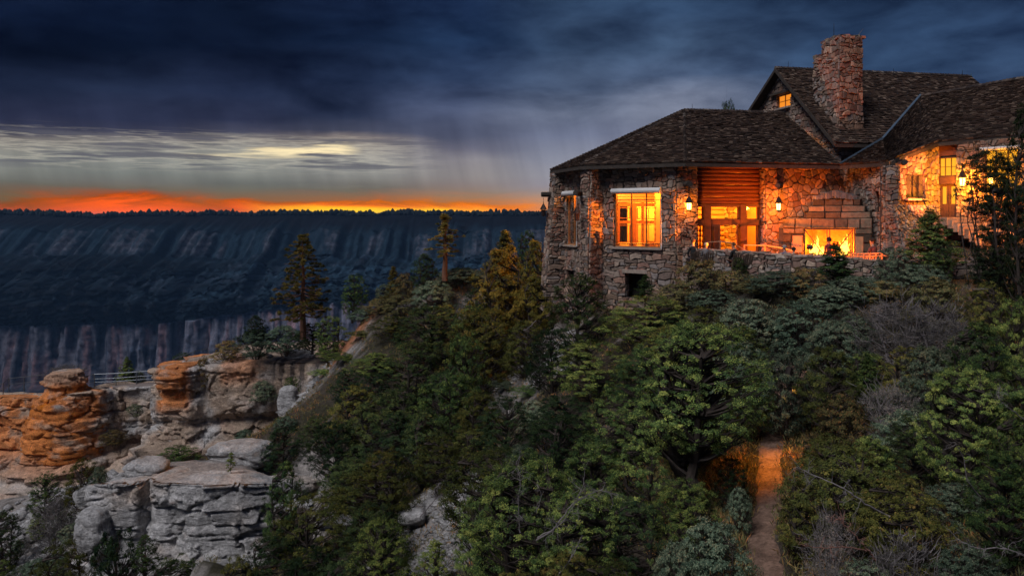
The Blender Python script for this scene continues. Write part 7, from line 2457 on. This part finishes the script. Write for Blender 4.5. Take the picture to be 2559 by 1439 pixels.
# foreground
tree(BIG, 1745, 800, 168, 24.5, 'big central juniper with dark forked trunk beside the trail')
tree(J[1], 1868, 905, 58, 29, 'leafy juniper right behind the big central one')
tree(J[3], 1600, 1090, 84, 23.8, 'shaded juniper left of the big forked trunk')
tree(J[2], 1500, 1095, 105, 24.5, 'deep green juniper above the arching dead limb')
tree(JUF[1], 1310, 1128, 150, 22, 'bright green juniper threaded with grey dead branches')
tree(JUF[1], 1450, 1215, 110, 20.5, 'green juniper around the arching dead limb')
tree(J[0], 1200, 1240, 80, 23, 'light-tipped juniper right of the scree chute')
tree(J[3], 1590, 1240, 90, 20.5, 'dark juniper at the bottom centre')
tree(OLI[0], 1440, 1370, 90, 19, 'golden-tipped small juniper on the bottom edge')
tree(OAK[0], 1775, 1300, 105, 18.3, 'blue-green leafy shrub at the bottom left of the trail', S_)
tree(OAK[1], 1690, 1360, 70, 18, 'lower blue-green shrub at the bottom edge', S_)
tree(OLI[1], 2110, 1105, 150, 19.5, 'dark olive juniper leaning over the trail from the right')
tree(OLI[0], 2010, 1190, 80, 19.8, 'drooping olive juniper branches over the lit trail')
tree(GRY[1], 2080, 1280, 80, 17.5, 'grey brush at the right edge of the trail', 'brush')
tree(OLI[1], 2260, 1190, 120, 17.5, 'olive juniper in the lower right')
tree(JUF[0], 2500, 1120, 110, 16.2, 'big green juniper in the lower right corner')
tree(J[1], 2540, 1020, 80, 17.5, 'green juniper at the right edge with a pale dead twig')
tree(GRY[0], 2270, 1350, 120, 15.2, 'dark leafless brush at the bottom right', 'brush')
tree(OAK[2], 2170, 1400, 80, 15.5, 'dim shrub at the bottom right of the trail', S_)
tree(OAK[0], 2420, 1360, 90, 14.5, 'shaded shrub beneath the lower right juniper', S_)

tree(J[0], 1832, 1140, 50, 24.0, 'leafy dark juniper hanging over the left side of the lit trail')
tree(OAK[0], 1846, 1215, 34, 22.6, 'small teal shrub at the left edge of the lit trail', S_)
tree(J[2], 868, 902, 62, 58, 'juniper at the foot of the red earth bank')
tree(OLI[0], 905, 868, 46, 60, 'olive juniper right below the red earth bank')
tree(J[1], 815, 955, 44, 59, 'bright juniper above the upright grey slab')
tree(OAK[1], 1270, 985, 52, 45, 'grey-teal brush beside the small path', S_)
tree(J[3], 1330, 1010, 60, 41, 'rounded juniper below the jagged pale rock')
tree(OLI[1], 1250, 1060, 60, 40, 'olive juniper beneath the small path')
# ravine and slope fill: trees no one could tell from each other
rs = random.Random(9)
def scatter(n, boxf, protos, label, cat, group, smin=0.55, smax=0.95, gap=0.75, tries=40, short='fill juniper'):
    c = 0; t = 0
    while c < n and t < n * tries:
        t += 1
        x, y = boxf()
        if _trail_d(np.array([x]), np.array([y]), TRAIL)[0] < 1.3: continue
        if _inside(EDGE2, [(-11.5,45.2),(-24.6,46.4)], np.array([x]), np.array([y]))[0]: continue
        if 8.5 < x < 24 and 37 < y < 46: continue
        if x > 2 and y > 43 and x < 30: continue
        s = rs.uniform(smin, smax)
        pr = rs.choice(protos)
        r = pr['R'] * s
        if any((x - a) ** 2 + (y - b) ** 2 < (gap * (r + q)) ** 2 for a, b, q in PLACED): continue
        g = gz(x, y)
        # do not let fill trees stand up in front of the lodge, the cliffs or the trail
        u = U0 + x / y * FPX; vt = V0 - (g + pr['H'] * s) / y * FPX
        if u > 1350 and vt < 770 - max(0, (u - 1500)) * 0.05: continue
        if 1820 < u < 2010 and vt > 950: continue
        if 180 < u < 700 and vt < 1400: continue
        if u <= 180 and vt < 1240: continue
        if 700 <= u < 1350 and vt < 700: continue
        if 800 < u < 920 and vt < 880: continue
        if any(u + 60 > a and u - 60 < b and vt < d and (V0 - (g) / y * FPX) > c_ for a, b, c_, d in ((1030,1095,1240,1320),(1262,1320,940,985),(560,800,880,1010))): continue
        PLACED.append((x, y, r))
        lb = neighbour_label(short, u, vt + r / y * FPX) or label
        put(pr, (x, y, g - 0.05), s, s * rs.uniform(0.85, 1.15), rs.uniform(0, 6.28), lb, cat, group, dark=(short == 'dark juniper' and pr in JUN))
        c += 1
    print('scatter', label, c)
scatter(60, lambda: (rs.uniform(-16, 4), rs.uniform(26, 58)), J + OLI, 'dark juniper crowded among others in the shaded ravine', 'tree', 'junipers crowding the shaded ravine', short='dark juniper')
scatter(60, lambda: (rs.uniform(0, 14), rs.uniform(17, 42)), J + OLI + OAK[:1], 'green juniper packed into the slope below the lodge', 'tree', 'junipers packed on the lodge slope', 0.45, 0.8, short='lesser juniper')
scatter(45, lambda: (rs.uniform(8, 24), rs.uniform(16, 37)), OAK + BRN + GRY + OLI, 'mixed green and brown brush filling the right slope', 'shrub', 'brush filling the right slope', 0.4, 0.75, short='low brush')
scatter(14, lambda: (rs.uniform(-34, -14), rs.uniform(46, 62)), OAK + J, 'dark shrub among the broken ledges of the lower left', 'shrub', 'shrubs on the lower left ledges', 0.35, 0.6, short='small shrub')
scatter(20, lambda: (rs.uniform(-12, 6), rs.uniform(54, 70)), J + OAK, 'low tree on the back of the hill left of the lodge', 'tree', 'trees on the hill behind', 0.45, 0.7, short='low tree')
# crowns beyond the lodge roof
for u, vt, hw, Y, zb_, lb in ((1812, 247, 34, 66, 3, 'dark pine crown peeping over the sunroom ridge'), (2418, 188, 22, 62, 5, 'dark treetop at the far end of the great hall ridge')):
    q = P(u, vt, Y); pr = J[2]; H = q.z + 3
    put(pr, (q.x, q.y, -3), hw * Y / FPX / pr['R'], H / pr['H'], 1.0, lb, 'tree')

# ---- dead limbs
def dead(pts, r, seed, name, label, mat=M_DEAD, n=16, ln=0.8):
    r = r * 0.62
    rs = np.random.default_rng(seed)
    pts = [Vector(p) for p in pts]; b = pts[0].copy()
    # smooth through the points
    dense = []
    for i in range(len(pts) - 1):
        p0 = pts[max(i - 1, 0)]; p1 = pts[i]; p2 = pts[i + 1]; p3 = pts[min(i + 2, len(pts) - 1)]
        for k in range(6):
            t = k / 6
            dense.append(0.5 * ((2 * p1) + (p2 - p0) * t + (2 * p0 - 5 * p1 + 4 * p2 - p3) * t * t + (3 * p1 - p0 - 3 * p2 + p3) * t ** 3))
    dense.append(pts[-1])
    dense = [d - b + Vector(rs.normal(size=3) * r * 0.5) for d in dense]
    L = sum((q - p).length for p, q in zip(dense[:-1], dense[1:]))
    mb = MB(); N = len(dense)
    mb.tube(dense, [r * (1 - 0.8 * i / N) for i in range(N)], 6)
    def twig(p, d, l, rr, lev):
        q = [p]; dd = d.copy()
        for k in range(4):
            dd = (dd + Vector(rs.normal(size=3) * 0.35)).normalized(); q.append(q[-1] + dd * l / 4)
        mb.tube(q, [rr * (1 - 0.75 * k / 4) for k in range(5)], 4, cap=False)
        if lev > 0:
            for k in (1, 2, 3, 4):
                if rs.random() < 0.8: twig(q[k], (dd + Vector(rs.normal(size=3) * 0.8)).normalized(), l * 0.5, rr * 0.5, lev - 1)
    for k in range(n):
        i = int(rs.integers(N // 5, N))
        i = min(i, N - 1)
        d = (dense[min(i + 1, N - 1)] - dense[max(i - 1, 0)]).normalized()
        twig(dense[i], (d * 0.6 + Vector(rs.normal(size=3) * 0.7)).normalized(), L * 0.22 * ln * rs.uniform(0.5, 1.2), r * 0.4, 2)
    o = mb.build(name, mat, None); o.location = b
    setp(o, label, 'dead branch')
    return o
dead([P(1340, 1350, 20.0), P(1385, 1320, 19.6), P(1420, 1270, 19.4), P(1450, 1245, 19.3), P(1500, 1225, 19.4), P(1545, 1235, 19.6)], 0.035, 1, 'dead_branch', 'long pale dead limb arching over the green juniper at bottom centre', n=20)
dead([P(1345, 1340, 20.0), P(1400, 1310, 19.5), P(1440, 1250, 19.2), P(1460, 1205, 19.1)], 0.03, 8, 'dead_branch', 'second pale limb running beside the long arching one', n=12)
dead([P(1300, 1330, 20.5), P(1296, 1260, 20.3), P(1300, 1200, 20.2), P(1290, 1160, 20.2)], 0.03, 2, 'dead_branch', 'upright dead top with fine twigs in the bright green juniper', mat=M_DEAD, n=26)
dead([P(1340, 1280, 20.2), P(1352, 1240, 20.0), P(1345, 1215, 20.0)], 0.022, 3, 'dead_branch', 'small pale forked twig right of the upright dead top', n=10)
dead([P(2190, 1400, 15.4), P(2165, 1370, 15.3), P(2135, 1335, 15.2), P(2110, 1310, 15.2), P(2085, 1290, 15.2)], 0.03, 4, 'dead_branch', 'reddish dead branch reaching up left at the bottom right', mat=M_REDDEAD, n=14)
dead([P(2165, 1375, 15.3), P(2110, 1365, 15.1), P(2060, 1368, 15.0), P(2010, 1362, 15.0)], 0.024, 5, 'dead_branch', 'reddish horizontal dead branch pointing at the trail', mat=M_REDDEAD, n=10)
dead([P(2575, 1060, 16), P(2530, 1025, 15.8), P(2500, 1000, 15.7), P(2492, 978, 15.7)], 0.025, 6, 'dead_branch', 'pale forked dead twig at the right edge', n=10)
dead([P(2450, 1240, 15.6), P(2418, 1200, 15.4), P(2410, 1150, 15.3), P(2388, 1105, 15.2)], 0.024, 7, 'dead_branch', 'bare upright branch curving up in the lower right', n=4)
dead([P(2560, 1385, 14), P(2500, 1370, 13.8), P(2440, 1368, 13.8), P(2400, 1350, 13.8)], 0.025, 9, 'dead_branch', 'pale sprawling dead branch in the bottom right corner', n=16)
dead([P(2470, 722, 25.5), P(2430, 722, 25.2), P(2405, 714, 25.2)], 0.025, 10, 'dead_branch', 'short white dead branch sticking out of the right slope', n=8)
dead([P(1340, 800, 43.5), P(1325, 815, 43), P(1312, 825, 43)], 0.03, 11, 'dead_branch', 'tiny pale snag at the flared foot of the lodge', n=8)
dead([P(1640, 1000, 26), P(1655, 960, 25.8), P(1668, 930, 25.8)], 0.025, 12, 'dead_branch', 'grey snag left of the big central juniper', n=14)
dead([P(2220, 1290, 17.2), P(2150, 1250, 17.0), P(2100, 1215, 17.0), P(2040, 1190, 17.4), P(1990, 1165, 18)], 0.035, 13, 'dead_branch', 'bare grey limb crossing the olive juniper above the trail', n=16)
dead([P(1395, 1439, 19), P(1430, 1390, 18.8), P(1450, 1345, 18.8)], 0.03, 14, 'dead_branch', 'thin grey stem rising from the bottom edge at centre', n=14)
dead([P(2430, 760, 34), P(2400, 540, 35.5), P(2440, 520, 35), P(2470, 540, 34.5)], 0.05, 15, 'dead_branch', 'dark crooked limb crossing before the lit steps', mat=M_BARK, n=14)
dead([P(2310, 600, 36.4), P(2325, 540, 37.0), P(2300, 490, 37.5), P(2285, 450, 37.8)], 0.04, 16, 'dead_branch', 'bare crooked stem climbing beside the dark-framed window', mat=M_BARK, n=22)
dead([P(1050, 1290, 30), P(1085, 1250, 29.5), P(1095, 1210, 29.5)], 0.04, 17, 'dead_branch', 'grey fallen snag above the scree chute', n=20)

# low plants and twigs on the forest floor
def undergrowth():
    rs = np.random.default_rng(12)
    n = 30000
    x = rs.uniform(-20, 26, n); y = rs.uniform(15, 68, n)
    x[:5000] = rs.uniform(4, 13, 5000); y[:5000] = rs.uniform(17, 30, 5000)
    k = fbm(x * 0.5, y * 0.5, 3.0, 3) + 0.12 > 0
    k |= (_trail_d(x, y, TRAIL) < 1.5) & (rs.random(n) < 0.8)
    k &= _trail_d(x, y, TRAIL) > 0.38 + 0.25 * rs.random(n)
    k &= ~_inside(EDGE2, [(-11.5,45.2),(-24.6,46.4)], x, y)
    k &= ~((x > 8.5) & (y > 37) & (x < 25) & (y < 47))
    k &= ~_inside(EDGE1, [(-12.5,64),(-11.5,70),(-14,80),(-30,80),(-60,80)], x, y)
    x = x[k]; y = y[k]; z = ground_z(x, y)
    m = 7
    n = len(x)
    c = np.repeat(np.stack([x, y, z + 0.05], 1), m, 0) + rs.normal(size=(n * m, 3)) * [0.12, 0.12, 0.05]
    ax = rs.normal(size=(n * m, 3)) * 0.6 + [0, 0, 1]; ax /= np.linalg.norm(ax, axis=1)[:, None]
    V = leaves_np(rs, c + ax * 0.08, ax, rs.uniform(0.12, 0.3, n * m), 0.03).reshape(-1, 3)
    t = np.repeat(rs.uniform(0, 1, n), m * 4); g = np.repeat(rs.uniform(0.2, 0.8, n * m), 4)
    o = link(bpy.data.objects.new('undergrowth', mesh_np('undergrowth', V, np.arange(len(V)).reshape(-1, 4), np.stack([t, g, g], 1), mats=[LM_BRN])))
    setp(o, 'low dry grass and seedlings on the forest floor', 'undergrowth', kind='stuff')
undergrowth()
# remove the patterns the copies were made from
for o in [o for o in SC.objects if o.get('proto')]:
    for c in list(o.children): bpy.data.objects.remove(c)
    bpy.data.objects.remove(o)
# ------------------------------------------------------------------ hand-laid stones and shingles of the lodge
def split_pieces(items, nmax, name, stuff_name, mat, big):
    cx = Vector((0, 0, 0))
    def score(it):
        c = Vector(it[4]); u, v = U0 + c.x / c.y * FPX, V0 - c.z / c.y * FPX
        vis = 1.0 if (1330 < u < 2559 and 60 < v < 760) else 0.05
        return it[5] / (c.y ** 2) * vis
    items = sorted(items, key=score, reverse=True)
    for vs, fs, col, par, c, ar in items[:nmax]:
        mb = MB(); mb.add([Vector(p) - LO for p in vs], fs, col)
        mb.build(name, mat, par)
    mb = MB()
    for vs, fs, col, par, c, ar in items[nmax:]:
        mb.add([Vector(p) - LO for p in vs], fs, col)
    o = mb.build(stuff_name, mat, LODGE); o['kind'] = 'stuff'
split_pieces(STONES, 300, 'stone', 'stonework', M_STONE, 1)
SH2 = [(vs, fs, col, par, c, (Vector(vs[0]) - Vector(vs[1])).length) for vs, fs, col, par, c in SHING]
split_pieces(SH2, 300, 'shingle', 'shingles', M_SHINGLE, 1)

# floodlamps added to throw the warm glows, their fixtures unseen
def floodlamp(p, target, power, cone, label, color=(1.0, 0.25, 0.02), radius=0.12, blend=0.6):  # builds one added lamp, fixture unseen
    p = Vector(p)
    o = empty('added_flood_lamp', p); setp(o, label, 'lamp')
    d = (Vector(target) - p).normalized()
    mb = MB(); mb.tube([-d * 0.16, -d * 0.10, d * 0.14], [0.04, 0.12, 0.13], 10, cap=False); mb.build('added_lamp_housing', M_METAL, o)
    mb = MB(); mb.tube([-d * 0.09, -d * 0.07], [0.10, 0.10], 10); mb.build('added_lamp_lens', M_BULB, o)
    lamp('added_flood_light', p + d * 0.02, power, color, 0.05, target, cone, blend)
floodlamp((15.4, 39.3, -1.6), (4.9, 45.4, -0.5), 15000, 15, 'small added floodlamp on the parapet aimed at the sunroom buttress')
floodlamp((23.0, 38.0, -2.2), (20.9, 46.8, 7.0), 9000, 26, 'small added floodlamp aimed up at the chimney', color=(1.0, 0.22, 0.07))
floodlamp((3.6, 55.5, 2.6), (-1.8, 50.5, -2.5), 4500, 85, 'added floodlamp under the west eave lighting the golden trees', color=(1.0, 0.42, 0.05))
floodlamp((13.6, 40.2, -2.6), (15.2, 44.9, -0.6), 2100, 100, 'added ground lamp behind the parapet washing the log bay wall', color=(1.0, 0.17, 0.006))
floodlamp((18.6, 38.8, -2.7), (19.4, 43.8, -0.5), 160, 100, 'added ground lamp behind the parapet washing the fireplace corner', color=(1.0, 0.17, 0.006))
q = P(1972, 1085, 27.4)
floodlamp((q.x, q.y, q.z + 2.3), tuple(P(1932, 1125, 27.0)), 900, 66, 'added shielded lamp among branches lighting the trail', color=(1.0, 0.36, 0.04), blend=1.0)
floodlamp((24.3, 37.2, -1.3), (25.6, 40.3, -0.7), 700, 75, 'added ground lamp at the foot of the lit stone stairs')
# evening air over the canyon
mb = MB(); mb.box((0, 0, 0), (80000, 31400, 670))
hz = mb.build('haze', [])
hz.location = (0, 15300, -303)
hm = bpy.data.materials.new('evening_haze'); hm.use_nodes = True
hm.node_tree.nodes.clear()
pv = hm.node_tree.nodes.new('ShaderNodeVolumePrincipled')
pv.inputs['Color'].default_value = (0.30, 0.58, 1.0, 1)
pv.inputs['Density'].default_value = 0.000045
ho = hm.node_tree.nodes.new('ShaderNodeOutputMaterial')
hm.node_tree.links.new(pv.outputs[0], ho.inputs['Volume'])
hz.data.materials.append(hm)
setp(hz, 'thin blue evening haze filling the canyon', 'haze', kind='stuff')
